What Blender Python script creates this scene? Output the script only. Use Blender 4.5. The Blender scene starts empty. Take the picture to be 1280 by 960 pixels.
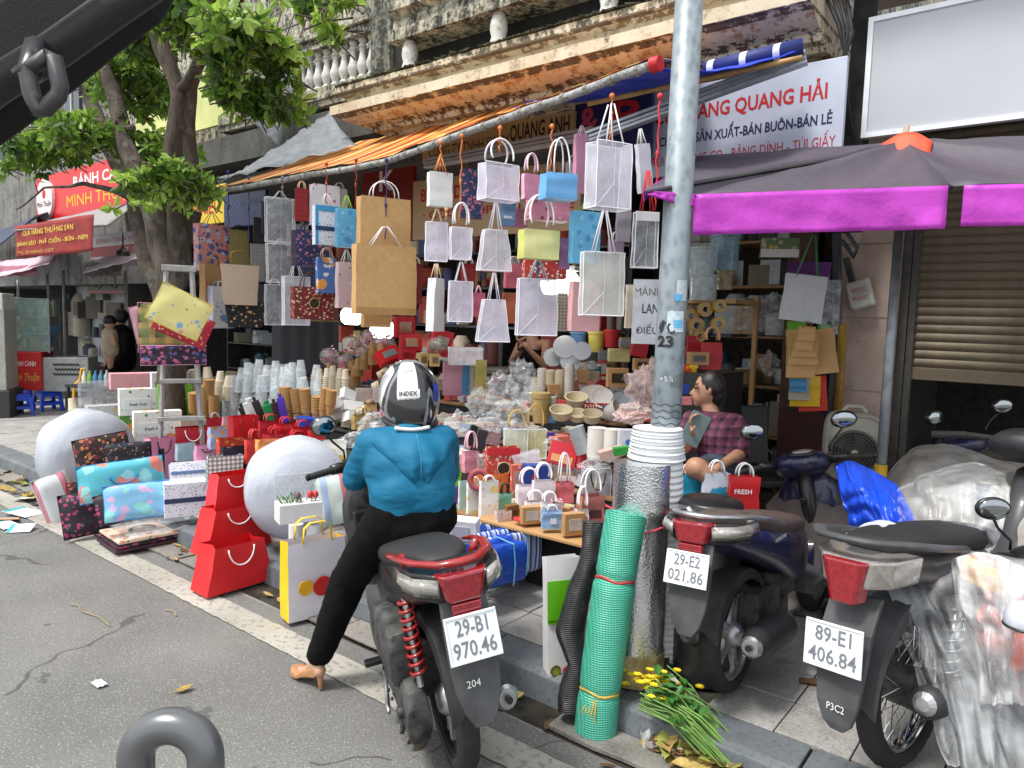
import bpy, math, random
from mathutils import Vector as V, Matrix, noise
PI = math.pi
rnd = random.Random(7)
S = bpy.context.scene
COL = S.collection
# ---------------------------------------------------------------- camera, world, sun, exposure
EYE = V((0, 0, 1.62))
AX = (V((0.78457809, 0.07674476, -0.61526211)), V((0.61940147, -0.05234379, 0.78332748)), V((0.02791113, -0.99567584, -0.0886036)))
FP = 897.9
def to_world(c): return V((AX[0].dot(c), AX[1].dot(c), AX[2].dot(c)))
cam_d = bpy.data.cameras.new('camera'); cam = bpy.data.objects.new('camera', cam_d); COL.objects.link(cam); S.camera = cam
cam_d.sensor_width = 36; cam_d.lens = 36*FP/1280; cam_d.clip_start = .05; cam_d.clip_end = 2000
_r, _u, _b = to_world(V((1, 0, 0))), to_world(V((0, -1, 0))), to_world(V((0, 0, -1)))
cam.matrix_world = Matrix(((_r.x, _u.x, _b.x, EYE.x), (_r.y, _u.y, _b.y, EYE.y), (_r.z, _u.z, _b.z, EYE.z), (0, 0, 0, 1)))
w = bpy.data.worlds.new('World'); S.world = w; w.use_nodes = True
nt = w.node_tree; nt.nodes.clear()
sky = nt.nodes.new('ShaderNodeTexSky'); sky.sky_type = 'NISHITA'; sky.sun_disc = False
SUN_EL, SUN_AZ = math.radians(62), math.radians(200)
sky.sun_elevation = SUN_EL; sky.sun_rotation = SUN_AZ; sky.air_density = 1; sky.dust_density = 4
mx = nt.nodes.new('ShaderNodeMix'); mx.data_type = 'RGBA'; mx.inputs[0].default_value = .8; mx.inputs[7].default_value = (6.6, 6.8, 7.0, 1)
bg = nt.nodes.new('ShaderNodeBackground'); bg.inputs[1].default_value = .112
wo = nt.nodes.new('ShaderNodeOutputWorld')
nt.links.new(sky.outputs[0], mx.inputs[6]); nt.links.new(mx.outputs[2], bg.inputs[0]); nt.links.new(bg.outputs[0], wo.inputs[0])
sd = bpy.data.lights.new('sun', 'SUN'); sd.energy = 2.0; sd.angle = math.radians(13); sd.color = (1, .97, .92)
sun = bpy.data.objects.new('sun', sd); COL.objects.link(sun)
sdir = V((math.sin(SUN_AZ)*math.cos(SUN_EL), math.cos(SUN_AZ)*math.cos(SUN_EL), math.sin(SUN_EL)))
sun.rotation_euler = sdir.to_track_quat('Z', 'Y').to_euler()
S.view_settings.view_transform = 'Standard'; S.view_settings.look = 'None'; S.view_settings.exposure = 1.0; S.view_settings.gamma = 1
S.render.engine = 'CYCLES'; S.cycles.max_bounces = 8; S.cycles.transparent_max_bounces = 16
# ---------------------------------------------------------------- placing helpers (measured from the camera's own survey)
def ray(u, v): return to_world(V((u-640, v-480, FP)).normalized())
def at(u, v, y=None, z=None, d=None):
 r = ray(u, v)
 if y is not None: t = y/r.y
 elif z is not None: t = (z-EYE.z)/r.z
 else: t = d/r.dot(to_world(V((0, 0, 1))))
 return EYE+r*t
def dep(p): return (V(p)-EYE).dot(to_world(V((0, 0, 1))))
def px(p): return dep(p)/FP
def facing(p): return math.atan2(-p[0], p[1])      # yaw that turns a front (-y) to the viewer's side of the street
# ---------------------------------------------------------------- meshes
class M:
 def __init__(s): s.v = []; s.f = []; s.m = []; s.uv = None; s.X = Matrix()
 def add(s, vs, fs, mi=0):
  o = len(s.v); s.v += [s.X @ V(p) for p in vs]
  for f in fs: s.f.append(tuple(i+o for i in f)); s.m.append(mi)
  return s
 def box(s, c, d, mi=0, rot=None, taper=1):
  x, y, z = d[0]/2, d[1]/2, d[2]/2; k = taper
  vs = [V((-x, -y, -z)), V((x, -y, -z)), V((x, y, -z)), V((-x, y, -z)), V((-x*k, -y*k, z)), V((x*k, -y*k, z)), V((x*k, y*k, z)), V((-x*k, y*k, z))]
  if rot is not None: vs = [rot @ p for p in vs]
  return s.add([p+V(c) for p in vs], [(0, 3, 2, 1), (4, 5, 6, 7), (0, 1, 5, 4), (1, 2, 6, 5), (2, 3, 7, 6), (3, 0, 4, 7)], mi)
 def loft(s, rings, mi=0, caps=True, wrap=True):
  n = len(rings[0]); vs = [p for r in rings for p in r]; fs = []
  for i in range(len(rings)-1):
   for j in range(n if wrap else n-1):
    k = (j+1) % n; fs.append((i*n+j, i*n+k, (i+1)*n+k, (i+1)*n+j))
  if caps: fs += [tuple(range(n))[::-1], tuple(range((len(rings)-1)*n, len(rings)*n))]
  return s.add(vs, fs, mi)
 def tube(s, pts, r, n=8, mi=0, caps=True, closed=False, flat=1):
  pts = [V(p) for p in pts]; R = r if isinstance(r, (list, tuple)) else [r]*len(pts); rings = []; up = None
  for i, p in enumerate(pts):
   if closed: t = pts[(i+1) % len(pts)]-pts[i-1]
   else: t = pts[min(i+1, len(pts)-1)]-pts[max(i-1, 0)]
   t.normalize()
   if up is None: up = V((0, 0, 1)) if abs(t.z) < .9 else V((1, 0, 0))
   a = t.cross(up)
   if a.length < 1e-4: a = t.orthogonal()
   a.normalize(); b = a.cross(t); up = b
   rings.append([p+(a*math.cos(2*PI*j/n)+b*(math.sin(2*PI*j/n)*flat))*R[i] for j in range(n)])
  if closed: rings.append(rings[0]); return s.loft(rings, mi, False)
  return s.loft(rings, mi, caps)
 def lathe(s, prof, n=20, mi=0, mat=None, caps=True):
  rings = [[V((r*math.cos(2*PI*j/n), r*math.sin(2*PI*j/n), z)) for j in range(n)] for r, z in prof]
  if mat is not None: rings = [[mat @ p for p in r] for r in rings]
  return s.loft(rings, mi, caps)
 def ell(s, c, r, n=16, m=10, mi=0, rot=None):
  rings = []
  for i in range(m+1):
   a = PI*i/m; q = max(math.sin(a), .02)
   ring = [V((r[0]*q*math.cos(2*PI*j/n), r[1]*q*math.sin(2*PI*j/n), -r[2]*math.cos(a))) for j in range(n)]
   if rot is not None: ring = [rot @ p for p in ring]
   rings.append([p+V(c) for p in ring])
  return s.loft(rings, mi)
 def grid(s, nu, nv, fn, mi=0):
  vs = [V(fn(i/nu, j/nv)) for j in range(nv+1) for i in range(nu+1)]
  return s.add(vs, [(j*(nu+1)+i, j*(nu+1)+i+1, (j+1)*(nu+1)+i+1, (j+1)*(nu+1)+i) for j in range(nv) for i in range(nu)], mi)
 def poly(s, pts, axis_vec, mi=0):
  n = len(pts); a = [V(p) for p in pts]; b = [p+V(axis_vec) for p in a]
  return s.add(a+b, [tuple(range(n))[::-1], tuple(range(n, 2*n))]+[(i, (i+1) % n, n+(i+1) % n, n+i) for i in range(n)], mi)
def rz(a): return Matrix.Rotation(a, 4, 'Z')
def rx(a): return Matrix.Rotation(a, 4, 'X')
def ry(a): return Matrix.Rotation(a, 4, 'Y')
def tr(p): return Matrix.Translation(V(p))
def sup(x, zc, hw, hh, n=16, e=2.6, yc=0):            # superellipse ring across a body running along x
 out = []
 for j in range(n):
  a = 2*PI*j/n; c, q = math.cos(a), math.sin(a)
  out.append(V((x, yc+hw*math.copysign(abs(c)**(2/e), c), zc+hh*math.copysign(abs(q)**(2/e), q))))
 return out
def props(o, label=None, cat=None, group=None, kind=None, category=None):
 cat = cat or category
 if label: o['label'] = label
 if cat: o['category'] = cat
 if group: o['group'] = group
 if kind: o['kind'] = kind
 return o
def obj(name, m, mats, parent=None, smooth=None, bev=0, solid=0, sub=0, loc=None, rot=None, **k):
 me = m if isinstance(m, bpy.types.Mesh) else bpy.data.meshes.new(name)
 if me is not m:
  me.from_pydata([tuple(p) for p in m.v], [], m.f)
  mats = mats if isinstance(mats, (list, tuple)) else [mats]
  for q in mats: me.materials.append(q)
  if len(mats) > 1: me.polygons.foreach_set('material_index', m.m)
  me.update()
  if smooth:
   me.polygons.foreach_set('use_smooth', [True]*len(me.polygons))
   if smooth < 180: me.set_sharp_from_angle(angle=math.radians(smooth))
 o = bpy.data.objects.new(name, me); COL.objects.link(o)
 if parent: o.parent = parent
 if loc is not None: o.location = loc
 if rot is not None: o.rotation_euler = rot
 if solid: q = o.modifiers.new('s', 'SOLIDIFY'); q.thickness = solid; q.offset = 0
 if bev: q = o.modifiers.new('b', 'BEVEL'); q.width = bev; q.segments = 2; q.limit_method = 'ANGLE'
 if sub: q = o.modifiers.new('u', 'SUBSURF'); q.levels = sub; q.render_levels = sub
 return props(o, **k)
def thing(name, label, cat, loc=(0, 0, 0), yaw=0, group=None, mat=None):
 o = bpy.data.objects.new(name, None); COL.objects.link(o); o.empty_display_size = .1
 if mat is not None: o.matrix_world = mat
 else: o.location = loc; o.rotation_euler = (0, 0, yaw)
 return props(o, label, cat, group)
def copy_tree(o, parent=None):
 c = o.copy(); COL.objects.link(c); c.parent = parent; c.matrix_parent_inverse = o.matrix_parent_inverse.copy()
 for ch in list(o.children): copy_tree(ch, c)
 return c
def text(s, w, h, mtx, mat, parent, bold=.0, depth=.0015, name='lettering', shear=0):
 cu = bpy.data.curves.new('t', 'FONT'); cu.body = s; cu.offset = bold; cu.extrude = 0; cu.resolution_u = 2; cu.shear = shear
 cu.align_x = 'CENTER'; cu.align_y = 'CENTER'
 t = bpy.data.objects.new('t', cu); COL.objects.link(t)
 dg = bpy.context.evaluated_depsgraph_get(); me = bpy.data.meshes.new_from_object(t.evaluated_get(dg))
 bpy.data.objects.remove(t); bpy.data.curves.remove(cu)
 xs = [p.co.x for p in me.vertices]; ys = [p.co.y for p in me.vertices]
 sx = w/(max(xs)-min(xs)); sy = (h/(max(ys)-min(ys))) if h else sx
 cx, cy = (max(xs)+min(xs))/2, (max(ys)+min(ys))/2
 for p in me.vertices: p.co = ((p.co.x-cx)*sx, (p.co.y-cy)*sy, 0)
 me.materials.clear(); me.materials.append(mat)
 o = bpy.data.objects.new(name, me); COL.objects.link(o); o.parent = parent; o.matrix_local = mtx @ rx(PI/2)
 return o
# ---------------------------------------------------------------- materials
def rgb(h):
 if not isinstance(h, str): return tuple(h)+(1,) if len(h) == 3 else tuple(h)
 c = [int(h[i:i+2], 16)/255 for i in (0, 2, 4)]
 return tuple(x/12.92 if x <= .04045 else ((x+.055)/1.055)**2.4 for x in c)+(1,)
_mc = {}
class N:
 def __init__(s, name):
  s.mat = bpy.data.materials.new(name); s.mat.use_nodes = True; s.t = s.mat.node_tree
  s.p = s.t.nodes['Principled BSDF']; s.out = s.t.nodes['Material Output']; s.co = None
 def coord(s, sc=(1, 1, 1), rot=(0, 0, 0), kind='Object'):
  a = s.n('TexCoord'); b = s.n('Mapping'); b.inputs['Scale'].default_value = sc; b.inputs['Rotation'].default_value = rot
  s.t.links.new(a.outputs[kind], b.inputs[0]); return b.outputs[0]
 def n(s, k): return s.t.nodes.new('ShaderNode'+k)
 def l(s, a, b): s.t.links.new(a, b)
 def noise(s, scale, co=None, det=4, rough=.55):
  a = s.n('TexNoise'); a.inputs['Scale'].default_value = scale; a.inputs['Detail'].default_value = det; a.inputs['Roughness'].default_value = rough
  s.l(co or s.coord(), a.inputs['Vector']); return a.outputs[0]
 def ramp(s, src, stops):
  a = s.n('ValToRGB'); e = a.color_ramp.elements
  e[0].position, e[0].color = stops[0][0], rgb(stops[0][1]); e[1].position, e[1].color = stops[1][0], rgb(stops[1][1])
  for p, c in stops[2:]: q = e.new(p); q.color = rgb(c)
  s.l(src, a.inputs[0]); return a.outputs[0]
 def mix(s, f, a, b, mode='MIX'):
  m = s.n('Mix'); m.data_type = 'RGBA'; m.blend_type = mode
  for val, i in ((f, 0), (a, 6), (b, 7)):
   if isinstance(val, (int, float)): m.inputs[i].default_value = val
   elif isinstance(val, (tuple, str)): m.inputs[i].default_value = rgb(val)
   else: s.l(val, m.inputs[i])
  return m.outputs[2]
 def math(s, op, a, b=0.0):
  m = s.n('Math'); m.operation = op
  for val, i in ((a, 0), (b, 1)):
   if isinstance(val, (int, float)): m.inputs[i].default_value = val
   else: s.l(val, m.inputs[i])
  return m.outputs[0]
 def sep(s, co): a = s.n('SeparateXYZ'); s.l(co, a.inputs[0]); return a.outputs
 def vor(s, scale, co=None, feature='F1', rnd_=1):
  a = s.n('TexVoronoi'); a.inputs['Scale'].default_value = scale; a.feature = feature; a.inputs['Randomness'].default_value = rnd_
  s.l(co or s.coord(), a.inputs['Vector']); return a.outputs
 def bump(s, h, st=.3, dist=.01):
  b = s.n('Bump'); b.inputs['Strength'].default_value = st; b.inputs['Distance'].default_value = dist; s.l(h, b.inputs['Height']); s.l(b.outputs[0], s.p.inputs['Normal'])
 def set(s, col=None, rough=None, metal=None, coat=None, trans=None, alpha=None, emit=None):
  if col is not None:
   if isinstance(col, (tuple, str)): s.p.inputs['Base Color'].default_value = rgb(col)
   else: s.l(col, s.p.inputs['Base Color'])
  for k, val in (('Roughness', rough), ('Metallic', metal), ('Coat Weight', coat), ('Transmission Weight', trans), ('Alpha', alpha)):
   if val is None: continue
   if isinstance(val, (int, float)): s.p.inputs[k].default_value = val
   else: s.l(val, s.p.inputs[k])
  if emit: s.p.inputs['Emission Color'].default_value = rgb(emit[0]); s.p.inputs['Emission Strength'].default_value = emit[1]
  return s.mat
def mat(col, rough=.6, metal=0, var=.12, vs=14, bump=0, bs=60, coat=0, name=None):
 key = (col, rough, metal, var, vs, bump, bs, coat)
 if key in _mc: return _mc[key]
 a = N(name or 'surface_'+(col if isinstance(col, str) else 'tone'))
 c = rgb(col)
 if var:
  nz = a.noise(vs); dk = tuple(x*(1-var*1.6) for x in c[:3]); lt = tuple(min(1, x*(1+var)) for x in c[:3])
  a.set(a.ramp(nz, [(.3, dk), (.7, lt)]))
 else: a.set(tuple(c[:3]))
 a.set(rough=rough, metal=metal, coat=coat)
 if bump: a.bump(a.noise(bs, det=5), bump, .004)
 _mc[key] = a.mat; return a.mat
def spots(bg, layers, rough=.55, bump=0):
 """printed pattern: base colour and layers of (scale, size, colour, offset)"""
 key = ('sp', bg, tuple(layers))
 if key in _mc: return _mc[key]
 a = N('print'); base = bg
 for i, (sc, th, col, off) in enumerate(layers):
  co = a.coord(); ad = a.n('VectorMath'); ad.operation = 'ADD'; ad.inputs[1].default_value = (off, off*1.7, off*.6); a.l(co, ad.inputs[0])
  nz = a.n('TexNoise'); nz.inputs['Scale'].default_value = sc*2.2; a.l(ad.outputs[0], nz.inputs['Vector'])
  m2 = a.n('VectorMath'); m2.operation = 'MULTIPLY_ADD'; m2.inputs[1].default_value = (.5/sc,)*3; a.l(nz.outputs[1], m2.inputs[0]); a.l(ad.outputs[0], m2.inputs[2])
  d = a.vor(sc, m2.outputs[0])[0]
  base = a.mix(a.math('LESS_THAN', d, th), base, col)
 if isinstance(base, str): base = rgb(base)
 a.set(base, rough=rough); _mc[key] = a.mat; return a.mat
def plaid(bg, cols, scale=20, thin=False, ax=(0, 2), rough=.6):
 key = ('pl', bg, tuple(cols), scale, thin, ax)
 if key in _mc: return _mc[key]
 a = N('woven_check'); x = a.sep(a.coord()); base = bg
 for i, c in enumerate(cols):
  for k in ax:
   q = a.math('FRACT', a.math('ADD', a.math('MULTIPLY', x[k], scale), .37*i+.1))
   base = a.mix(a.math('MULTIPLY', a.math('LESS_THAN', q, .12 if thin else .45), .55 if not thin else .9), base, c)
 a.set(base, rough=rough); _mc[key] = a.mat; return a.mat
def stripes(cols, scale, axis=0, rough=.6, bump=0, rot=(0, 0, 0)):
 key = ('st', tuple(cols), scale, axis, rot)
 if key in _mc: return _mc[key]
 a = N('striped'); x = a.sep(a.coord(rot=rot)); q = a.math('FRACT', a.math('MULTIPLY', x[axis], scale))
 r = a.n('ValToRGB'); r.color_ramp.interpolation = 'CONSTANT'; e = r.color_ramp.elements
 for i, c in enumerate(cols):
  if i < 2: e[i].position = i/len(cols); e[i].color = rgb(c)
  else: z = e.new(i/len(cols)); z.color = rgb(c)
 a.l(q, r.inputs[0]); a.set(r.outputs[0], rough=rough)
 if bump: a.bump(a.noise(25), bump, .01)
 _mc[key] = a.mat; return a.mat
def film(col='e8eef2', op=.35, rough=.2, crease=.5, name='clear_film', cs=18, wh=.25):
 """creased see-through plastic"""
 key = ('film', col, op, rough, crease, cs, wh)
 if key in _mc: return _mc[key]
 a = N(name); nz = a.noise(cs, det=6, rough=.6)
 al = a.n('MapRange'); al.inputs[1].default_value = .35; al.inputs[2].default_value = .7; al.inputs[3].default_value = op*(1-wh); al.inputs[4].default_value = min(1, op*(1+wh)); a.l(nz, al.inputs[0])
 a.set(col, rough=rough, alpha=al.outputs[0]); a.p.inputs['Specular IOR Level'].default_value = .8
 if crease: a.bump(nz, crease, .02)
 _mc[key] = a.mat; return a.mat
# ================================================================ SETTING
def asphalt():
 a = N('asphalt'); co = a.coord()
 g = a.vor(75, co)[0]; n1 = a.noise(1.3, co); n2 = a.noise(95, co, 5, .85)
 base = a.ramp(n1, [(.3, (.13, .128, .12)), (.7, (.205, .202, .19))])
 base = a.mix(a.math('LESS_THAN', g, .24), base, (.3, .3, .29)); base = a.mix(a.math('MULTIPLY', a.math('GREATER_THAN', n2, .54), .62), base, (.08, .078, .07))
 ck = a.vor(.55, None, 'DISTANCE_TO_EDGE')[0]; dx = a.n('VectorMath'); dx.operation = 'MULTIPLY_ADD'; dx.inputs[1].default_value = (.5, .5, 0); nz = a.n('TexNoise'); nz.inputs['Scale'].default_value = 3; a.l(co, nz.inputs[0]); a.l(nz.outputs[1], dx.inputs[0]); a.l(co, dx.inputs[2])
 ck = a.vor(.55, dx.outputs[0], 'DISTANCE_TO_EDGE')[0]; base = a.mix(a.math('MULTIPLY', a.math('MULTIPLY', a.math('LESS_THAN', ck, .005), a.math('GREATER_THAN', a.noise(.9, co), .5)), .7), base, (.05, .048, .045))
 st = a.noise(3.1, co, 5); base = a.mix(a.math('MULTIPLY', a.math('GREATER_THAN', st, .69), .55), base, (.04, .04, .04))
 a.set(base, rough=.85); a.bump(n2, .6, .004); return a.mat
def stone(c1, c2, sc=6, rough=.7, name='stone', dirt=(.05, .045, .035), th=.62):
 a = N(name); co = a.coord(kind='Object'); oi = a.n('ObjectInfo'); ad = a.n('VectorMath'); ad.operation = 'MULTIPLY_ADD'
 a.l(oi.outputs['Random'], ad.inputs[0]); ad.inputs[1].default_value = (37, 19, 5); a.l(co, ad.inputs[2]); c = ad.outputs[0]
 n1 = a.noise(sc, c, 6, .65); n2 = a.noise(sc*12, c, 3); n3 = a.noise(sc*.5, c, 7, .7)
 b = a.ramp(n1, [(.3, c1), (.7, c2)]); b = a.mix(a.math('MULTIPLY', a.math('GREATER_THAN', n2, .58), .35), b, dirt)
 r = a.n('MapRange'); r.inputs[1].default_value = th-.08; r.inputs[2].default_value = th+.1; a.l(n3, r.inputs[0])
 b = a.mix(a.math('MULTIPLY', r.outputs[0], .75), b, dirt)
 a.set(b, rough=rough); a.bump(n2, .35, .003); return a.mat
def aged(c1, c2, mould=(.025, .027, .02), amt=.5, rust=None, name='aged_plaster', sc=2.5, zs=.25, bands=()):
 a = N(name); co = a.coord(kind='Object'); cs = a.coord((1, 1, zs), kind='Object')
 n1 = a.noise(sc, co, 6); n2 = a.noise(sc*2.6, cs, 8, .72); n3 = a.noise(sc*9, co, 5, .7); n4 = a.noise(sc*.8, co, 4)
 b = a.ramp(n1, [(.3, c1), (.7, c2)])
 if rust:
  r = a.n('MapRange'); r.inputs[1].default_value = .56; r.inputs[2].default_value = .78; a.l(n4, r.inputs[0]); b = a.mix(a.math('MULTIPLY', r.outputs[0], .8), b, rust)
 r = a.n('MapRange'); r.inputs[1].default_value = 1.18-amt*1.2; r.inputs[2].default_value = 1.30-amt*1.1; a.l(a.math('ADD', a.math('MULTIPLY', n2, .65), a.math('MULTIPLY', n3, .55)), r.inputs[0])
 b = a.mix(r.outputs[0], b, mould)
 for z0, z1, th, c in bands:
  z = a.sep(co)[2]; n5 = a.noise(11, det=7, rough=.75); k = a.math('MULTIPLY', a.math('MULTIPLY', a.math('GREATER_THAN', z, z0), a.math('LESS_THAN', z, z1)), a.math('GREATER_THAN', n5, th)); b = a.mix(a.math('MULTIPLY', k, .85), b, c)
 a.set(b, rough=.85); a.bump(n3, .5, .01); return a.mat
M_tile = stone((.27, .26, .245), (.41, .40, .38), 7, name='pavement_stone', th=.64)
M_kerb = stone((.09, .105, .12), (.17, .19, .205), 5, name='kerb_stone')
M_slab = stone((.2, .19, .17), (.31, .29, .26), 8, name='gutter_concrete', th=.56)
M_soil = mat((.035, .03, .022), 1, var=.5, bump=1, bs=40)
g = M(); g.add([(-90, -40, 0), (40, -40, 0), (40, 40, 0), (-90, 40, 0)], [(0, 1, 2, 3)]); obj('road', g, asphalt(), kind='structure', loc=(0, 0, -.002))
# painted edge line, ragged along its borders
a = N('worn_line_paint'); n1 = a.noise(30, det=6, rough=.7); n2 = a.noise(2.2); b = a.ramp(n2, [(.3, (.30, .285, .24)), (.7, (.43, .41, .36))])
b = a.mix(a.math('MULTIPLY', a.math('GREATER_THAN', n1, .56), .7), b, (.17, .165, .155)); a.set(b, rough=.75); a.bump(n1, .3, .003)
g = M(); nseg = 900; X0, X1 = -16, 3
vs = []
for i in range(nseg+1):
 x = X0+(X1-X0)*i/nseg
 vs += [(x, 1.955+noise.noise((x*16, 0, 0))*.007, .004), (x, 2.115+noise.noise((x*16, 5, 0))*.007, .004)]
g.add(vs, [(2*i, 2*i+2, 2*i+3, 2*i+1) for i in range(nseg)]); obj('road_line', g, a.mat, kind='structure')
# gutter strip of broken concrete slabs
g = M(); g.box((-22, 2.325, -.05), (52, .17, .104)); gut = obj('gutter', g, M_soil, kind='structure')
x = -9.5
while x < 1.5:
 L = rnd.uniform(.35, .75); m = M(); y0 = 2.245+rnd.uniform(-.02, .015)
 k = 6; top = [(i*(L-.012)/k, y0+rnd.uniform(-.008, .008)) for i in range(k+1)]; poly = [(p[0], p[1], 0) for p in top]+[(L-.012, 2.395, 0), (0, 2.395, 0)]
 m.poly(poly, (0, 0, .014+rnd.uniform(0, .006))); obj('slab', m, M_slab, gut, loc=(x, 0, 0), bev=.003, rot=(rnd.uniform(-.01, .01), 0, 0)); x += L
# kerb
g = M(); g.box((-20, 2.52, .03), (50, .2, .06)); kb = obj('kerb', g, M_soil, kind='structure')
km = M(); km.poly([(0, 2.4, 0), (0, 2.415, .115), (0, 2.45, .128), (0, 2.612, .131), (0, 2.612, 0)], (.692, 0, 0)); k0 = None
for i in range(-21, 4):
 if k0 is None: k0 = obj('kerb_stone', km, M_kerb, kb, bev=.006); o = k0
 else: o = k0.copy(); COL.objects.link(o)
 o.location = (-.632+.7*i, 0, rnd.uniform(-.004, .004)); o.rotation_euler.z = rnd.uniform(-.004, .004)
# pavement: bed, single stones in view, the far ones joined
g = M(); g.box((-20, 4.1, .05), (50, 2.97, .13)); pv = obj('pavement', g, M_soil, kind='structure')
T = .265; tm = []
for k in range(6):
 m = M(); m.box((T/2, T/2, 0), (T-.006, T-.006, .03)); tm.append(m)
t0 = obj('stone_tile', tm[0], M_tile, pv, bev=.0025, loc=(0, 0, -5)); first = True
far = M()
for i in range(-46, 8):
 for j in range(0, 11):
  x, y = -.78+T*i, 2.618+T*j
  if -1.72 < x+T/2 < -1.1 and 2.72 < y+T/2 < 3.25: continue
  if x > -3.6 and j < 9:
   if first: o = t0; first = False
   else: o = t0.copy(); COL.objects.link(o)
   o.location = (x, y, .117+rnd.uniform(-.003, .003)); o.rotation_euler = (rnd.uniform(-.006, .006), rnd.uniform(-.006, .006), 0)
  else:
   z = .132+rnd.uniform(-.004, .003); s_ = T-.005
   far.box((x+T/2, y+T/2, z-.02), (s_, s_, .04))
obj('stone_tiles', far, M_tile, pv, kind='stuff')
# ---------------------------------------------------------------- the old building with balconies over the stall
M_cor = aged((.55, .46, .31), (.70, .62, .47), amt=.46, rust=(.40, .22, .10), name='stained_cornice_plaster', bands=((3.785, 3.85, .53, (.05, .055, .035)), (3.768, 3.788, .42, (.06, .035, .02)), (3.745, 3.77, .5, (.2, .12, .06)), (3.40, 3.56, .54, (.40, .20, .08)), (3.55, 3.578, .45, (.045, .03, .02)), (3.47, 3.50, .5, (.05, .035, .03)), (3.40, 3.47, .54, (.09, .04, .03))))
M_led = aged((.50, .46, .34), (.64, .60, .48), amt=.57, name='mouldy_ledge')
M_wh = aged((.55, .54, .49), (.70, .69, .65), amt=.45, name='weathered_white_plaster')
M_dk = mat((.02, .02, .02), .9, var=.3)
M_pink = aged((.62, .46, .43), (.72, .58, .55), amt=.38, name='pink_plaster')
M_beige = aged((.40, .30, .25), (.52, .42, .36), mould=(.1, .08, .07), amt=.42, name='marble_column_plaster', sc=4, zs=1)
OB = thing('old_building', 'weathered cream colonial building with balconies above the bag stall', 'building', (-4, 5.8, 0))
def part(name, m, mt, par, **k):
 o = obj(name, m, mt, par, **k); o.matrix_parent_inverse = par.matrix_basis.inverted() if False else Matrix.Translation(-V(par.location)); return o
m = M(); m.box((-7.9, 8, 3.9), (12.6, 4.4, .9)); part('wall', m, M_led, OB)
m = M(); m.box((-7.9, 8.6, 6), (12.6, 5, 3.4)); part('wall', m, M_led, OB)
# lower cornice: profile along x with a return on the left
prof = [(5.8, 3.45), (5.05, 3.40), (4.98, 3.40), (4.95, 3.43), (4.88, 3.44), (4.86, 3.48), (4.78, 3.50), (4.70, 3.53), (4.64, 3.56), (4.63, 3.575), (4.58, 3.575), (4.58, 3.665), (4.66, 3.67), (4.70, 3.70), (4.70, 3.74), (4.64, 3.77), (4.60, 3.775), (4.60, 3.835), (4.62, 3.845), (5.8, 3.86)]
m = M(); rings = []
XL, XR = -5.98, -1.42
ns = 40
rings.append([V((XL+(y-4.58), y, z)) for y, z in prof])
for i in range(ns+1):
 x = XL+(XR-XL)*i/ns
 rings.append([V((max(x, XL+(y-4.58)), y+noise.noise((x*3, z*9, 1))*.006, z+noise.noise((x*2, y*9, 4))*.006)) for y, z in prof])
m.loft(rings, 0); part('cornice', m, M_cor, OB, smooth=25)
m = M()
for i in range(150):
 x = rnd.uniform(-5.9, -1.5); m.box((x, 4.61, 3.85), (rnd.uniform(.02, .12), rnd.uniform(.02, .06), rnd.uniform(.004, .02)), rot=rz(rnd.uniform(-1, 1)))
part('moss', m, mat((.05, .055, .03), 1, var=.5), OB, kind='stuff')
# upper slab and parapet with short stubs between
m = M(); prof2 = [(4.62, 4.12), (4.62, 4.22), (4.67, 4.25), (4.69, 4.34), (4.60, 4.38), (4.60, 4.50), (5.8, 4.5), (5.8, 4.12)]
m.loft([[V((x, y, z)) for y, z in prof2] for x in (-5.18, -1.42)]); part('upper_slab', m, M_led, OB)
for x in (-5.0, -3.95, -2.9, -1.9):
 m = M(); m.lathe([(.05, 0), (.075, .03), (.06, .08), (.075, .14), (.07, .2), (.05, .27)], 14, mat=tr((x, 4.72, 3.855))); part('baluster', m, M_wh, OB, smooth=40)
m = M(); m.box((-3.3, 4.95, 4.0), (3.8, .05, .27)); part('opening_shade', m, M_dk, OB)  # near-black panel painted as the shade inside the parapet opening
m = M(); m.box((-3.45, 4.64, 4.33), (.62, .05, .36)); m.box((-3.45, 4.615, 4.42), (.5, .03, .3), 1); part('air_vent_frame', m, [M_wh, M_dk], OB)
# left balcony with turned balusters
BY = 5.3
m = M(); m.box((-7.6, BY+.05, 4.12), (3.1, .3, .14)); m.box((-7.6, BY+.18, 4.02), (3.1, .5, .08)); part('balcony_slab', m, M_led, OB, bev=.01)
m = M(); m.box((-7.65, BY, 4.66), (3.1, .22, .1)); m.box((-7.65, BY, 4.745), (3.1, .3, .06)); part('balcony_rail', m, M_led, OB, bev=.01)
bp = [(.055, 0), (.055, .03), (.035, .05), (.04, .07), (.06, .12), (.062, .16), (.04, .22), (.028, .30), (.026, .33), (.045, .345), (.045, .36), (.028, .375), (.05, .41), (.05, .43)]
b0 = None
for i in range(18):
 x = -6.2-.155*i
 if b0 is None: m = M(); m.lathe(bp, 12); b0 = part('baluster', m, M_wh, OB, smooth=45); o = b0
 else: o = b0.copy(); COL.objects.link(o)
 o.location = (x, BY, 4.185); o.rotation_euler.z = rnd.uniform(0, 3)
m = M(); m.box((-5.95, BY+.05, 4.6), (.3, .32, 1.1)); part('balcony_post', m, aged((.2, .2, .15), (.34, .33, .26), amt=.6, name='mossy_post'), OB, bev=.01)
m = M(); m.box((-5.6, 5.5, 4.2), (.5, .5, 1.6)); m.box((-7.6, 5.9, 4.3), (3.2, .1, 1.0)); part('recess_shade', m, M_dk, OB)  # near-black boxes, shade of the recess put into their colour
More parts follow.
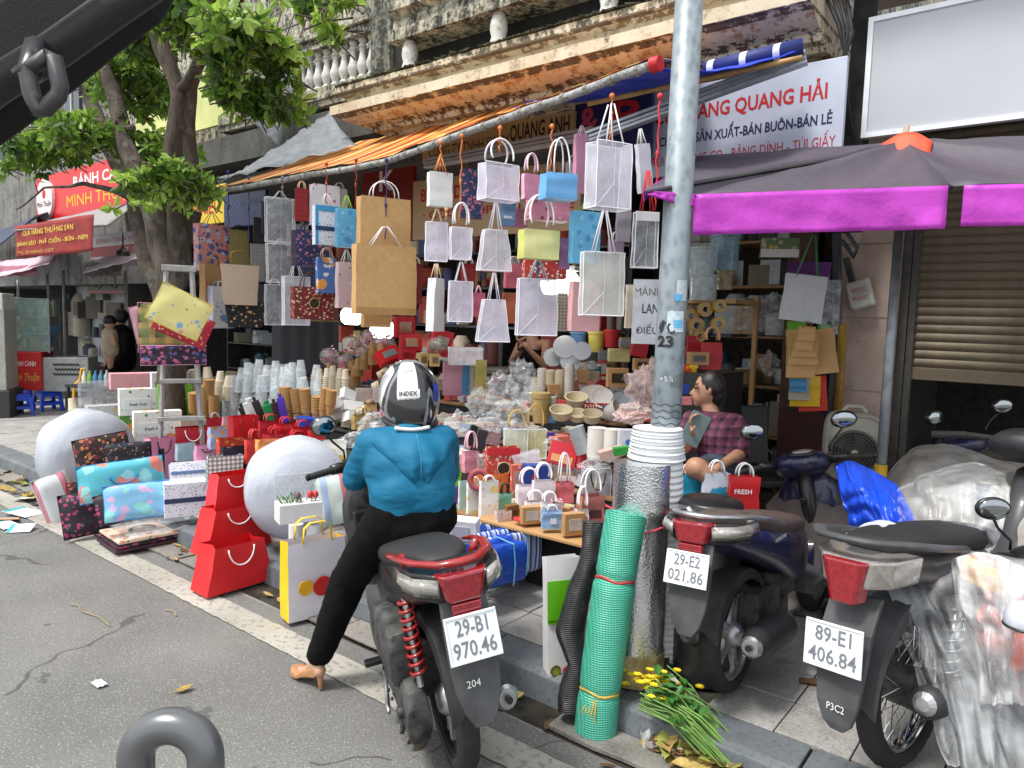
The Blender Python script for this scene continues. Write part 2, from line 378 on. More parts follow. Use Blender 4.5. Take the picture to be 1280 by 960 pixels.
m = M(); m.box((-8.3, 6.35, 6.1), (5.2, .3, 2.9)); part('pink_wall', m, M_pink, OB)
def shutter(x, zb, wd, h, mt, label):
 f = M(); f.box((0, 0, h/2), (.04, .05, h)); f.box((wd, 0, h/2), (.04, .05, h)); f.box((wd/2, 0, .03), (wd, .05, .06)); f.box((wd/2, 0, h-.03), (wd, .05, .06)); f.box((wd/2, .04, h/2), (wd, .01, h), 1)
 sh = part('window_shutter', f, [mt, M_dk], OB); sh.location = (x, 6.14, zb); sh['label'] = label
 l0 = M(); l0.box((wd/2, 0, 0), (wd-.05, .055, .008), rot=None); n_ = int(h/.05); q = None
 for i in range(1, n_):
  if q is None: q = obj('louvre', l0, mt, sh); o = q
  else: o = q.copy(); COL.objects.link(o)
  o.location = (0, -.005, .05*i+.02); o.rotation_euler.x = math.radians(35)
shutter(-9.15, 5.05, .52, 1.5, mat((.25, .42, .38), .6, var=.15), 'pale green louvred shutter')
shutter(-8.55, 5.05, .5, 1.5, mat((.25, .42, .38), .6, var=.15), 'pale green louvred shutter standing ajar')
shutter(-7.2, 5.05, .55, 1.5, mat((.09, .06, .05), .6, var=.15), 'brown louvred shutter')
m = M()
for k in range(9): m.tube([(-9.3+k*.34, 5.75, 4.9), (-9.05+k*.34, 5.9, 5.7), (-9.2+k*.34, 5.9, 6.3)], .008, 5)
m.tube([(-9.4, 5.8, 5.35), (-6.2, 5.8, 5.35)], .008, 5); part('window_grille', m, mat((.03, .03, .03), .5, var=0), OB)
# black stained fascia below the left balcony
m = M(); m.box((-8.3, 5.5, 3.75), (5, .5, .35)); part('fascia', m, aged((.05, .05, .045), (.1, .1, .09), amt=.5, name='black_fascia'), OB)
# marble faced column between the two shops and the shop's shell
m = M(); m.box((-1.17, 5.62, 1.75), (.37, .5, 3.3)); part('column', m, M_beige, OB, bev=.006)
for k in range(6):
 m = M(); m.box((-1.17, 5.365, .45+k*.5), (.362, .012, .49)); part('marble_tile', m, M_beige, OB, bev=.002)
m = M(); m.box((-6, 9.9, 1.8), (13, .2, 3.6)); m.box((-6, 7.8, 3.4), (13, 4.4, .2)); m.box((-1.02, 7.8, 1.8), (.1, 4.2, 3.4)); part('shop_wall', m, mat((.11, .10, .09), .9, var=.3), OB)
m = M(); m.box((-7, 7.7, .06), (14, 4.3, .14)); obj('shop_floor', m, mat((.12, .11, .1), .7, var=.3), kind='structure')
# ---------------------------------------------------------------- right hand building with the roller shutter
RB = thing('shutter_shop', 'shop with a half raised brown roller shutter under a white signboard', 'building', (1, 5.7, 0))
m = M(); m.box((1.2, 5.25, 3.95), (5.1, 1.1, .1)); m.box((1.2, 4.9, 4.6), (5.1, .3, 1.2)); part('canopy_slab', m, aged((.5, .38, .36), (.6, .5, .48), amt=.35, name='pinkish_soffit'), RB)
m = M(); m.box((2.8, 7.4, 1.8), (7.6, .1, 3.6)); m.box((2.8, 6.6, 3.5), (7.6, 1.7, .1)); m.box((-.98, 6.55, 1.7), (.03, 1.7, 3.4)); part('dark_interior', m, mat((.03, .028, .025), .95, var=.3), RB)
m = M(); m.box((1.2, 5.74, .05), (5, 1.9, .16)); part('shop_step', m, M_slab, RB)
m = M(); m.box((-.955, 5.56, 1.6), (.05, .12, 3.2)); m.box((-.905, 5.54, 1.6), (.04, .05, 3.2)); part('shutter_jamb', m, mat((.09, .085, .075), .6, .2, var=.2), RB)
a = N('rusty_slats'); n1 = a.noise(5, det=7, rough=.7); n2 = a.noise(1.6, a.coord((1, 1, 6)))
b = a.ramp(n1, [(.3, (.15, .118, .078)), (.7, (.27, .215, .145))]); b = a.mix(a.math('MULTIPLY', n2, .6), b, (.09, .08, .065)); a.set(b, rough=.55, metal=.25); a.bump(n1, .2)
M_slat = a.mat; s0 = None
sm = M(); pr = []
for k in range(7):
 t = k/6; pr.append((-.012*math.sin(PI*t), .056*t))
sm.loft([[V((x, y, z)) for y, z in pr]+[V((x, .012, .056)), V((x, .012, 0))] for x in (-.89, 1.6)])
for i in range(28):
 if s0 is None: s0 = part('slat', sm, M_slat, RB, smooth=50); o = s0
 else: o = s0.copy(); COL.objects.link(o)
 o.location = (0, 5.56+rnd.uniform(-.002, .002), 1.38+.058*i)
m = M(); m.box((.36, 5.56, 1.335), (2.5, .035, .085)); part('bottom_rail', m, M_slat, RB, bev=.004)
m = M(); m.box((.36, 5.58, 3.0), (2.5, .1, .1)); part('lintel', m, M_dk, RB)
# white blank signboard
SB = thing('blank_signboard', 'large blank white signboard above the roller shutter', 'signboard', (-1.15, 5.0, 2.82))
def board(par, p0, p1, h, th, mt, name='board', frame=None):
 d = V(p1)-V(p0); L = d.length; m = M(); m.box((L/2, 0, h/2), (L, th, h)); o = obj(name, m, mt, par)
 if frame:
  f = M()
  for c, s_ in (((L/2, -.012, .012), (L+.05, .05, .03)), ((L/2, -.012, h-.012), (L+.05, .05, .03)), ((-.01, -.013, h/2), (.03, .05, h)), ((L+.01, -.013, h/2), (.03, .05, h))): f.box(c, s_)
  obj('frame', f, frame, par)
 return o
board(SB, (0, 0, 0), (2.4, 0, 0), .72, .05, mat((.47, .49, .52), .35, var=.05, vs=1), frame=mat((.75, .77, .8), .4, .2, var=.05))
m = M(); m.box((-1.22, 5.06, 3.25), (.12, .1, 2.0)); part('gap_shade', m, M_dk, RB)  # solid dark strip painted as the shade in the gap
# ================================================================ TREE
M_leaf = []
for c1, c2 in (((.08, .17, .02), (.24, .40, .05)), ((.20, .36, .05), (.46, .62, .12)), ((.03, .085, .014), (.10, .19, .03))):
 a = N('leaf'); b = a.ramp(a.noise(9), [(.3, c1), (.7, c2)]); a.set(b, rough=.42)
 a.p.inputs['Transmission Weight'].default_value = 0; a.p.inputs['Subsurface Weight'].default_value = 0
 tl = a.n('BsdfTranslucent'); a.l(b, tl.inputs[0]); ms = a.n('MixShader'); ms.inputs[0].default_value = .5
 a.l(a.p.outputs[0], ms.inputs[1]); a.l(tl.outputs[0], ms.inputs[2]); a.l(ms.outputs[0], a.out.inputs[0]); M_leaf.append(a.mat)
a = N('bark'); n1 = a.noise(14, a.coord((1, 1, .35)), 7, .7); n2 = a.noise(5); b = a.ramp(n1, [(.35, (.03, .024, .019)), (.65, (.105, .08, .06))]); b = a.mix(a.math('MULTIPLY', a.math('GREATER_THAN', n2, .62), .5), b, (.13, .13, .11)); a.set(b, rough=.95); a.bump(n1, .9, .02); M_bark = a.mat
def limb(m, pts, rs, n=10, wob=.02):
 P = []; R = []
 for i in range(len(pts)-1):
  a_, b_ = V(pts[i]), V(pts[i+1])
  for k in range(6):
   t = k/6; p = a_.lerp(b_, t); p += V((noise.noise(p*2), noise.noise(p*2+V((9, 0, 0))), 0))*wob*3; P.append(p); R.append((rs[i]*(1-t)+rs[i+1]*t)*(1+.12*noise.noise(p*6)))
 P.append(V(pts[-1])); R.append(rs[-1]); m.tube(P, R, n)
def leaf_geo(m, c, dirv, up, L, W, mi):
 d = dirv.normalized(); s_ = d.cross(up); s_ = s_.normalized() if s_.length > .01 else d.orthogonal(); n_ = s_.cross(d)
 m.add([c, c+d*L*.3+s_*W*.42+n_*W*.15, c+d*L*.68+s_*W*.5+n_*W*.1, c+d*L-n_*L*.12, c+d*L*.68-s_*W*.5+n_*W*.1, c+d*L*.3-s_*W*.42+n_*W*.15, c+d*L*.5-n_*W*.05],
          [(0, 1, 6), (1, 2, 6), (2, 3, 6), (3, 4, 6), (4, 5, 6), (5, 0, 6)], mi)
def make_tree(base, trunks, blobs, label, n_rosette, single, seed, Lr=(.07, .13)):
 r = random.Random(seed); t = thing('tree', label, 'tree', base); B = V(base)
 for pts, rs in trunks:
  m = M(); limb(m, [V(p)-B for p in pts], rs); obj('trunk' if rs[0] > .09 else 'branch', m, M_bark, t, smooth=180)
 rest = M(); tw = M(); tot = sum(b_[2] for b_ in blobs); singles = []
 for c, rad, wt in blobs:
  for k in range(int(n_rosette*wt/tot)):
   while 1:
    q = V((r.uniform(-1, 1), r.uniform(-1, 1), r.uniform(-1, 1)))
    if q.length < 1: break
   q = q*(.55+.45*r.random()) if q.length > .01 else q
   p = V(c)+V((q.x*rad[0], q.y*rad[1], q.z*rad[2]))
   if noise.noise(p*2.3) < -.14: continue
   ax_ = V((r.uniform(-1, 1), r.uniform(-1, 1), r.uniform(-.3, .8))).normalized()
   tw.tube([p-B-ax_*.16, p-B], [.006, .003], 4)
   mi = 1 if noise.noise(p*1.7+V((5, 5, 5))) > .02 and r.random() < .75 else (2 if r.random() < .3 else 0)
   nl = r.randint(5, 8)
   for i in range(nl):
    a_ = 2*PI*i/nl+r.random(); e1 = ax_.orthogonal().normalized(); e2 = ax_.cross(e1)
    dv = (e1*math.cos(a_)+e2*math.sin(a_))*1+ax_*r.uniform(-.1, .7)+V((0, 0, -.25))
    L = r.uniform(*Lr)
    singles.append((p-B-ax_*r.uniform(0, .05), dv, ax_, L, L*r.uniform(.38, .5), mi))
 E_ = V(EYE)-B; singles.sort(key=lambda s_: (s_[0]-E_).length/s_[3])
 for s_ in singles[single:]: leaf_geo(rest, *s_)
 lm = []
 for mi in range(3):
  q = M(); leaf_geo(q, V((0, 0, 0)), V((0, 1, 0)), V((0, 0, 1)), 1, .45, 0); lm.append(obj('leaf', q, M_leaf[mi], t));
 used = [0, 0, 0]
 for s_ in singles[:single]:
  c, d, up, L, W, mi = s_; o = lm[mi] if not used[mi] else lm[mi].copy()
  if used[mi]: COL.objects.link(o)
  used[mi] = 1
  d = d.normalized(); sx = d.cross(up).normalized(); n_ = sx.cross(d)
  o.matrix_local = Matrix(((sx.x*L, d.x*L, n_.x*L, c.x), (sx.y*L, d.y*L, n_.y*L, c.y), (sx.z*L, d.z*L, n_.z*L, c.z), (0, 0, 0, 1)))
 if single == 0:
  for o in lm: bpy.data.objects.remove(o)
 obj('crown', rest, M_leaf, t, kind='stuff'); obj('twigs', tw, M_bark, t, kind='stuff'); return t
TY = 3.2
def tp(u, v, y=TY): return at(u, v, y=y)
b0 = tp(215, 350); b0 = V((b0.x, b0.y, .13))
trunks = [([b0, tp(213, 345), tp(190, 265), tp(150, 150), tp(118, 40), tp(105, -60)], [.14, .115, .095, .08, .065, .05]),
          ([tp(212, 400, TY+.1), tp(190, 330, TY+.15), tp(163, 240, TY+.2), tp(120, 140, TY+.3), tp(95, 60, TY+.4)], [.08, .095, .085, .07, .05]),
          ([tp(216, 400, TY), tp(226, 320, TY+.1), tp(219, 220), tp(222, 120), tp(210, 60), tp(205, -20)], [.07, .09, .075, .07, .055, .04]),
          ([tp(222, 112), tp(250, 75), tp(280, 30), tp(310, -20)], [.05, .045, .035, .03]),
          ([tp(218, 380, TY+.1), tp(228, 300, TY+.25), tp(238, 200, TY+.3), tp(240, 110, TY+.35), tp(262, 60, TY+.4)], [.06, .08, .06, .05, .03]),
          ([tp(222, 116), tp(196, 50), tp(180, 20), tp(150, -20)], [.04, .03, .025, .02]),
          ([tp(160, 245), tp(110, 230), tp(60, 235), tp(20, 262)], [.035, .02, .012, .008]), ([tp(170, 160), tp(120, 165), tp(60, 200)], [.03, .02, .01])]
def bl(u, v, ru, rv, wt, y=TY, ry_=.5):
 p = at(u, v, y=y); k = px(p); return (p, (ru*k, ry_, rv*k), wt)
blobs = [bl(170, 30, 55, 50, 8), bl(250, 20, 70, 45, 10, TY-.2), bl(310, 60, 45, 55, 10, TY-.3), bl(320, 120, 40, 30, 5, TY-.2), bl(260, 90, 60, 40, 6, TY+.2), bl(170, 100, 50, 60, 7, TY+.3), bl(110, 165, 55, 28, 8, TY-.2), bl(65, 185, 45, 28, 5, TY-.3), bl(36, 215, 32, 22, 3, TY-.4), bl(190, 190, 60, 30, 5, TY+.3), bl(220, 230, 40, 30, 5, TY-.1), bl(200, 270, 45, 25, 2.5, TY), bl(120, 90, 45, 40, 6, TY+.4), bl(60, 150, 30, 30, 2, TY), bl(200, -60, 160, 60, 12), bl(60, 60, 60, 60, 6, TY+1)]
make_tree(tuple(b0), trunks, blobs, 'leafy street tree with several brown trunks at the left end of the stall', 2500, 290, 3)
# leafy sprig hanging into view at the top
p = at(415, 20, y=2.6)
make_tree((p.x, p.y, p.z+.9), [([p+V((.1, 0, .9)), p+V((.05, 0, .45)), p+V((0, 0, .1))], [.012, .008, .004]), ([p+V((.07, 0, .6)), p+V((-.1, 0, .35))], [.006, .003])], [bl(410, 35, 22, 22, 3, 2.6, .12), bl(380, 8, 25, 18, 3, 2.6, .15), bl(425, -5, 25, 18, 3, 2.6, .15), bl(360, 30, 18, 10, 1, 2.7, .1)], 'sprig of pale green leaves hanging before the left balcony', 34, 120, 8, (.06, .1))
# ================================================================ MOTORBIKES
M_rub = mat((.018, .018, .018), .75, bump=.4, bs=90, name='tyre_rubber')
M_gry = mat((.026, .026, .028), .55, var=.35, vs=9, bump=.15, bs=120, name='scuffed_grey_plastic')
M_gry2 = mat((.065, .068, .072), .55, var=.25, vs=9, bump=.15, name='faded_grey_plastic')
M_blk = mat((.015, .015, .016), .35, var=.3, vs=6, name='black_plastic')
M_eng = mat((.085, .085, .082), .6, .5, var=.5, vs=16, bump=.4, bs=60, name='oily_cast_metal')
M_sil = mat((.45, .46, .47), .35, .8, var=.2, name='silver_alloy')
M_chr = mat((.6, .6, .6), .12, 1, var=.05, name='chrome')
M_seat = mat((.017, .017, .018), .6, bump=.3, bs=200, name='seat_vinyl')
M_red = mat((.30, .014, .014), .3, var=.15, coat=.5, name='red_paint')
M_lens = mat((.28, .012, .02), .12, var=.2, vs=60, coat=1, name='red_lens')
M_clr = mat((.36, .34, .31), .1, .4, var=.12, vs=80, coat=1, name='clear_lens')
M_plate = mat((.74, .78, .8), .4, var=.06, vs=20, name='plate_white')
M_ink = mat((.17, .18, .2), .5, var=0, name='plate_ink')
M_glass = mat((.35, .38, .4), .05, 1, var=0, name='mirror_glass')
M_wht = mat((.8, .8, .78), .5, var=.05, name='white_mark')
def ring_path(r, n=40, x=0, y=0, z=0): return [V((x+r*math.cos(2*PI*i/n), y, z+r*math.sin(2*PI*i/n))) for i in range(n)]
def wheel(par, x, R, W, spokes, rim_mat):
 m = M()
 if spokes == 'alloy':
  for k in range(5):
   a_ = 2*PI*k/5
   for o_ in (-.16, .16):
    p0 = V((.045*math.cos(a_+o_*2), 0, .045*math.sin(a_+o_*2))); p1 = V((.62*R*math.cos(a_+o_*.6), 0, .62*R*math.sin(a_+o_*.6))); p2 = V(((R-.07)*math.cos(a_+o_), 0, (R-.07)*math.sin(a_+o_)))
    m.tube([p0, p1, p2], [.02, .012, .014], 6, flat=1.0)
  m.tube([(0, -.055, 0), (0, -.03, 0), (0, .03, 0), (0, .055, 0)], [.04, .06, .06, .04], 16)
 else:
  for k in range(36):
   a_ = 2*PI*k/36; b_ = a_+(.35 if k % 2 else -.35); y0 = .03 if k % 4 < 2 else -.03
   m.tube([(.065*math.cos(b_), y0, .065*math.sin(b_)), ((R-.045)*math.cos(a_), 0, (R-.045)*math.sin(a_))], .0016, 4)
  m.tube([(0, -.075, 0), (0, -.06, 0), (0, -.02, 0), (0, .02, 0), (0, .06, 0), (0, .075, 0)], [.03, .075, .07, .07, .06, .03], 20, mi=1)
 h = obj('wheel', m, [M_sil if spokes == 'alloy' else M_chr, M_eng], par, loc=(x, 0, R), smooth=50)
 # tyre with tread grooves
 m = M(); n, k = 96, 12; rt = W/2; rings = []
 for i in range(n):
  a_ = 2*PI*i/n; ring = []
  for j in range(k):
   b_ = 2*PI*j/k+.13; rr = R-.042+.042*math.cos(b_); yy = rt*math.sin(b_)
   if math.cos(b_) > .3 and (i % 4 == 0) and j % 2 == 0: rr -= .005
   if math.cos(b_) < -.3: rr = R-.062
   ring.append(V((rr*math.cos(a_+.02*math.sin(b_*2)), yy, rr*math.sin(a_+.02*math.sin(b_*2)))))
  rings.append(ring)
 rings.append(rings[0]); m.loft(rings, 0, False); obj('tyre', m, M_rub, h, smooth=40)
 m = M(); rings = []
 for i in range(49):
  a_ = 2*PI*i/48; rings.append([V((q*math.cos(a_), y, q*math.sin(a_))) for q, y in ((R-.052, -rt*.72), (R-.075, -rt*.6), (R-.08, -rt*.3), (R-.08, rt*.3), (R-.075, rt*.6), (R-.052, rt*.72))])
 m.loft(rings, 0, False, wrap=False); obj('rim', m, rim_mat, h, smooth=50)
 return h
def mirror(par, base, tip, r, yaw):
 m = M(); b_, t = V(base), V(tip); mid = b_.lerp(t, .55)+V((.03, 0, -.01)); m.tube([b_, b_+V((0, 0, .04)), mid, t-V((0, 0, r*.5))], .006, 7)
 s_ = obj('mirror', m, M_blk, par, smooth=180)
 m = M(); R_ = rz(yaw); m.ell((0, 0, 0), (.022, r*1.15, r*.8), 18, 10); o = obj('mirror_shell', m, M_blk, s_, smooth=180); o.matrix_local = tr(t) @ R_
 m = M(); m.ell((-.018, 0, 0), (.008, r*1.02, r*.68), 18, 8); o = obj('mirror_face', m, M_glass, s_, smooth=180); o.matrix_local = tr(t) @ R_
def scooter(label, loc, yaw, lean, steer, scale, body, seat_m, rail_m, flap_m, inner_m, l1, l2, mark, badge, rim_m, rscale=1, badge_m=None, floor=True):
 t = thing('motorbike', label, 'motorbike', mat=tr(loc) @ rz(yaw) @ rx(-lean) @ (Matrix.Scale(scale, 4) if scale < 1 else Matrix.Diagonal((.95, .86, 1, 1))), group='motorbikes at the kerb')
 R = .262
 wheel(t, 0, R, .095, 'alloy', rim_m)
 # tail body
 m = M(); secs = [(.82, .50, .10, .13), (.74, .50, .135, .17), (.58, .53, .155, .19), (.4, .59, .165, .15), (.22, .65, .165, .115), (.05, .70, .155, .095), (-.12, .755, .14, .08), (-.27, .80, .12, .06), (-.37, .84, .08, .025)]
 m.loft([sup(x, z, hw, hh, 20, 3) for x, z, hw, hh in secs]); o = obj('body', m, body, t, smooth=180, sub=1)
 if badge:
  for sgn in (1, -1):
   text(badge, .15, .022, tr((.2, -sgn*.1675, .70)) @ (rz(0) if sgn > 0 else rz(PI)) @ rx(math.radians(8)), badge_m or M_wht, o, bold=.03, name='badge', shear=.3)
 m = M(); secs = [(.80, .62, .09, .03), (.70, .65, .13, .05), (.5, .68, .155, .06), (.3, .715, .165, .06), (.1, .77, .155, .055), (-.06, .81, .13, .045), (-.17, .825, .09, .03), (-.2, .825, .04, .01)]
 m.loft([sup(x, z+.01, hw, hh, 20, 2.8) for x, z, hw, hh in secs]); obj('seat', m, seat_m, t, smooth=180, sub=1)
 m = M(); pts = [(.1, .165, .80), (0, .175, .83), (-.15, .17, .865), (-.28, .14, .885), (-.37, .07, .895), (-.385, 0, .897), (-.37, -.07, .895), (-.28, -.14, .885), (-.15, -.17, .865), (0, -.175, .83), (.1, -.165, .80)]
 m.tube(pts, [.010, .016, .018, .018, .02, .022, .02, .018, .018, .016, .010], 10, flat=.6)
 for s_ in (1, -1): m.tube([(-.1, s_*.12, .79), (-.12, s_*.155, .86)], .018, 8)
 obj('grab_rail', m, rail_m, t, smooth=180)
 # lights: black surround, clear indicators, red centre, lower reflector
 m = M(); m.loft([[V((x, y, z)) for x, y, z in ((xx, -w_, .865+dz), (xx, w_, .865+dz), (xx, w_*.9, .775+dz), (xx, -w_*.9, .775+dz))] for xx, w_, dz in ((-.17, .18, -.02), (-.30, .17, 0), (-.385, .10, .005))])
 tl = obj('tail_light', m, M_blk, t, bev=.01, smooth=50)
 for s_ in (1, -1):
  m = M(); m.loft([[V((x, s_*(y+o_), z+dz)) for dz in (.032, -.026)]+[V((x-.004, s_*(y+o_+.012), z)), ] for x, y, z, o_ in ((-.15, .185, .815, .002), (-.24, .175, .822, .010), (-.33, .145, .826, .014), (-.398, .08, .828, .006))]); obj('indicator', m, M_clr, tl, smooth=180)
 m = M(); m.loft([[V((x, y, z)) for y, z in ((-w_, .872), (w_, .872), (w_*.72, .785), (-w_*.72, .785))] for x, w_ in ((-.36, .098), (-.40, .09), (-.42, .075))]); obj('red_lens', m, M_lens, tl, bev=.008)
 m = M(); m.box((-.405, 0, .76), (.03, .105, .042)); obj('reflector', m, M_lens, t, bev=.004)
 # inner fender arch, flap, plate
 m = M(); rings = []
 for i in range(9):
  a_ = math.radians(20+i*17); q = R+.055; rings.append([V((-math.cos(a_)*q*(1)+0, y, R+math.sin(a_)*q+dz)) for y, dz in ((-.075, -.05), (-.07, .0), (0, .014), (.07, 0), (.075, -.05), (.06, -.05), (0, -.0), (-.06, -.05))])
 m.loft(rings); obj('inner_fender', m, inner_m, t, smooth=50)
 m = M(); m.loft([[V((x, y, z)) for y in (-w_, -w_*.5, w_*.5, w_)]+[V((x+.022, y, z)) for y in (w_, -w_)] for x, z, w_ in ((-.30, .80, .07), (-.375, .78, .085), (-.41, .68, .09), (-.435, .60, .09), (-.452, .52, .082), (-.462, .45, .06), (-.466, .405, .03))]); fl = obj('mudguard_flap', m, flap_m, t, bev=.004, smooth=50)
 if mark: text(mark, .05, .022, tr((-.458, .02, .545)) @ rz(-PI/2) @ rx(math.radians(-9)), M_wht, fl, name='painted_number')
 P_ = tr((-.45, 0, .685)) @ rz(-PI/2) @ rx(math.radians(-16))
 m = M(); m.box((0, 0, 0), (.19, .004, .14)); pl = obj('number_plate', m, M_plate, t, bev=.001); pl.matrix_local = P_
 m = M()
 for c, s_ in (((0, -.004, .066), (.186, .003, .005)), ((0, -.004, -.066), (.186, .003, .005)), ((.091, -.004, 0), (.005, .003, .134)), ((-.091, -.004, 0), (.005, .003, .134))): m.box(c, s_)
 obj('plate_rim', m, M_plate, pl)
 text(l1, .115, .048, tr((0, -.0035, .033)), M_ink, pl, bold=.012); text(l2, .155, .048, tr((0, -.0035, -.030)), M_ink, pl, bold=.012)
 # shock spring, engine, exhaust
 m = M(); n_ = 90; a0, a1 = V((-.05, .125, .36)), V((.05, .13, .70))
 for i in range(1): m.tube([a0.lerp(a1, .12+.76*k/n_)+V((math.cos(k*.62)*.03, math.sin(k*.62)*.03, 0)) for k in range(n_)], .007, 6)
 sp = obj('shock_spring', m, M_red, t, smooth=180)
 m = M(); m.tube([a0, a1], .014, 10); obj('damper', m, M_sil, sp, smooth=50)
 m = M(); m.loft([sup(x, z, .05, hh, 16, 3.5, yc=.155) for x, z, hh in ((-.10, .26, .05), (-.07, .26, .10), (.05, .28, .115), (.2, .28, .10), (.4, .29, .115), (.52, .30, .10), (.57, .30, .05))])
 m.loft([sup(x, z, .068, hh, 14, 4, yc=.165) for x, z, hh in ((.0, .44, .05), (.02, .44, .10), (.22, .44, .125), (.40, .42, .10), (.43, .42, .04))])
 for k in range(7): m.tube([(.02+.07*k, .20, .27+.085*math.cos(k*.9)), (.02+.07*k, .212, .27+.085*math.cos(k*.9))], .009, 6)
 m.tube([(-.0, .15, .26), (-.0, .225, .26)], [.03, .022], 12)
 m.tube([(.47, .14, .3), (.48, .19, .25), (.40, .2, .12), (.34, .21, .1)], .009, 6)
 obj('engine_cover', m, M_eng, t, bev=.006, smooth=50)
 m = M(); m.box((.3, 0, .34), (.42, .2, .2)); m.box((.5, 0, .42), (.2, .22, .16)); m.tube([(.25, -.02, .3), (.6, -.05, .2), (.3, -.14, .2)], .016, 8); m.tube([(.36, .12, .2), (.33, .16, .03), (.27, .18, .015)], .010, 6)
 for k in range(6): m.box((.3+.03*k, 0, .46), (.008, .24, .05))
 obj('engine', m, M_eng, t, bev=.01)
 m = M(); m.tube([(.42, -.15, .2), (.3, -.165, .24), (.2, -.17, .27), (-.05, -.175, .30), (-.16, -.178, .312), (-.2, -.178, .315)], [.022, .05, .066, .066, .06, .045], 18, flat=1.15)
 mf = obj('muffler', m, M_gry, t, smooth=50); m = M(); m.tube([(-.195, -.178, .315), (-.215, -.178, .317)], [.05, .036], 16); m.tube([(-.21, -.178, .317), (-.235, -.178, .32)], .014, 10, mi=1); obj('muffler_cap', m, [M_sil, M_blk], mf, smooth=50)
 for s_ in (1, -1): m = M(); m.box((.35, s_*.235, .3), (.04, .11, .02)); obj('footpeg', m, M_blk, t, bev=.004)
 m = M(); m.tube([(.42, .19, .26), (.3, .215, .2), (.2, .235, .19), (.13, .24, .2)], .009, 6); obj('kick_lever', m, M_sil, t, smooth=180)
 # floor, leg shield, front body
 m = M(); m.loft([[V((x, y, z)) for y, z in ((-w_, zt-.06), (-w_, zt), (-w_*.5, zt+.006), (w_*.5, zt+.006), (w_, zt), (w_, zt-.06))] for x, w_, zt in ((.66, .14, .36), (.75, .165, .33), (.98, .165, .325), (1.06, .15, .35))]); obj('floorboard', m, M_gry2, t, smooth=50)
 def sec(x, z, hw, dx): return [V((x-dx*math.cos(PI*(j/8-.5))*1.0+dx, hw*math.sin(PI*(j/8-.5)), z)) for j in range(9)]+[V((x+.03+dx*(1-math.cos(PI*(.5-j/8)))*1.3, hw*.96*math.sin(PI*(.5-j/8)), z)) for j in range(9)]
 ws = 1 if rscale == 1 else 1.25; m = M(); m.loft([sec(1.0, .28, .13, .03), sec(1.03, .36, .17, .05), sec(1.07, .5, .195*ws, .08), sec(1.10, .62, .21*ws, .09), sec(1.13, .70, .20, .10), sec(1.15, .77, .16, .10), sec(1.16, .80, .10, .06)]); obj('leg_shield', m, inner_m if rscale == 1 else M_brn, t, smooth=60)
 m = M(); m.loft([sup(x, z, hw, hh, 16, 2.6) for x, z, hw, hh in ((1.12, .6, .19, .25), (1.2, .62, .19, .26), (1.29, .64, .14, .2), (1.35, .64, .08, .13), (1.37, .64, .03, .06))]); obj('front_panel', m, body, t, smooth=180, sub=1)
 m = M()
 if rscale == 1: m.box((1.085, .11, .66), (.05, .1, .1)); m.box((1.085, -.11, .66), (.05, .1, .1))
 m.tube([(1.07, 0, .7), (1.05, 0, .7)], .02, 12); obj('storage_pocket', m, M_blk, t, bev=.02)
 # steering group
 st = bpy.data.objects.new('steering', None); COL.objects.link(st); st.parent = t; st.matrix_local = tr((1.13, 0, .72)) @ rz(steer) @ (rx(-.16) if rscale == 2 else Matrix())
 def sobj(name, m, mt, **k): return obj(name, m, mt, st, **k)
 m = M(); m.loft([sup(x, z, hw, hh, 18, 2.4) for x, z, hw, hh in ((-.13, .21, .05, .02), (-.1, .205, .12, .05), (-.03, .19, .17, .075), (.06, .17, .16, .09), (.15, .16, .10, .07), (.19, .15, .04, .03))]); sobj('handlebar_cover', m, body, smooth=180, sub=1)
 m = M(); m.tube([(0, 0, -.35), (-.02, 0, .15)], [.05, .04], 12); sobj('steering_column', m, M_blk, smooth=180)
 m = M(); m.ell((-.06, 0, .255), (.06, .085, .02), 18, 8); m.ell((-.065, 0, .268), (.045, .06, .012), 16, 6, 1); sobj('speedometer', m, [M_blk, M_clr], smooth=180)
 for s_ in (1, -1):
  m = M(); m.tube([(-.03, s_*.13, .2), (-.055, s_*.2, .21), (-.09, s_*.24, .212)], [.03, .026, .024], 10); sobj('switch_housing', m, M_blk, smooth=180)
  m = M(); pts = [V((-.09, s_*.235, .212)).lerp(V((-.125, s_*.36, .205)), k/12) for k in range(13)]; m.tube(pts, [.017 if k % 2 else .0155 for k in range(13)], 12); g_ = sobj('grip', m, M_rub, smooth=60)
  m = M(); m.ell((-.128, s_*.368, .205), (.012, .014, .018), 10, 8); obj('bar_end', m, M_blk, g_, smooth=180)
  m = M(); m.tube([(-.03, s_*.2, .2), (-.01, s_*.26, .19), (-.03, s_*.36, .18)], [.008, .007, .006], 6, flat=.6); sobj('brake_lever', m, M_sil, smooth=180)
 m = M(); m.loft([sup(x, z, hw, hh, 16, 2.2) for x, z, hw, hh in ((.19, .13, .02, .02), (.17, .14, .09, .05), (.1, .15, .13, .06))]); sobj('headlight', m, M_clr, smooth=180)
 mirror(st, (-.02, .16, .24), (-.06, .25, .42), .062, .15)
 mirror(st, (-.02, -.16, .24), (-.06, -.25, .42), .062, -.15)
 # fork, front fender, front wheel
 m = M()
 for s_ in (1, -1): m.tube([(1.2, s_*.07, .5), (1.27, s_*.07, .27)], .018, 8)
 obj('fork', m, M_sil, t, smooth=180)
 m = M(); rings = []
 for i in range(9):
  a_ = math.radians(15+i*17); q = R+.03; rings.append([V((1.27+math.cos(a_)*q, y, R+math.sin(a_)*q+dz)) for y, dz in ((-.07, -.05), (-.06, .0), (0, .014), (.06, 0), (.07, -.05), (0, -.0))])
 m.loft(rings); obj('front_fender', m, body, t, smooth=50)
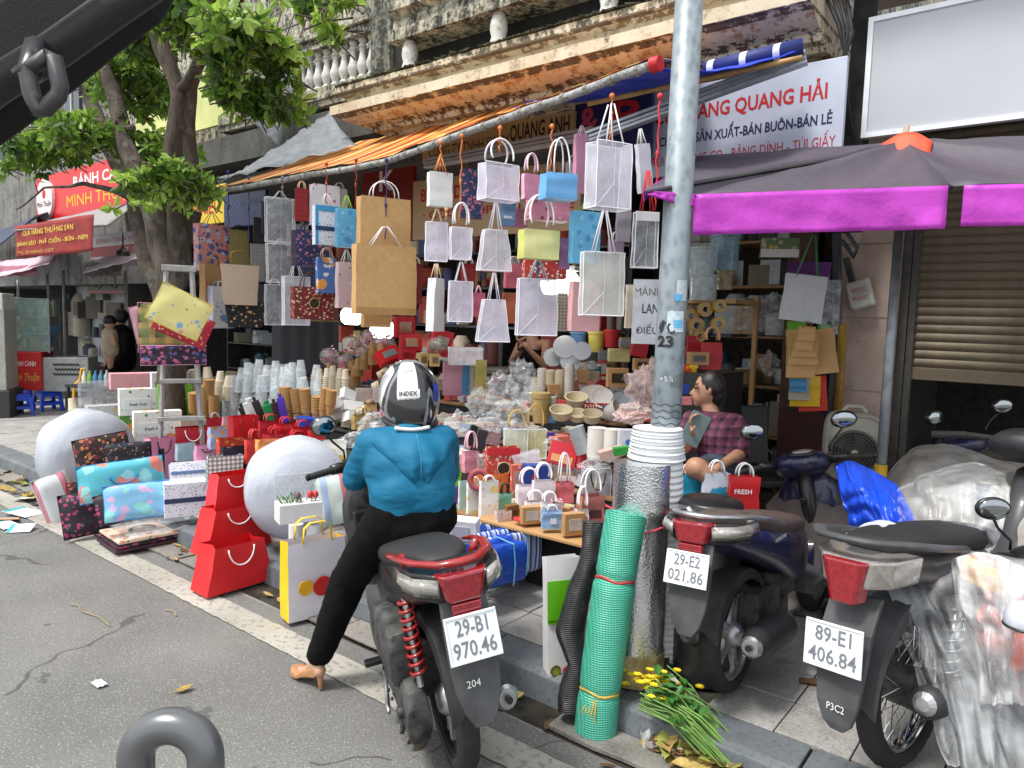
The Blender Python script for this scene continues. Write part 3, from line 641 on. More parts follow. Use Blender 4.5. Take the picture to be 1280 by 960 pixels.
 wheel(t, 1.27, R, .085, 'alloy', rim_m)
 return t, st
def bodypaint(c, dirt=(.12, .1, .07), coat=.4, name='body_paint', amt=.62):
 a = N(name); n1 = a.noise(6, det=7, rough=.75); n2 = a.noise(60, a.coord((1, 1, .3)), 3)
 b = a.mix(a.math('MULTIPLY', a.math('GREATER_THAN', a.math('ADD', a.math('MULTIPLY', n1, .7), a.math('MULTIPLY', n2, .35)), amt), .45), c, dirt); a.set(b, coat=coat)
 r = a.n('MapRange'); r.inputs[3].default_value = .2; r.inputs[4].default_value = .6; a.l(n1, r.inputs[0]); a.l(r.outputs[0], a.p.inputs['Roughness']); return a.mat
M_b1 = bodypaint((.012, .012, .013), (.06, .06, .056), coat=.15, name='matt_black_body', amt=.6)
M_b2 = bodypaint((.01, .012, .055), name='navy_metallic_body', amt=.57)
M_brn = mat((.11, .085, .08), .65, var=.2, vs=4, bump=.1, name='taupe_plastic')
M_brn2 = mat((.085, .06, .05), .6, var=.2, bump=.3, bs=200, name='brown_vinyl')
bike1, st1 = scooter('black and red scooter the woman in the blue jacket is sitting on', (-1.66, 1.86, .004), math.radians(149), math.radians(8), math.radians(-4), 1, M_b1, M_seat, M_red, M_gry2, M_gry, '29-B1', '970.46', '204', 'VISION', M_blk, badge_m=M_red)
bike2, st2 = scooter('dusty navy blue scooter with brown seat parked beside the lamp pole', (-1.02, 2.80, .135), math.radians(89), math.radians(3), math.radians(26), .88, M_b2, M_brn2, M_sil, M_gry2, M_gry, '29-E2', '021.86', None, 'VISION', M_sil, rscale=2)
# small green plastic bag hooked on the rider's scooter, red panel by her knee
m = M(); m.box((1.02, .1, .56), (.04, .12, .16)); obj('red_inner_panel', m, mat((.6, .06, .02), .4), bike1, bev=.015)
# ---- underbone bike under clear plastic
def underbone(label, loc, yaw, lean, steer):
 t = thing('motorbike', label, 'motorbike', mat=tr(loc) @ rz(yaw) @ rx(-lean), group='motorbikes at the kerb'); R = .28
 wheel(t, 0, R, .075, 'spoke', M_chr)
 body = M_b3 = bodypaint((.06, .06, .065), name='grey_bike_body')
 m = M(); m.loft([sup(x, z, hw, hh, 18, 2.8) for x, z, hw, hh in ((.6, .55, .08, .12), (.4, .6, .11, .12), (.2, .66, .12, .09), (0, .70, .12, .07), (-.2, .74, .11, .055), (-.32, .755, .09, .04), (-.38, .76, .06, .02))]); obj('body', m, body, t, smooth=180, sub=1)
 m = M(); m.loft([sup(x, z, hw, hh, 18, 2.8) for x, z, hw, hh in ((.62, .70, .09, .04), (.4, .735, .12, .05), (.1, .77, .13, .045), (-.15, .80, .12, .04), (-.28, .80, .08, .025))]); obj('seat', m, M_seat, t, smooth=180, sub=1)
 m = M(); m.tube([(.1, .14, .76), (-.1, .165, .80), (-.28, .15, .835), (-.38, .08, .845), (-.40, 0, .847), (-.38, -.08, .845), (-.28, -.15, .835), (-.1, -.165, .80), (.1, -.14, .76)], .022, 10, flat=.55); obj('grab_rail', m, M_gry2, t, smooth=180)
 m = M(); m.loft([[V((x, y, z)) for y, z in ((-w_, .79), (w_, .79), (w_*.9, .70), (-w_*.9, .70))] for x, w_ in ((-.2, .15), (-.33, .125), (-.39, .075))]); tl = obj('tail_light', m, M_clr, t, bev=.01)
 m = M(); m.loft([[V((x, y, z)) for y, z in ((-w_, .785), (w_, .785), (w_*.6, .65), (-w_*.6, .65))] for x, w_ in ((-.36, .085), (-.40, .07), (-.415, .055))]); obj('red_lens', m, M_lens, tl, bev=.008)
 m = M(); rings = []
 for i in range(10):
  a_ = math.radians(8+i*17); q = R+.05; rings.append([V((-math.cos(a_)*q, y, R+math.sin(a_)*q+dz)) for y, dz in ((-.07, -.05), (-.065, .0), (0, .014), (.065, 0), (.07, -.05), (0, -.004))])
 m.loft(rings); obj('rear_fender', m, M_gry2, t, smooth=50)
 m = M(); m.loft([[V((x, y, z)) for y in (-w_, w_)]+[V((x+.02, y, z)) for y in (w_, -w_)] for x, z, w_ in ((-.32, .66, .08), (-.38, .56, .08), (-.415, .44, .075), (-.43, .34, .065), (-.43, .28, .045), (-.425, .255, .02))]); fl = obj('mudguard_flap', m, M_gry2, t, bev=.004)
 text('P3C2', .055, .022, tr((-.434, .0, .33)) @ rz(-PI/2) @ rx(math.radians(-4)), M_wht, fl, name='painted_number')
 m = M(); m.box((0, 0, 0), (.19, .004, .14)); pl = obj('number_plate', m, M_plate, t, bev=.001); pl.matrix_local = tr((-.435, .01, .515)) @ rz(-PI/2-.08) @ rx(math.radians(-10)) @ ry(-.06)
 text('89-E1', .12, .046, tr((0, -.0035, .033)), M_ink, pl, bold=.012); text('406.84', .16, .046, tr((0, -.0035, -.030)), M_ink, pl, bold=.012)
 m = M()
 for c, s_ in (((0, -.004, .066), (.186, .003, .005)), ((0, -.004, -.066), (.186, .003, .005)), ((.091, -.004, 0), (.005, .003, .134)), ((-.091, -.004, 0), (.005, .003, .134))): m.box(c, s_)
 obj('plate_rim', m, M_plate, pl)
 for s_ in (1, -1):
  m = M(); m.tube([(0, s_*.13, .29), (.1, s_*.13, .6)], .02, 10); m.tube([V((0, s_*.13, .29)).lerp(V((.1, s_*.13, .6)), .2+.7*k/60)+V((.03*math.cos(k*.7), .03*math.sin(k*.7), 0)) for k in range(60)], .005, 5); obj('shock_absorber', m, M_sil, t, smooth=180)
 m = M(); m.tube([(.55, -.12, .2), (.3, -.15, .25), (.2, -.155, .27), (-.2, -.165, .34), (-.22, -.165, .343)], [.016, .03, .048, .05, .03], 16); mf = obj('muffler', m, M_gry, t, smooth=50)
 m = M(); m.box((.0, -.185, .34), (.3, .006, .06), rot=ry(math.radians(9))); obj('heat_shield', m, M_chr, mf, bev=.002)
 m = M(); m.tube([(-.22, -.165, .343), (-.235, -.165, .345)], [.036, .02], 14); obj('muffler_cap', m, M_sil, mf)
 m = M(); m.box((.55, 0, .32), (.36, .2, .2)); m.tube([(.7, 0, .34), (.9, 0, .36)], .06, 14); m.box((.3, .08, .3), (.5, .04, .07)); m.box((.45, -.2, .28), (.03, .3, .02)); m.box((.45, .2, .28), (.03, .3, .02)); obj('engine', m, M_eng, t, bev=.012)
 m = M(); m.loft([sup(x, z, hw, hh, 14, 2.5) for x, z, hw, hh in ((.62, .55, .06, .07), (.8, .5, .05, .06), (1.0, .66, .06, .12), (1.1, .8, .06, .12))]); obj('frame_cover', m, body, t, smooth=180)
 for s_ in (1, -1):
  m = M(); m.loft([[V((x, s_*y, z)) for x, y in ((x0, .05), (x0-.03, .17), (x0-.05, .19), (x0+.02, .06))] for x0, z in ((.95, .25), (1.02, .45), (1.08, .65), (1.12, .82))]); obj('leg_shield', m, M_gry2, t, bev=.01, smooth=60)
 m = M()
 for s_ in (1, -1): m.tube([(1.12, s_*.075, .75), (1.23, s_*.075, .28)], .02, 8)
 obj('fork', m, M_sil, t, smooth=180)
 wheel(t, 1.23, R, .07, 'spoke', M_chr)
 st = bpy.data.objects.new('steering', None); COL.objects.link(st); st.parent = t; st.matrix_local = tr((1.1, 0, .8)) @ rz(steer)
 m = M(); m.loft([sup(x, z, hw, hh, 16, 2.4) for x, z, hw, hh in ((-.1, .22, .05, .03), (-.05, .21, .14, .06), (.05, .2, .15, .08), (.15, .19, .09, .08), (.2, .18, .03, .03))]); obj('handlebar_cover', m, M_gry, st, smooth=180)
 for s_ in (1, -1):
  m = M(); m.tube([(-.02, s_*.13, .23), (-.05, s_*.22, .24)], .014, 8); m.tube([V((-.05, s_*.22, .24)).lerp(V((-.09, s_*.35, .235)), k/10) for k in range(11)], [.018 if k % 2 else .016 for k in range(11)], 10); obj('grip', m, M_rub, st, smooth=60)
 return t, st
bike3, st3 = underbone('grey motorbike with wire spoked wheels draped in clear plastic', (-.37, 2.69, .14), math.radians(75), math.radians(3), math.radians(6))
# ================================================================ AWNINGS, UMBRELLA, POLE, SIGNS, LEFT SHOPS
def local_obj(o, par):           # world coordinates into a thing placed with a plain translation
 o.matrix_parent_inverse = par.matrix_basis.inverted(); return o
def W_(name, m, mt, par, **k): return local_obj(obj(name, m, mt, par, **k), par)
def cloth(A, B, C, D, nu=40, nv=20, sag=.05, wr=.012, sc=6):
 A, B, C, D = V(A), V(B), V(C), V(D)
 def f(u, v):
  p = A.lerp(B, u).lerp(D.lerp(C, u), v); p.z -= sag*4*v*(1-v)*1.0; q = noise.noise(V((u*sc, v*sc*.35, sag*77)))+.5*noise.noise(V((u*sc*3, v*sc, 3)))
  return p+V((0, -q*wr*.6, q*wr))
 m = M(); m.grid(nu, nv, f); return m
# striped tarpaulin
aw = thing('striped_awning', 'orange, yellow and red striped tarpaulin awning on a grey front pole above the hanging bags', 'awning', at(250, 240, y=3.9))
L0, LM, L1 = at(252, 243, y=3.9), at(480, 203, y=3.88), at(815, 82, y=3.45)
def front(t): return L0.lerp(LM, t/.45) if t < .45 else LM.lerp(L1, (t-.45)/.55)
Tb0, Tb1 = at(400, 190, y=5.2), at(880, 66, y=5.1)
def tarp(u, v):
 q = front(u)+V((0, 0, .04)); r_ = q.lerp(Tb0.lerp(Tb1, u), v); r_.z -= .1*v*(1-v)
 n_ = noise.noise(V((u*16, v*1.2, 2)))+.4*noise.noise(V((u*50, v*3, 5))); return r_+V((0, 0, n_*.022))
m = M(); m.grid(90, 24, tarp)
W_('tarpaulin', m, stripes(['b04818', 'dca040', 'c06020', 'e8c070', '982c14', 'd88c30', 'a8401c', 'd8b060'], 1.3, 0, bump=.3), aw, smooth=180, solid=.003)
pts = [front(k/40)+V((0, 0, .012*noise.noise(V((k*.3, 0, 0))))) for k in range(41)]
m = M(); m.tube(pts, [.024+.004*noise.noise(V((k*.8, 4, 0))) for k in range(41)], 10); W_('front_pole', m, aged((.3, .3, .29), (.5, .5, .49), amt=.5, name='grimy_pole', sc=9, zs=1), aw, smooth=180)
for k in range(26):
 q = front((k+.5)/26); m = M(); dd = (front((k+.6)/26)-q).normalized(); m.tube([q-dd*.012, q+dd*.012], .030, 8); W_('lashing', m, mat('8a8478', .8), aw)
m = M(); m.tube([L1, L1+(L1-L0).normalized()*.05], [.042, .038], 14); W_('end_cap', m, mat('c01820', .4), aw, smooth=50, label='red plastic end cap')
m = cloth(at(640, 135, y=4.4), at(812, 84, y=3.42), at(1004, 60, y=4.0), at(990, 74, y=4.6), 40, 14, .05, .02, 9)
bt = thing('blue_tarpaulin', 'bright blue tarpaulin stretched below the cornice beside the striped awning', 'tarpaulin', at(812, 84, y=3.42))
W_('sheet', m, mat('1c3cc0', .5, var=.1, vs=3), bt, smooth=180, solid=.003)
m = M(); m.tube([at(880, 88, y=3.9), at(1004, 58, y=4.02)], .045, 10); W_('rolled_edge', m, stripes(['14246a', '14246a', '14246a', 'e8e8ee', '14246a'], 6, 0), bt, smooth=180)
# bamboo and aluminium rails
def pole_thing(name, label, cat_, a_, b_, r, mt, **k):
 m = M(); n = 14; d = V(b_)-V(a_); pts = [V((0, 0, 0))+d*i/n for i in range(n+1)]; m.tube(pts, r if isinstance(r, list) else [r*(1.12 if (i % 3 == 0 and k.get('nodes')) else 1) for i in range(n+1)], 10)
 o = obj(name, m, mt, smooth=180, loc=a_); return props(o, label, cat_)
pole_thing('bamboo_pole', 'bamboo pole slung under the blue tarpaulin, carrying the clear bags', 'pole', at(735, 130, y=3.7), at(1003, 72, y=3.95), .014, mat('b08c58', .6, var=.2), nodes=True)
def rail(name, label, a_, b_, w_=.05, h_=.05, col='b8c0c8'):
 a_, b_ = V(a_), V(b_); d = b_-a_; L = d.length; m = M()
 for k in range(3): m.box((L/2, 0, (k-1)*h_*.36), (L, w_*(1 if k != 1 else .7), h_*.26))
 o = obj(name, m, mat(col, .35, .5, var=.1), bev=.002, loc=a_); o.rotation_euler = d.to_track_quat('X', 'Z').to_euler(); return props(o, label, 'rail')
rail('aluminium_rail', 'slanting aluminium awning rail in front of the white shop sign', at(735, 172, y=3.85), at(1008, 72, y=4.1), .06, .07)
rail('aluminium_rail', 'long pale aluminium rail under the beige company sign', at(532, 205, y=4.3), at(742, 166, y=4.3), .06, .08)
# white translucent sheeting at the left of the awning
fs = obj('plastic_sheet', cloth(at(245, 232, y=3.95), at(448, 182, y=4.6), at(412, 140, y=5.0), at(300, 215, y=5.2), 40, 20, .03, .03, 12), film('8c9298', .62, .35, .8, cs=9), smooth=180, solid=.002, label='grey translucent plastic sheet spread over the left end of the awning', category='plastic sheet')
fs = obj('plastic_sheet', cloth(at(352, 75, y=5.0), at(372, 100, y=5.0), at(347, 180, y=5.0), at(300, 140, y=5.0), 14, 20, .0, .05, 8), film('787e84', .55, .3, .8, cs=9), smooth=180, solid=.002, label='torn grey plastic sheet hanging down by the balusters', category='plastic sheet')
# ---- street umbrella, dark purple with magenta valance
ux = at(1109, 480, y=3.95); UP = V((ux.x, ux.y, .13))
um = thing('umbrella', 'big square dark purple umbrella with magenta valance in front of the shutter', 'umbrella', UP)
apex = at(1132, 176, y=3.97)
cA, cB = at(1189, 232, z=2.2), at(868, 243, z=2.17); cC = at(806, 238, z=2.17)
ex = (cA-cB).normalized(); wq = (cA-cB).length
cR = cA+V((1.35, .55, .0)); cD = at(872, 196, y=4.4); cE = at(1330, 168, y=5.1)
cs_ = [cC, cB, cA, cR, cE, cD]
a = N('umbrella_cloth'); n1 = a.noise(3, det=5); b = a.ramp(n1, [(.3, (.055, .045, .062)), (.7, (.085, .07, .092))]); a.set(b, rough=.6); a.bump(a.noise(7, a.coord((1, 3, 1))), .35, .02); M_umb = a.mat
m = M()
for i in range(6):
 p, q = cs_[i], cs_[(i+1) % 6]; n_ = 12
 def f(u, v):
  e = p.lerp(q, u); r_ = apex.lerp(e, v); r_.z -= .05*math.sin(PI*v)*math.sin(PI*u)*1.6; r_.z += .012*noise.noise(r_*5); return r_
 m.grid(n_, n_, f)
W_('canopy', m, M_umb, um, smooth=60, solid=.003)
M_mag = N('magenta_valance'); n1 = M_mag.noise(5, M_mag.coord((1, 1, .4)), 5); M_mag.set(M_mag.ramp(n1, [(.3, (.36, .022, .36)), (.7, (.52, .05, .50))]), rough=.5); M_mag.bump(M_mag.noise(12), .4, .02); M_mag = M_mag.mat
for i, (h0, g0, g1) in enumerate(((.05, 0, 0), (.17, .0, .012), (.16, .03, 0), (.16, 0, 0), (.16, 0, 0), (.05, 0, 0))):
 p, q = cs_[i], cs_[(i+1) % 6]
 if i == 0: p = p
 d = (q-p); out = V((d.y, -d.x, 0)).normalized()
 def f(u, v):
  e = p.lerp(q, g0+(1-g0-g1)*u); k = v*h0*(1 if i else (.35+.65*min(1, u*1.3)))
  return e+V((0, 0, -k))+out*(.012*noise.noise(V((u*9+i*5, v*2, 1)))*v*2+.004)
 m = M(); m.grid(30, 8, f); W_('valance', m, M_mag, um, smooth=180, solid=.002)
m = M()
for c_ in cs_: m.tube([apex-V((0, 0, .03)), c_-V((0, 0, .01))], .01, 6)
W_('rib', m, M_blk, um)
m = M(); m.tube([UP, UP+V((0, 0, 1.2)), V((apex.x, apex.y, apex.z))], [.024, .024, .02], 12); W_('pole', m, mat('8a8f92', .4, .6, var=.2), um, smooth=180)
m = M(); m.tube([UP+V((0, 0, .3)), UP+V((0, 0, .82))], .03, 10); W_('yellow_sleeve', m, mat('c89a20', .5), um, smooth=180)
m = M(); m.lathe([(.22, 0), (.22, .05), (.05, .07), (.03, .3)], 20, mat=tr(UP)); W_('base', m, M_gry2, um, smooth=50)
m = M(); m.grid(10, 6, lambda u, v: apex+V(((u-.5)*.24, (v-.5)*.18-.02, .035-.25*(u-.5)**2-.9*(v-.5)**2+.008*noise.noise(V((u*7, v*7, 0)))))); W_('patch', m, mat('d8502c', .6), um, smooth=180, solid=.003)
m = M(); m.tube([apex, apex+V((0, 0, .07))], .014, 8); W_('finial', m, mat('c8b8a8', .5), um)
# ---- galvanised lamp pole
pb = at(816, 818, z=.13); ptop = at(862, -8, y=pb.y+.0)
a = N('galvanised_steel'); v_ = a.vor(28, a.coord((1, 1, .6)))[0]; b = a.ramp(a.math('ADD', a.math('MULTIPLY', v_, .8), a.math('MULTIPLY', a.noise(40, det=3), .5)), [(.25, (.15, .185, .205)), (.75, (.28, .325, .35))]); b = a.mix(a.math('MULTIPLY', a.math('GREATER_THAN', a.noise(7, det=6), .66), .5), b, (.13, .12, .11)); a.set(b, rough=.5, metal=.3); M_galv = a.mat
lp = thing('lamp_pole', 'galvanised steel lamp pole marked ĐC 23 rising from a bolted base plate', 'pole', pb)
PR = .066
m = M(); ax_ = (ptop-pb).normalized(); m.tube([V((0, 0, 0)), (ptop-pb)*.5, (ptop-pb)*1.2], [PR+.004, PR-.003, PR-.01], 32); obj('shaft', m, M_galv, lp, smooth=180)
m = M(); m.box((0, 0, .01), (.34, .34, .02)); obj('base_plate', m, M_gry, lp, bev=.004)
for sx in (-1, 1):
 for sy in (-1, 1): m = M(); m.tube([(sx*.13, sy*.13, .02), (sx*.13, sy*.13, .05)], .022, 6); m.tube([(sx*.13, sy*.13, .05), (sx*.13, sy*.13, .075)], .011, 8); obj('bolt', m, M_eng, lp)
def wrap_text(s, u, v, wpx, hpx, mt, bold=.02):
 p = at(u, v, y=pb.y)
 for _ in range(3): p = at(u, v, d=dep(pb+ax_*((p.z-pb.z)/ax_.z))-PR)
 rel = p-pb; k = px(p); o = text(s, wpx*k, hpx*k, Matrix(), mt, lp, bold=bold)
 c0 = rel.z*ax_/ax_.z; th = math.atan2(EYE.y-pb.y, EYE.x-pb.x); off = (rel-c0); side = V((-math.sin(th), math.cos(th), 0)); off_a = math.asin(max(-.9, min(.9, off.dot(side)/PR)))
 bm = o.data
 for q in bm.vertices:
  x, y = q.co.x, q.co.y; a2 = th+(x/PR)+max(-1, min(1, off_a)); rr = PR+.0015-.003*(c0.z+y)/3
  q.co = (rr*math.cos(a2), rr*math.sin(a2), y)
 # remap: text plane x->angle, y->height; undo the upright rotation
 o.matrix_local = Matrix.Translation(c0)
M_bk = mat((.02, .02, .025), .6, var=0, name='black_ink')
wrap_text('ĐC', 833, 409, 22, 17, M_bk, .04); wrap_text('23', 831, 427, 22, 15, M_bk, .04); wrap_text('+ % ¾', 833, 474, 16, 7, M_wht, 0)
for k in range(7):
 m = M(); z0 = 1.14+rnd.uniform(-.06, .06); th0 = rnd.uniform(-2.9, -1.3); th = math.atan2(EYE.y-pb.y, EYE.x-pb.x)
 z0 = at(840, 505+k*8, y=pb.y).z-pb.z; c0 = ax_*z0
 m.tube([c0+V(((PR+.002)*math.cos(th-1.1+2.2*i/10), (PR+.002)*math.sin(th-1.1+2.2*i/10), .006*math.sin(i*1.7+k))) for i in range(11)], .0018, 4); obj('tie_wire', m, M_bk, lp)
for (u, v, wp, hp, c) in ((853, 363, 16, 26, 'b8c4c8'), (845, 402, 22, 26, 'c4d4dc'), (848, 372, 10, 8, '58a8d8'), (848, 405, 12, 10, '68b0dc')):
 p = at(u, v, y=pb.y)
 for _ in range(3): p = at(u, v, d=dep(pb+ax_*((p.z-pb.z)/ax_.z))-PR)
 p = p-pb; c0 = ax_*(p.z/ax_.z); k = px(p+pb); th = math.atan2(EYE.y-pb.y, EYE.x-pb.x); side = V((-math.sin(th), math.cos(th), 0)); oa = math.asin(max(-.9, min(.9, (p-c0).dot(side)/PR))); rr = PR-.003*p.z/3+(.0012 if c[0] in 'bc' else .002)
 m = M(); m.grid(8, 4, lambda a1, b1: c0+V((rr*math.cos(th+oa+(a1-.5)*wp*k/PR), rr*math.sin(th+oa+(a1-.5)*wp*k/PR), (b1-.5)*hp*k+.002*noise.noise(V((a1*5, b1*5, c0.z)))))); obj('sticker', m, mat(c, .6, var=.15, vs=60), lp)
# ---- signs
def sign(name, label, u0, v0, u1, v1, y, hpx, col, th=.04, yaw=0, frame=None, rough=.4, catg='sign'):
 """board whose lower edge runs between two surveyed points on a plane of depth y"""
 a_, b_ = at(u0, v0, y=y), at(u1, v1, y=y); z = (a_.z+b_.z)/2; t = thing(name, label, catg, (a_.x, y, a_.z)); d = b_-a_; L = math.hypot(d.x, 0)
 h = hpx*px(b_)
 m = M(); m.box((L/2, th/2, h/2), (L, th, h)); obj('board', m, mat(col, rough, var=.06, vs=3) if isinstance(col, str) else col, t, bev=.003)
 return t, L, h
def put(t, s, cx, cz, w_, h_, mt, bold=.03, name='lettering', **k): return text(s, w_, h_, tr((cx, -.002, cz)), mt, t, bold=0 if 'M' in s else min(bold, .022), name=name, **k)
R_ = mat('b81c20', .5, var=0, name='red_letters'); Bn = mat('161c50', .5, var=0, name='navy_letters')
t, L, h = sign('shop_sign', 'white shop sign with red QUANG HẢI lettering, right of the lamp pole', 812, 222, 1052, 186, 4.75, 122, 'b9c0d0')
put(t, 'CỬA HÀNG QUANG HẢI', L*.47, h*.70, L*.9, h*.25, R_, .05); put(t, 'CHUYÊN SẢN XUẤT-BÁN BUÔN-BÁN LẺ', L*.50, h*.43, L*.90, h*.17, Bn, .02); put(t, 'TÚI PE - MÀNG CO - BĂNG DÍNH - TÚI GIẤY', L*.49, h*.20, L*.96, h*.17, R_, .03)
t, L, h = sign('company_sign', 'beige sign reading CÔNG TY TNHH SX TM QUANG ANH below the awning', 528, 204, 716, 176, 4.6, 36, 'c0a878')
put(t, 'CÔNG TY TNHH SX TM', L*.33, h*.42, L*.56, h*.5, M_bk, .02); put(t, 'QUANG ANH', L*.80, h*.52, L*.36, h*.7, M_bk, .05)
t, L, h = sign('product_sign', 'beige and red sign listing BĂNG DÍNH behind the white bags', 515, 300, 725, 262, 4.9, 86, 'c0a47c')
put(t, 'BĂNG DÍNH', L*.26, h*.78, L*.4, h*.3, R_, .04); put(t, 'NILON - MÀNG', L*.74, h*.80, L*.45, h*.3, R_, .04); put(t, '· CỐC · HỘP', L*.3, h*.42, L*.45, h*.24, R_, .03); put(t, 'TÚI XỐP PE', L*.78, h*.42, L*.38, h*.24, R_, .03)
t, L, h = sign('product_sign', 'dark red sign with a big white letter and grid pattern behind the kraft bags', 452, 305, 516, 292, 4.9, 92, '7c1418')
put(t, 'K', L*.5, h*.85, L*.3, h*.28, M_wht, .05); put(t, 'HIẾU', L*.72, h*.5, L*.4, h*.13, M_wht); put(t, 'TÚI GIẤY', L*.7, h*.33, L*.5, h*.1, M_wht)
m = M()
for k in range(7): m.box((L*(.2+.05*k), -.004, h*.45), (.01, .004, h*.4)); m.box((L*.35, -.004, h*(.28+.055*k)), (L*.34, .004, .01))
obj('grid_motif', m, mat('b89868', .5), t)
t, L, h = sign('banner', 'dark blue sign with red ampersand and P behind the hanging cord', 716, 215, 812, 200, 4.65, 88, '1c2858')
put(t, '&', L*.2, h*.72, L*.28, h*.4, mat('c84860', .5, var=0), .06); put(t, 'P', L*.68, h*.72, L*.34, h*.42, R_, .06)
# hanging white notice
p = at(827, 360, y=3.62)
t = thing('hanging_notice', 'white notice reading MÀNH LAN ĐIỀU hanging just left of the lamp pole', 'notice', at(808, 430, y=3.65), facing(at(808, 430, y=3.65)))
k = px(t.location); m = M(); m.box((0, 0, 40*k), (38*k, .004, 80*k)); obj('card', m, mat('c8ccd4', .6), t)
put(t, 'MÀNH', 0, 66*k, 34*k, 12*k, M_bk, .02); put(t, 'LAN', 3*k, 44*k, 20*k, 12*k, M_bk, .02); put(t, 'ĐIỀU', 0, 19*k, 28*k, 13*k, M_bk, .02)
# yellow stall sign behind the tree, blue banner
t, L, h = sign('yellow_sign', 'yellow sign with red letters between the tree and the foil bag', 218, 285, 282, 272, 5.1, 48, 'd8b820')
put(t, 'ÁNH KIỀU', L*.5, h*.5, L*.8, h*.45, R_, .05)
t, L, h = sign('blue_banner', 'dark blue banner in shadow behind the blue cords', 280, 285, 332, 275, 4.9, 42, '101c48'); _m = mat('40507c', .6, var=0); put(t, 'BUÔN BÁN', L*.5, h*.7, L*.8, h*.22, _m); put(t, 'MÀNG PE', L*.5, h*.35, L*.6, h*.2, _m)
# ---- buildings and shops further down the street
FB = thing('distant_building', 'tall dark stained building with a pale yellow banner board beyond the tree', 'building', (-16, 6, 0))
m = M(); m.box((-20.2, 8.6, 4.9), (14, 4.8, 5.6)); W_('wall', m, aged((.16, .155, .15), (.26, .25, .24), amt=.5, name='dark_facade'), FB)
m = M(); m.box((-28, 9.2, 6), (3, 6, 12)); m.box((-34, 7, 6), (8, 8, 12)); W_('wall', m, aged((.3, .29, .28), (.4, .39, .38), amt=.5, name='grey_facade'), FB)
for k in range(5): m = M(); m.box((-16.3-k*1.1, 6.17, 5.6), (.7, .06, 1.3)); wn = W_('window', m, mat('3a444c', .2), FB); m = M(); m.box((-16.3-k*1.1, 6.13, 5.6), (.04, .03, 1.3)); m.box((-16.3-k*1.1, 6.13, 6.28), (.8, .04, .06)); q = obj('frame', m, M_wh, wn)
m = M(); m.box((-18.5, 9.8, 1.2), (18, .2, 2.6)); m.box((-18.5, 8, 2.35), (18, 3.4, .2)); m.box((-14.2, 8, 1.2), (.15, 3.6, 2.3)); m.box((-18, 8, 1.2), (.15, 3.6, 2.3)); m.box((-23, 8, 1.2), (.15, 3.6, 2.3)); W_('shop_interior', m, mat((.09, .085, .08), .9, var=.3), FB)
a_ = at(172, 176, y=5.6); t = thing('banner_board', 'faded pale yellow banner board behind the tree', 'banner', at(172, 178, y=5.3)); b_ = at(290, 150, y=5.3)
m = M(); L = b_.x-t.location.x; m.box((L/2, 0, .3), (L, .05, .75)); obj('board', m, mat('c8cc84', .6, var=.15, vs=2), t); put(t, 'VẢI BẠT - NYLON', L*.45, .3, L*.6, .16, mat('a0a878', .5), .02)
t, L, h = sign('restaurant_sign', 'red shop sign with round logo, white BÁNH CANH and yellow MINH THUẬN letters', 46, 278, 170, 246, 5.4, 66, 'd01418')
put(t, 'BÁNH CANH', L*.7, h*.74, L*.55, h*.28, M_wht, .07, depth=.03); put(t, 'MINH THUẬN', L*.68, h*.34, L*.66, h*.40, mat('f0b800', .5), .08)
m = M(); m.lathe([(h*.46, 0), (h*.46, .05)], 28, mat=tr((L*.13, -.0, h*.46)) @ rx(PI/2)); obj('logo_disc', m, mat('e8d8d8', .5), t); m = M(); m.lathe([(h*.1, 0), (h*.04, .004)], 12, mat=tr((L*.13, -.051, h*.58)) @ rx(PI/2)); obj('logo_mark', m, R_, t); text('Minh Thuận', L*.16, None, tr((L*.13, -.056, h*.35)), M_bk, t)
t, L, h = sign('restaurant_sign', 'white sign with red band and phone number right of the banner', 115, 335, 186, 322, 4.9, 44, 'd8d4dc'); m = M(); m.box((L/2, -.004, h*.48), (L, .006, h*.3)); obj('red_band', m, R_, t); put(t, 'BÁNH CANH MINH', L*.5, h*.82, L*.8, h*.2, R_, .03); text('ĐT: 0912', L*.4, h*.18, tr((L*.75, -.009, h*.48)), M_wht, t)
# grey roof sheet and hanging cloth banner
r0, r1 = at(20, 284, y=3.9), at(158, 262, y=4.3)
a = N('corrugated'); x = a.sep(a.coord())
ro = obj('roof_sheet', cloth(at(18, 288, y=3.7), at(135, 282, y=3.9), at(170, 252, y=5.2), at(60, 276, y=5.2), 20, 8, .02, .01), mat('8c8c8c', .6), solid=.02, smooth=180, label='grey corrugated roof sheet over the red banner', category='roof sheet')
t = thing('cloth_banner', 'dark red cloth banner with yellow letters reading CỬA HÀNG THƯỜNG SƠN', 'banner', at(20, 322, y=3.75)); b_ = at(118, 320, y=3.75); L = b_.x-t.location.x; h = 38*px(t.location)
m = M(); m.grid(30, 10, lambda u, v: (L*u, .012*math.sin(u*17+v*3)*1.0-.006, h*(v)-.01*math.sin(PI*u)*(1-v))); obj('cloth', m, mat('8c2018', .7, var=.15, vs=6), t, smooth=180, solid=.004)
Yl = mat('c8a83c', .6, var=0); text('CỬA HÀNG THƯỜNG SƠN', L*.66, h*.22, tr((L*.46, -.02, h*.76)), Yl, t, bold=.03); text('BÁNH XÈO · PHỞ CUỐN - BÚN - NEM', L*.9, h*.2, tr((L*.5, -.02, h*.44)), Yl, t, bold=.03); text('ĐC: 29 HÀNG CÓT', L*.5, h*.12, tr((L*.3, -.02, h*.14)), Yl, t)
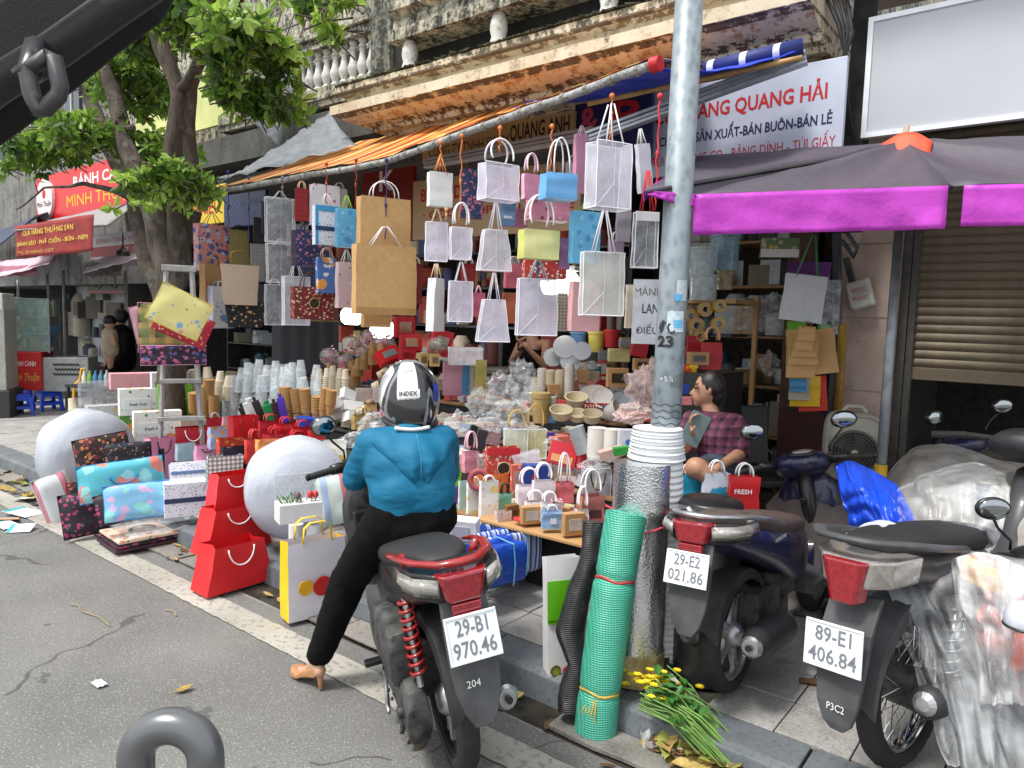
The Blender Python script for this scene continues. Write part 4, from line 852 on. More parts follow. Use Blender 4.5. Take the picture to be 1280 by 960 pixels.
o = obj('awning_cloth', cloth(at(-20, 352, y=3.9), at(60, 330, y=3.7), at(72, 318, y=4.2), at(-20, 330, y=4.5), 16, 6, .03, .02), mat('c8a8b4', .6), solid=.004, smooth=180, label='pale pink awning cloth at the far left edge', category='awning')
o = obj('awning_cloth', cloth(at(-15, 346, y=4.0), at(46, 344, y=4.0), at(46, 332, y=4.0), at(-15, 332, y=4.0), 16, 6, 0, .03), mat('a86878', .6), solid=.004, smooth=180, label='dusty pink valance under the awning at far left', category='awning')
o = obj('awning_cloth', cloth(at(104, 342, y=4.3), at(178, 322, y=4.3), at(176, 305, y=5.3), at(118, 312, y=5.3), 16, 6, .03, .02), mat('d0c4cc', .6), solid=.004, smooth=180, label='pale awning over the food stall with the lamp', category='awning')
o = obj('awning_cloth', cloth(at(105, 346, y=4.6), at(152, 345, y=4.6), at(152, 328, y=4.6), at(105, 328, y=4.6), 16, 6, 0, .03), mat('55504c', .6), solid=.004, smooth=180, label='grey rolled awning flap above the mirror', category='awning')
rf = obj('blue_roof', cloth(at(-30, 330, y=4.2), at(45, 270, y=4.6), at(70, 262, y=6), at(-30, 300, y=6), 10, 6, .0, .0), mat('384058', .5), solid=.02, label='dark blue corrugated roof at the left edge', category='roof sheet')
# lamp shade
lm = thing('pendant_lamp', 'small black pendant lamp shade hanging over the food stall', 'lamp', at(154, 320, y=4.4)); m = M(); m.lathe([(.09, 0), (.09, .05), (.03, .09), (.01, .14), (.008, .3)], 14); obj('lamp_shade', m, M_blk, lm, smooth=40)
# food stall: glass cart, poles, counter
def stallp(u, v, y=4.9): return at(u, v, y=y)
t = thing('food_cart', 'food cart with glass case, red front panel and grey counter', 'food cart', at(62, 512, z=.13)); c0 = t.location.copy(); K = px(c0); t.rotation_euler.z = facing(c0)-.3
wd = 85*K; m = M(); m.box((wd*.28, 0, 50*K-.05), (wd*.62, .5, 42*K)); obj('counter', m, mat('9a9c9c', .4, .3), t, bev=.01)
m = M(); m.box((-wd*.2, -.06, 50*K), (wd*.42, .5, 46*K)); q = obj('red_panel', m, mat('b81418', .5), t, bev=.005); text('BÁNH CANH', wd*.28, 8*K, tr((-wd*.2, -.313, 60*K)), M_wht, q); text('Minh Thuận', wd*.36, 13*K, tr((-wd*.2, -.313, 42*K)), Yl, q, shear=.3)
m = M()
for r_ in range(3):
 for c_ in range(8): m.box((wd*(.16+.042*c_+(.02 if r_ % 2 else 0)), -.253, (46+6*r_)*K), (.05, .004, .025), rot=ry(.6))
obj('vent_holes', m, M_bk, t)
m = M()
for x_ in (-.45, .1):
 for y_ in (-.25, .2): m.box((wd*x_, y_, 105*K), (.02, .02, 66*K))
for z_ in (74, 95, 116, 137): m.box((-wd*.18, -.02, z_*K), (wd*.56, .46, .015))
obj('case_frame', m, mat('7a8080', .4, .5), t)
m = M(); m.box((-wd*.18, -.26, 105*K), (wd*.54, .006, 62*K)); obj('glass_pane', m, film('98b0a8', .28, .08, 0), t)
def clutter(name, par, boxes, seed, cols, lim, n, kind='stuff'):
 r = random.Random(seed); m = M(); ms = [mat(c, .6, var=.1) for c in cols]
 for i in range(n):
  x = r.uniform(lim[0], lim[1]); y = r.uniform(lim[2], lim[3]); z = r.choice(lim[4]); s_ = r.uniform(*lim[5]); h_ = s_*r.uniform(.5, 1.8)
  if r.random() < .5: m.box((x, y, z+h_/2), (s_*r.uniform(.6, 1.4), s_, h_), r.randrange(len(ms)), rot=rz(r.uniform(-.4, .4)))
  else: m.lathe([(s_*.5, 0), (s_*.5, h_*.8), (s_*.3, h_)], 10, r.randrange(len(ms)), mat=tr((x, y, z)))
 return obj(name, m, ms, par, kind=kind, smooth=40)
clutter('wares', t, None, 5, ['6f8f60', '4878a0', 'a0a098', '706850', '305030', 'b0a890'], (-wd*.42, wd*.06, -.15, .15, [74*K, 95*K, 116*K], (.06, .16)), 50)
for (u, v0, v1, y, lb) in ((22, 478, 350, 4.6, 'thin grey pole at the left side of the food stall'), (79, 492, 338, 4.3, 'thin grey pole in front of the red stall panel')):
 p = at(u, v1, y=y); m = M(); m.tube([(0, 0, 0), (0, 0, p.z-.13)], .022, 8); o = obj('stall_pole', m, mat('888c8c', .4, .4), smooth=180, loc=(p.x, p.y, .13)); props(o, lb, 'pole')
cb = at(-18, 520, z=.13); t = thing('utility_cabinet', 'pale grey utility cabinet cut by the left edge of the photo', 'cabinet', cb, facing(cb)-.3); K = px(cb); m = M(); m.box((8*K, 0, 84*K), (44*K, .5, 100*K)); m.box((4*K, 0, 17*K), (60*K, .6, 34*K), 1); obj('body', m, [mat('a8a8a0', .6), mat('3a3a36', .8)], t, bev=.01); m = M(); m.box((8*K, -.01, 142*K), (42*K, .48, 22*K)); obj('top_box', m, mat('c8c8c8', .5), t, bev=.01)
# wall with red framed mirror board and white wall in the restaurant
t = thing('framed_board', 'red framed board with two green rings on the restaurant wall', 'picture', at(110, 364, y=6.4)); b_ = at(162, 360, y=6.4); L = b_.x-t.location.x; m = M(); m.box((L/2, 0, .26), (L, .05, .62)); m.box((L/2, -.03, .26), (L*.9, .01, .5), 1); obj('board', m, [mat('8a3428', .5), mat('201812', .5)], t)
for x_ in (.3, .68): m = M(); m.tube(ring_path(.2, 24, L*x_, -.045, .26), .02, 6, closed=True); obj('ring_motif', m, mat('708058', .6), t)
m = M(); m.box(((at(105, 380, y=6.8).x+at(170, 380, y=6.8).x)/2, 6.8, 1.1), (3.2, .1, 2.2)); props(obj('wall_panel', m, aged((.4, .42, .44), (.5, .52, .54), amt=.3, name='restaurant_wall')), 'pale blue grey wall inside the restaurant behind the seated woman and child', 'wall')
t = FB
W_clutter = lambda *z: None
clutter('shop_wares', FB, None, 11, ['504840', '8a8478', '30404a', '7a3028', 'a09888', '384838'], (-18+16, 14.2-14+.3, .5, 2.5, [.13, .6, 1.0, 1.4, 1.8], (.1, .4)), 160)
# small lit fascia and cables, right of the cornice
m = M()
for k in range(4): m.tube([at(1030+k*9, -10, y=4.9), at(1048+k*6, 30+k*4, y=4.85), at(1060-k*3, 80, y=4.9), at(1058+k*3, 170, y=4.95)], .012, 6)
props(obj('cable_bundle', m, M_bk, smooth=180), 'black electric cables drooping between the cornice and the blank signboard', 'cables')
# ================================================================ PEOPLE
M_skin = mat((.50, .29, .19), .5, var=.08, vs=20, bump=.1, bs=200, name='skin')
M_skin2 = mat((.40, .21, .13), .5, var=.08, vs=20, bump=.1, bs=200, name='tanned_skin')
M_hair = mat((.012, .010, .009), .45, var=.4, vs=60, bump=.5, bs=180, name='black_hair')
def flesh(name, prims, vox, mt, par, sm=4, wr=None, label=None, cut=None):
 """one continuous surface from tapered limbs and ellipsoids"""
 m = M()
 for q in prims:
  if q[0] == 'c':
   _, p, r_, a_, b_ = q; p, r_ = V(p), V(r_); d = r_-p; L = max(d.length, 1e-4); R0 = d.to_track_quat('Z', 'Y').to_matrix().to_4x4(); prof = []
   for i in range(7): t = i/6*PI/2; prof.append((max(.0005, a_*math.sin(t)), -a_*math.cos(t)))
   for i in range(7): t = i/6*PI/2; prof.append((max(.0005, b_*math.cos(t)), L+b_*math.sin(t)))
   m.lathe(prof, 20, mat=tr(p) @ R0)
  else:
   m.ell(q[1], q[2], 24, 16, 0, q[3] if len(q) > 3 else None)
 o = obj(name, m, mt, par); q = o.modifiers.new('r', 'REMESH'); q.mode = 'VOXEL'; q.voxel_size = vox; q.use_smooth_shade = True
 if sm: q = o.modifiers.new('s', 'SMOOTH'); q.factor = .6; q.iterations = sm
 dg = bpy.context.evaluated_depsgraph_get(); me = bpy.data.meshes.new_from_object(o.evaluated_get(dg)); o.modifiers.clear(); old = o.data; o.data = me; bpy.data.meshes.remove(old)
 me.materials.clear(); me.materials.append(mt)
 if wr:
  amp, f, dirv = wr; ns = [v_.normal.copy() for v_ in me.vertices]
  for v_, n_ in zip(me.vertices, ns):
   c = v_.co; s_ = 1-abs(noise.noise(V((c.x*f*dirv[0], c.y*f*dirv[1], c.z*f*dirv[2]))))*2.2; s2 = 1-abs(noise.noise(V((c.x*f*dirv[0]*2.1+7, c.y*f*dirv[1]*2.1, c.z*f*dirv[2]*2.1))))*2.2
   v_.co = c+n_*amp*(s_+.5*s2)
 me.polygons.foreach_set('use_smooth', [True]*len(me.polygons))
 if label: o['label'] = label
 return o
def C_(p, q, a_, b_): return ('c', p, q, a_, b_)
def hand(wrist, dirv, palm, curl=.9, sc=1):
 """palm, four unequal bent fingers and a side thumb, as primitives"""
 d = V(dirv).normalized(); pn = V(palm).normalized(); s_ = d.cross(pn).normalized(); w_ = V(wrist); out = [C_(w_, w_+d*.05*sc, .022*sc, .026*sc), ('e', w_+d*.055*sc, (.036*sc, .018*sc, .042*sc), Matrix((s_, pn, d)).transposed().to_4x4())]
 for i, L in enumerate((.066, .075, .07, .055)):
  b0 = w_+d*.09*sc+s_*(i-1.5)*.019*sc; c = curl*(.8+.12*i); p1 = b0+(d*math.cos(c*.4)+pn*math.sin(c*.4))*L*.45*sc; p2 = p1+(d*math.cos(c)+pn*math.sin(c))*L*.35*sc; p3 = p2+(d*math.cos(c*1.6)+pn*math.sin(c*1.6))*L*.25*sc
  out += [C_(b0, p1, .0095*sc, .0088*sc), C_(p1, p2, .0088*sc, .008*sc), C_(p2, p3, .008*sc, .0068*sc)]
 t0 = w_+d*.03*sc-s_*.026*sc; t1 = t0+(d*.7-s_*.6+pn*.3).normalized()*.035*sc; t2 = t1+(d*.8-s_*.1+pn*.6).normalized()*.03*sc
 return out+[C_(t0, t1, .012*sc, .0105*sc), C_(t1, t2, .0105*sc, .008*sc)]
def shoe_heel(par, ankle, fwd, mt):
 f = V(fwd).normalized(); a_ = V(ankle); m = M(); s_ = f.cross(V((0, 0, 1)))
 m.loft([[a_+f*x+s_*w_*c+V((0, 0, z-a_.z+.012+h_*q)) for c, q in ((-1, -1), (1, -1), (1, .3), (.6, 1), (-.6, 1), (-1, .3))] for x, w_, z, h_ in ((-.045, .02, .075, .012), (-.02, .03, .075, .03), (.04, .032, .05, .02), (.1, .042, .012, .012), (.15, .04, .012, .02), (.185, .018, .012, .012))])
 m.tube([a_-f*.035+V((0, 0, .07-a_.z)), a_-f*.04+V((0, 0, .003-a_.z))], [.016, .008], 8); return m
# ---- rider, seen from behind on the red and black scooter
def rb(fx, ly, z):
 z = z if z < .85 else .85+(z-.85)*.85
 return V((-1.66, 1.86, 0))+V((math.cos(HR), math.sin(HR), 0))*fx+V((-math.sin(HR), math.cos(HR), 0))*ly+V((0, 0, z))
HR = math.radians(149)
rider = thing('person', 'woman in blue hooded jacket, black trousers and patterned helmet astride the front scooter', 'person', rb(.45, .1, 0))
O_ = rider.location.copy()
def r_(fx, ly, z): return rb(fx, ly, z)-O_
LX = .095
hipL, hipR = r_(.38, LX+.075, .83), r_(.38, LX-.075, .83); kneeL = r_(.66, .30, .50); ankL = r_(.72, .435, .105); kneeR = r_(.82, -.06, .62); ankR = r_(.86, -.10, .2)
waist = r_(.40, LX, .92); chest = r_(.46, LX-.01, 1.10); neckb = r_(.53, LX-.02, 1.215); hd = r_(.585, LX-.025, 1.325)
shL, shR = r_(.50, LX+.14, 1.155), r_(.50, LX-.15, 1.155); elL, elR = r_(.56, LX+.205, .975), r_(.60, LX-.20, .96); wrL, wrR = r_(.88, LX+.11, .98), r_(.88, LX-.09, .98)
fw = V((math.cos(HR), math.sin(HR), 0)); lf = V((-fw.y, fw.x, 0))
body = [C_(waist, chest, .09, .09), C_(chest, neckb, .08, .05), C_(neckb, hd, .05, .055), ('e', hd, (.078, .078, .10)), C_(shL, elL, .045, .035), C_(elL, wrL, .035, .024), C_(shR, elR, .045, .035), C_(elR, wrR, .035, .024), C_(hipL, kneeL, .08, .05), C_(kneeL, ankL, .055, .032), C_(hipR, kneeR, .085, .055), C_(kneeR, ankR, .055, .032), C_(hipL, hipR, .08, .08), C_(waist, r_(.38, LX, .83), .09, .09)]
ftd = (fw*.75+lf*.35).normalized(); footp = [C_(ankL, ankL+ftd*.03-V((0, 0, .03)), .03, .03), C_(ankL-ftd*.03-V((0, 0, .02)), ankL+ftd*.10-V((0, 0, .075)), .028, .026), C_(ankL+ftd*.10-V((0, 0, .075)), ankL+ftd*.16-V((0, 0, .082)), .026, .016)]
flesh('body', body+footp+hand(wrL, fw*.8-lf*.5, V((0, 0, 1)), 1.1)+hand(wrR, fw*.8+lf*.5, V((0, 0, 1)), 1.1)+[C_(ankR, ankR+fw*.14-V((0, 0, .04)), .032, .02)], .008, M_skin, rider, 3)
# jacket: torso, sleeves, hood and hem
M_jack = mat((.002, .085, .20), .7, var=.1, vs=8, bump=.12, bs=400, name='blue_jacket_fabric'); _j = N('blue_jacket_fabric'); _c = _j.coord((1, 1, 2.2), (.3, .2, 0)); _n = _j.noise(5, _c, 2, .45); _j.set(_j.ramp(_n, [(.3, (.002, .105, .20)), (.7, (.005, .14, .26))]), rough=.65); _j.p.inputs['Specular IOR Level'].default_value = .3
_j.bump(_j.math('ADD', _j.math('ABSOLUTE', _j.math('SUBTRACT', _n, .5)), _j.math('MULTIPLY', _j.math('ABSOLUTE', _j.math('SUBTRACT', _j.noise(11, _c, 1), .5)), .3)), .3, .06); M_jack = _j.mat
jk = [C_(r_(.40, LX, .92), r_(.45, LX, 1.06), .125, .125), C_(r_(.45, LX, 1.06), r_(.50, LX-.01, 1.15), .125, .1), ('e', r_(.455, LX, 1.02), (.15, .15, .16)), C_(r_(.38, LX+.065, .885), r_(.385, LX+.06, .93), .105, .115), C_(r_(.38, LX-.065, .885), r_(.385, LX-.06, .93), .105, .115), C_(r_(.39, LX+.055, .90), r_(.44, LX+.06, 1.05), .11, .12), C_(r_(.39, LX-.055, .90), r_(.44, LX-.06, 1.05), .115, .12), C_(r_(.44, LX+.07, 1.05), r_(.49, LX+.09, 1.13), .12, .085), C_(r_(.44, LX-.07, 1.05), r_(.49, LX-.1, 1.13), .12, .085), C_(shL, shR, .065, .065), C_(r_(.49, LX, 1.13), r_(.52, LX-.01, 1.2), .1, .065),
      C_(shL, elL, .068, .056), C_(elL, elL.lerp(wrL, .93), .056, .036), C_(shR, elR, .068, .056), C_(elR, elR.lerp(wrR, .93), .056, .036), C_(r_(.385, LX+.05, .88), r_(.385, LX-.05, .88), .1, .1)]
flesh('jacket', jk, .010, M_jack, rider, 26, (.0034, 5, (1.2, 1.2, 2.8)))
hm_ = M()
def hs(s_):
 def f(u, v):
  x = 2*u-1; wd = .165*(1-v)**.8+.012; zz = 1.205-.22*v-.015*x*x*(1-v)+.012*(1-abs(x)); bx_ = .395-.62*(1.20-zz)*(1.2-.55*(1.2-zz)/.22)
  fold = .007*math.cos(9*abs(x)*(1-.3*v)-5*v)+.005*noise.noise(V((x*3, v*5, 1)))
  return r_(bx_-(.012+(.042*math.sin(PI*min(1, v*1.02+.05))**.7*(1-x*x)**.5+fold)*(s_ > 0))+(.09 if s_ < 0 else 0)+.05*abs(x)**2*(1-v), LX-.008+x*wd, zz)
 return f
hm_.grid(28, 22, hs(1)); hm_.grid(28, 22, hs(-1)); hb_ = obj('hood', hm_, M_jack, rider, smooth=180)
m = M(); m.tube([V(hs(1)(.5, k/12))-fw*.002 for k in range(13)], .0025, 5); obj('hood_seam', m, mat((.02, .22, .38), .5), hb_)
m = M(); m.tube([r_(.44+.0*k, LX-.075+.01*k, 1.235-.006*math.sin(k/14*PI)) + fw*(-.02*math.sin(k/14*PI)) for k in range(15)], .008, 6); obj('white_collar', m, M_wht, rider, smooth=180)
M_trs = mat((.004, .004, .0045), .85, var=.2, vs=30, name='black_trouser_cloth'); M_trs.node_tree.nodes['Principled BSDF'].inputs['Specular IOR Level'].default_value = .15
flesh('trousers', [C_(hipL+V((0, 0, .02)), kneeL, .100, .076), C_(kneeL, ankL.lerp(kneeL, .12), .078, .054), C_(hipR+V((0, 0, .02)), kneeR, .100, .076), C_(kneeR, ankR, .078, .055), C_(hipL, hipR, .104, .104), C_(r_(.37, LX+.04, .80), r_(.385, LX+.035, .87), .106, .1), C_(r_(.37, LX-.04, .80), r_(.385, LX-.035, .87), .106, .1)], .009, M_trs, rider, 4, (.004, 8, (1, 1, 1.6)))
obj('sandal', shoe_heel(rider, ankL-ftd*.0, ftd, None), mat((.42, .2, .09), .45, name='tan_leather'), rider, bev=.004, smooth=60)
# hair and helmet
flesh('hair', [('e', hd+V((0, 0, -.03))-fw*.02, (.09, .09, .08)), C_(hd-fw*.045+lf*.03+V((0, 0, -.05)), hd-fw*.06+lf*.025+V((0, 0, -.095)), .035, .02), C_(hd-fw*.045-lf*.03+V((0, 0, -.05)), hd-fw*.06-lf*.025+V((0, 0, -.095)), .035, .02), C_(hd-fw*.06+V((0, 0, -.05)), hd-fw*.07+V((0, 0, -.10)), .04, .022)], .006, M_hair, rider, 2, (.003, 25, (3, 3, .6)))
hm = M(); hc = hd+V((0, 0, .035))+fw*.01; Rh = rz(HR) @ ry(math.radians(14))
rings = []
for i in range(17):
 a_ = PI/2*1.42*i/16; zz = math.cos(a_)*.155; q = max(.004, math.sin(a_))
 rings.append([Rh @ V(((.150 if math.cos(2*PI*j/36) > 0 else .142)*q*math.cos(2*PI*j/36), .128*q*math.sin(2*PI*j/36), zz-(.055*max(0, -math.cos(2*PI*j/36))*(i/16)**3)+(.02*max(0, math.cos(2*PI*j/36))*(i/16)**3)))+hc for j in range(36)])
hm.loft(rings)
a = N('helmet_graphics'); co = a.coord(); nz = a.noise(7, a.coord((1, 1, .35), (.3, .5, 0)), 2, .4); r = a.n('ValToRGB'); r.color_ramp.interpolation = 'CONSTANT'; e = r.color_ramp.elements; e[0].color = (.012, .012, .013, 1); e[0].position = 0
for p_, c_ in ((.50, (.2, .21, .23, 1)), (.55, (.012, .012, .013, 1)), (.60, (.62, .62, .63, 1))): q = e.new(p_); q.color = c_
e[-1].position = .66; e[-1].color = (.3, .31, .33, 1); a.l(nz, r.inputs[0]); a.set(r.outputs[0], rough=.18, coat=.8); ho = obj('helmet', hm, a.mat, rider, smooth=180)
rim_pts = [p+(p-hc).normalized()*.006 for p in rings[-1]]
m = M(); m.tube(rim_pts, .013, 8, closed=True); obj('helmet_trim', m, M_blk, ho, smooth=180)
def on_helmet(az, el, w_, h_, mt, name, n_=6, off=.003):
 m = M()
 def f(u, v):
  A = az+(u-.5)*w_; E = el+(v-.5)*h_; x, y, z = math.cos(E)*math.cos(A), math.cos(E)*math.sin(A), math.sin(E)
  return Rh @ V(((.142+off)*x if x < 0 else (.15+off)*x, (.128+off)*y, (.155+off)*z))+hc
 m.grid(n_, n_, f); return obj(name, m, mt, ho, smooth=180)
on_helmet(PI-.28, .30, .66, 1.3, mat((.66, .66, .68), .25, coat=.8, var=.05), 'white_panel'); on_helmet(PI-.30, .74, .5, .34, mat((.62, .42, .5), .3, coat=.5), 'pink_panel', off=.0045)
on_helmet(PI-.26, -.06, .7, .22, M_wht, 'oval_badge', off=.006); on_helmet(PI+.75, .0, .3, .45, mat((.04, .06, .35), .3, coat=.6), 'blue_badge', off=.005)
tx = text('INDEX', .07, .017, Matrix(), M_bk, ho, bold=.02)
for q in tx.data.vertices:
 A = PI-.26+(q.co.x)/.13; E = -.06+q.co.y/.15; x, y, z = math.cos(E)*math.cos(A), math.cos(E)*math.sin(A), math.sin(E); q.co = Rh @ V((.1505*x, .1365*y, .1635*z))+hc
tx.matrix_local = Matrix()
# ---- seated woman with plaid blouse, looking left, behind the navy scooter
WY = 3.75
def pw(u, v, y=WY): return at(u, v, y=y)
seat0 = pw(895, 590, WY); w2 = thing('person', 'seated woman in purple checked blouse holding a folder, looking left, beside the lamp pole', 'person', (seat0.x, WY, .13)); O2 = w2.location.copy()
def q_(u, v, y=WY): return pw(u, v, y)-O2
hd2 = q_(884, 487); nk = q_(893, 520); ch = q_(896, 548); pv2 = q_(905, 592, WY+.02); s1, s2 = q_(866, 528, WY-.12), q_(917, 530, WY+.08); e1 = q_(855, 560, WY-.22); h1 = q_(868, 548, WY-.36); e2 = q_(926, 566, WY-.02); h2 = q_(897, 584, WY-.28)
k1 = q_(842, 596, WY-.35); k2 = q_(870, 585, WY-.42); f2 = q_(912, 612, WY-.35); f1 = q_(850, 665, WY-.42)
vf = V((-.35, -.93, 0)).normalized(); vl = ((q_(820, 487)-hd2).normalized()*.85+V((.35, -.93, 0))*.45).normalized(); vf = (vf-vl*vf.dot(vl)).normalized()
sk = 1
prs = [('e', hd2, (.068, .07, .092)), ('e', hd2+vl*.03+V((0, 0, -.035)), (.045, .045, .05)), C_(hd2+vl*.062+V((0, 0, .012)), hd2+vl*.083+V((0, 0, -.018)), .008, .012), C_(hd2+vl*.066+V((0, 0, -.04)), hd2+vl*.072+V((0, 0, -.043)), .014, .012), C_(hd2+vl*.05+V((0, 0, -.075)), hd2+vl*.055+V((0, 0, -.07)), .018, .016), ('e', hd2-vl*.005+vf*.07+V((0, 0, -.005)), (.012, .01, .022)),
       C_(hd2+V((0, 0, -.05)), nk+V((0, 0, -.03)), .042, .045), C_(nk+V((0, 0, -.05)), ch, .07, .11), C_(ch, pv2, .11, .12), C_(s1, s2, .05, .05), C_(s1, e1, .042, .033), C_(e1, h1, .033, .02), C_(s2, e2, .042, .034), C_(e2, h2, .034, .02),
       C_(pv2+V((-.08, -.05, -.02)), k2, .085, .055), C_(k2, f2, .052, .03), C_(f2, f2+V((.08, -.05, -.03)), .03, .022), C_(pv2+V((-.08, 0, -.03)), k1, .085, .058), C_(k1, f1, .052, .03)]
hds = hand(h1, V((-.1, -.1, .6)), V((.5, .1, 0)), 1.0, .95)+hand(h2, (k2-h2).normalized()*.5+V((-.1, -.2, -.6)), V((-.3, .3, -.2)), .6, .95)
flesh('body', prs+hds, .007, M_skin2, w2, 2)
m = M(); m.ell(hd2+vl*.066+vf*.028+V((0, 0, .012)), (.008, .008, .006)); m.ell(hd2+vl*.058+vf*.048+V((0, 0, .012)), (.01, .01, .004)); obj('eye', m, M_bk, w2, smooth=180)
m = M(); m.tube([hd2+vl*.072+vf*.015+V((0, 0, .032)), hd2+vl*.06+vf*.045+V((0, 0, .034))], .004, 6); obj('eyebrow', m, M_hair, w2)
m = M(); m.ell(hd2+vl*.084+vf*.005+V((0, 0, -.041)), (.01, .016, .006), 12, 8); obj('lips', m, mat((.35, .1, .09), .5), w2, smooth=180)
flesh('hair', [('e', hd2-vl*.022+V((0, 0, .02)), (.075, .078, .086)), ('e', hd2-vl*.05+V((0, 0, -.02)), (.05, .065, .08)), C_(hd2-vl*.06+V((0, 0, -.05)), hd2-vl*.07+V((0, 0, -.13)), .04, .022)], .006, M_hair, w2, 3, (.002, 25, (3, 3, .6)))
blouse = plaid('2a1220', ['94506c', '100a14', '5a2840'], 22); blouse.node_tree.nodes['Principled BSDF'].inputs['Roughness'].default_value = .8
flesh('blouse', [C_(nk+V((0, 0, -.065)), ch, .085, .128), C_(ch, pv2+V((0, 0, .05)), .128, .135), C_(s1, s2, .062, .062), C_(s1, s1.lerp(e1, .8), .06, .058), C_(s2, s2.lerp(e2, .85), .06, .058)], .008, blouse, w2, 4, (.004, 9, (1, 1, 1)))
flesh('denim_shorts', [C_(pv2, pv2+V((-.08, -.1, -.02)), .13, .11), C_(pv2+V((.02, 0, 0)), pv2.lerp(k2, .45), .1, .092), C_(pv2, pv2.lerp(k1, .45), .1, .095)], .009, mat((.03, .045, .07), .8, var=.3), w2, 3, (.003, 9, (1, 1, 1)))
m = M(); m.box((0, 0, 0), (.10, .012, .17)); o = obj('folder', m, mat((.12, .17, .17), .5), None, bev=.004); o.matrix_world = tr(O2+h1+V((.01, -.02, .05))) @ rz(facing(O2+h1)+.2) @ ry(.42); props(o, 'dark green folder held up by the seated woman', 'folder')
o.parent = None
m = M(); m.box((0, 0, .2), (.32, .3, .03));
for a1 in (-.13, .13):
 for b1 in (-.12, .12): m.box((a1, b1, .093), (.035, .035, .186))
props(obj('stool', m, mat('a01818', .4), loc=(O2.x+pv2.x, O2.y+pv2.y, .13)), 'low red plastic stool under the seated woman in the checked blouse', 'stool')
# ---- woman with a phone, deeper in the shop (head hidden behind the bags)
PY = 5.3
def pw3(u, v, y=PY): return at(u, v, y=y)
c0 = pw3(662, 500); w3 = thing('person', 'woman in a black sleeveless dress with a phone, face hidden behind frosted bags', 'person', (c0.x, PY, .13)); O3 = w3.location.copy()
def z_(u, v, y=PY): return pw3(u, v, y)-O3
hd3 = z_(664, 400); nk3 = z_(665, 424); ch3 = z_(665, 448); pv3 = z_(662, 482); sA, sB = z_(650, 432), z_(683, 430); eA, eB = z_(640, 452, PY-.1), z_(680, 456, PY-.15); hA, hB = z_(652, 437, PY-.32), z_(661, 437, PY-.32); kA, kB = z_(640, 500, PY-.45), z_(655, 505, PY-.45); fA, fB = z_(633, 545, PY-.45), z_(648, 548, PY-.45)
flesh('body', [('e', hd3, (.07, .075, .1)), C_(hd3, nk3, .05, .05), C_(nk3, ch3, .06, .11), C_(ch3, pv3, .11, .12), C_(sA, sB, .045, .045), C_(sA, eA, .042, .034), C_(eA, hA, .034, .022), C_(sB, eB, .042, .034), C_(eB, hB, .034, .022), C_(pv3, kA, .085, .055), C_(pv3, kB, .085, .055), C_(kA, fA, .05, .03), C_(kB, fB, .05, .03)]+hand(hA, V((.2, -.3, .5)), V((.6, 0, 0)), 1)+hand(hB, V((-.2, -.3, .5)), V((-.6, 0, 0)), 1), .010, M_skin2, w3, 2)
flesh('hair', [('e', hd3+V((0, .02, .02)), (.085, .09, .1)), C_(hd3+V((0, .05, 0)), hd3+V((0, .08, -.22)), .06, .05)], .012, M_hair, w3, 2)
flesh('dress', [C_(ch3+V((0, 0, .03)), ch3, .1, .12), C_(ch3, pv3, .122, .14), C_(pv3, kA, .12, .1), C_(pv3, kB, .12, .1), C_(kA, kA.lerp(fA, .5), .09, .07), C_(kB, kB.lerp(fB, .5), .09, .07)], .012, M_trs, w3, 3)
m = M(); m.box((0, 0, 0), (.075, .009, .15)); o = obj('phone', m, M_bk, bev=.003, loc=O3+(hA+hB)/2+V((0, -.05, .06)), rot=(.3, 0, facing(O3))); props(o, 'black phone held by the woman in the black dress', 'phone')
m = M(); m.box((0, 0, .3), (.36, .34, .03));
for a1 in (-.15, .15):
 for b1 in (-.14, .14): m.box((a1, b1, .143), (.03, .03, .286))
props(obj('stool', m, M_gry, loc=(O3.x+pv3.x, O3.y+pv3.y+.05, .13)), 'dark stool under the woman with the phone', 'stool')
# ---- far away: person in black holding a child
FY = 5.4
c0 = at(151, 470, y=FY); w4 = thing('person', 'person in black sitting in the restaurant at left, holding a small child', 'person', (c0.x, FY, .13)); O4 = w4.location.copy()
def y_(u, v, y=FY): return at(u, v, y=y)-O4
k4 = px(c0)
flesh('body', [('e', y_(150, 398), (.1, .1, .13)), C_(y_(150, 405), y_(151, 420), .06, .1), C_(y_(151, 420), y_(152, 450), .17, .2), C_(y_(144, 422), y_(138, 438, FY-.1), .06, .05), C_(y_(138, 438, FY-.1), y_(134, 430, FY-.25), .05, .035), C_(y_(158, 422), y_(160, 440), .06, .05), C_(y_(152, 455), y_(140, 462, FY-.4), .12, .09), C_(y_(140, 462, FY-.4), y_(140, 487, FY-.4), .08, .05)], .02, M_skin2, w4, 2)
flesh('black_clothes', [C_(y_(151, 420), y_(152, 450), .2, .23), C_(y_(144, 422), y_(139, 436, FY-.1), .09, .08), C_(y_(158, 422), y_(160, 438), .09, .08), C_(y_(152, 455), y_(140, 462, FY-.4), .16, .12), C_(y_(140, 462, FY-.4), y_(140, 480, FY-.4), .11, .09)], .022, M_trs, w4, 2)
flesh('hair', [('e', y_(151, 395), (.115, .12, .13))], .02, M_hair, w4, 2)
w5 = thing('person', 'small child in a pale shirt held by the person in black at left', 'person', tuple(at(137, 450, y=FY-.45))); O5 = w5.location.copy()
def x_(u, v, y=FY-.45): return at(u, v, y=y)-O5
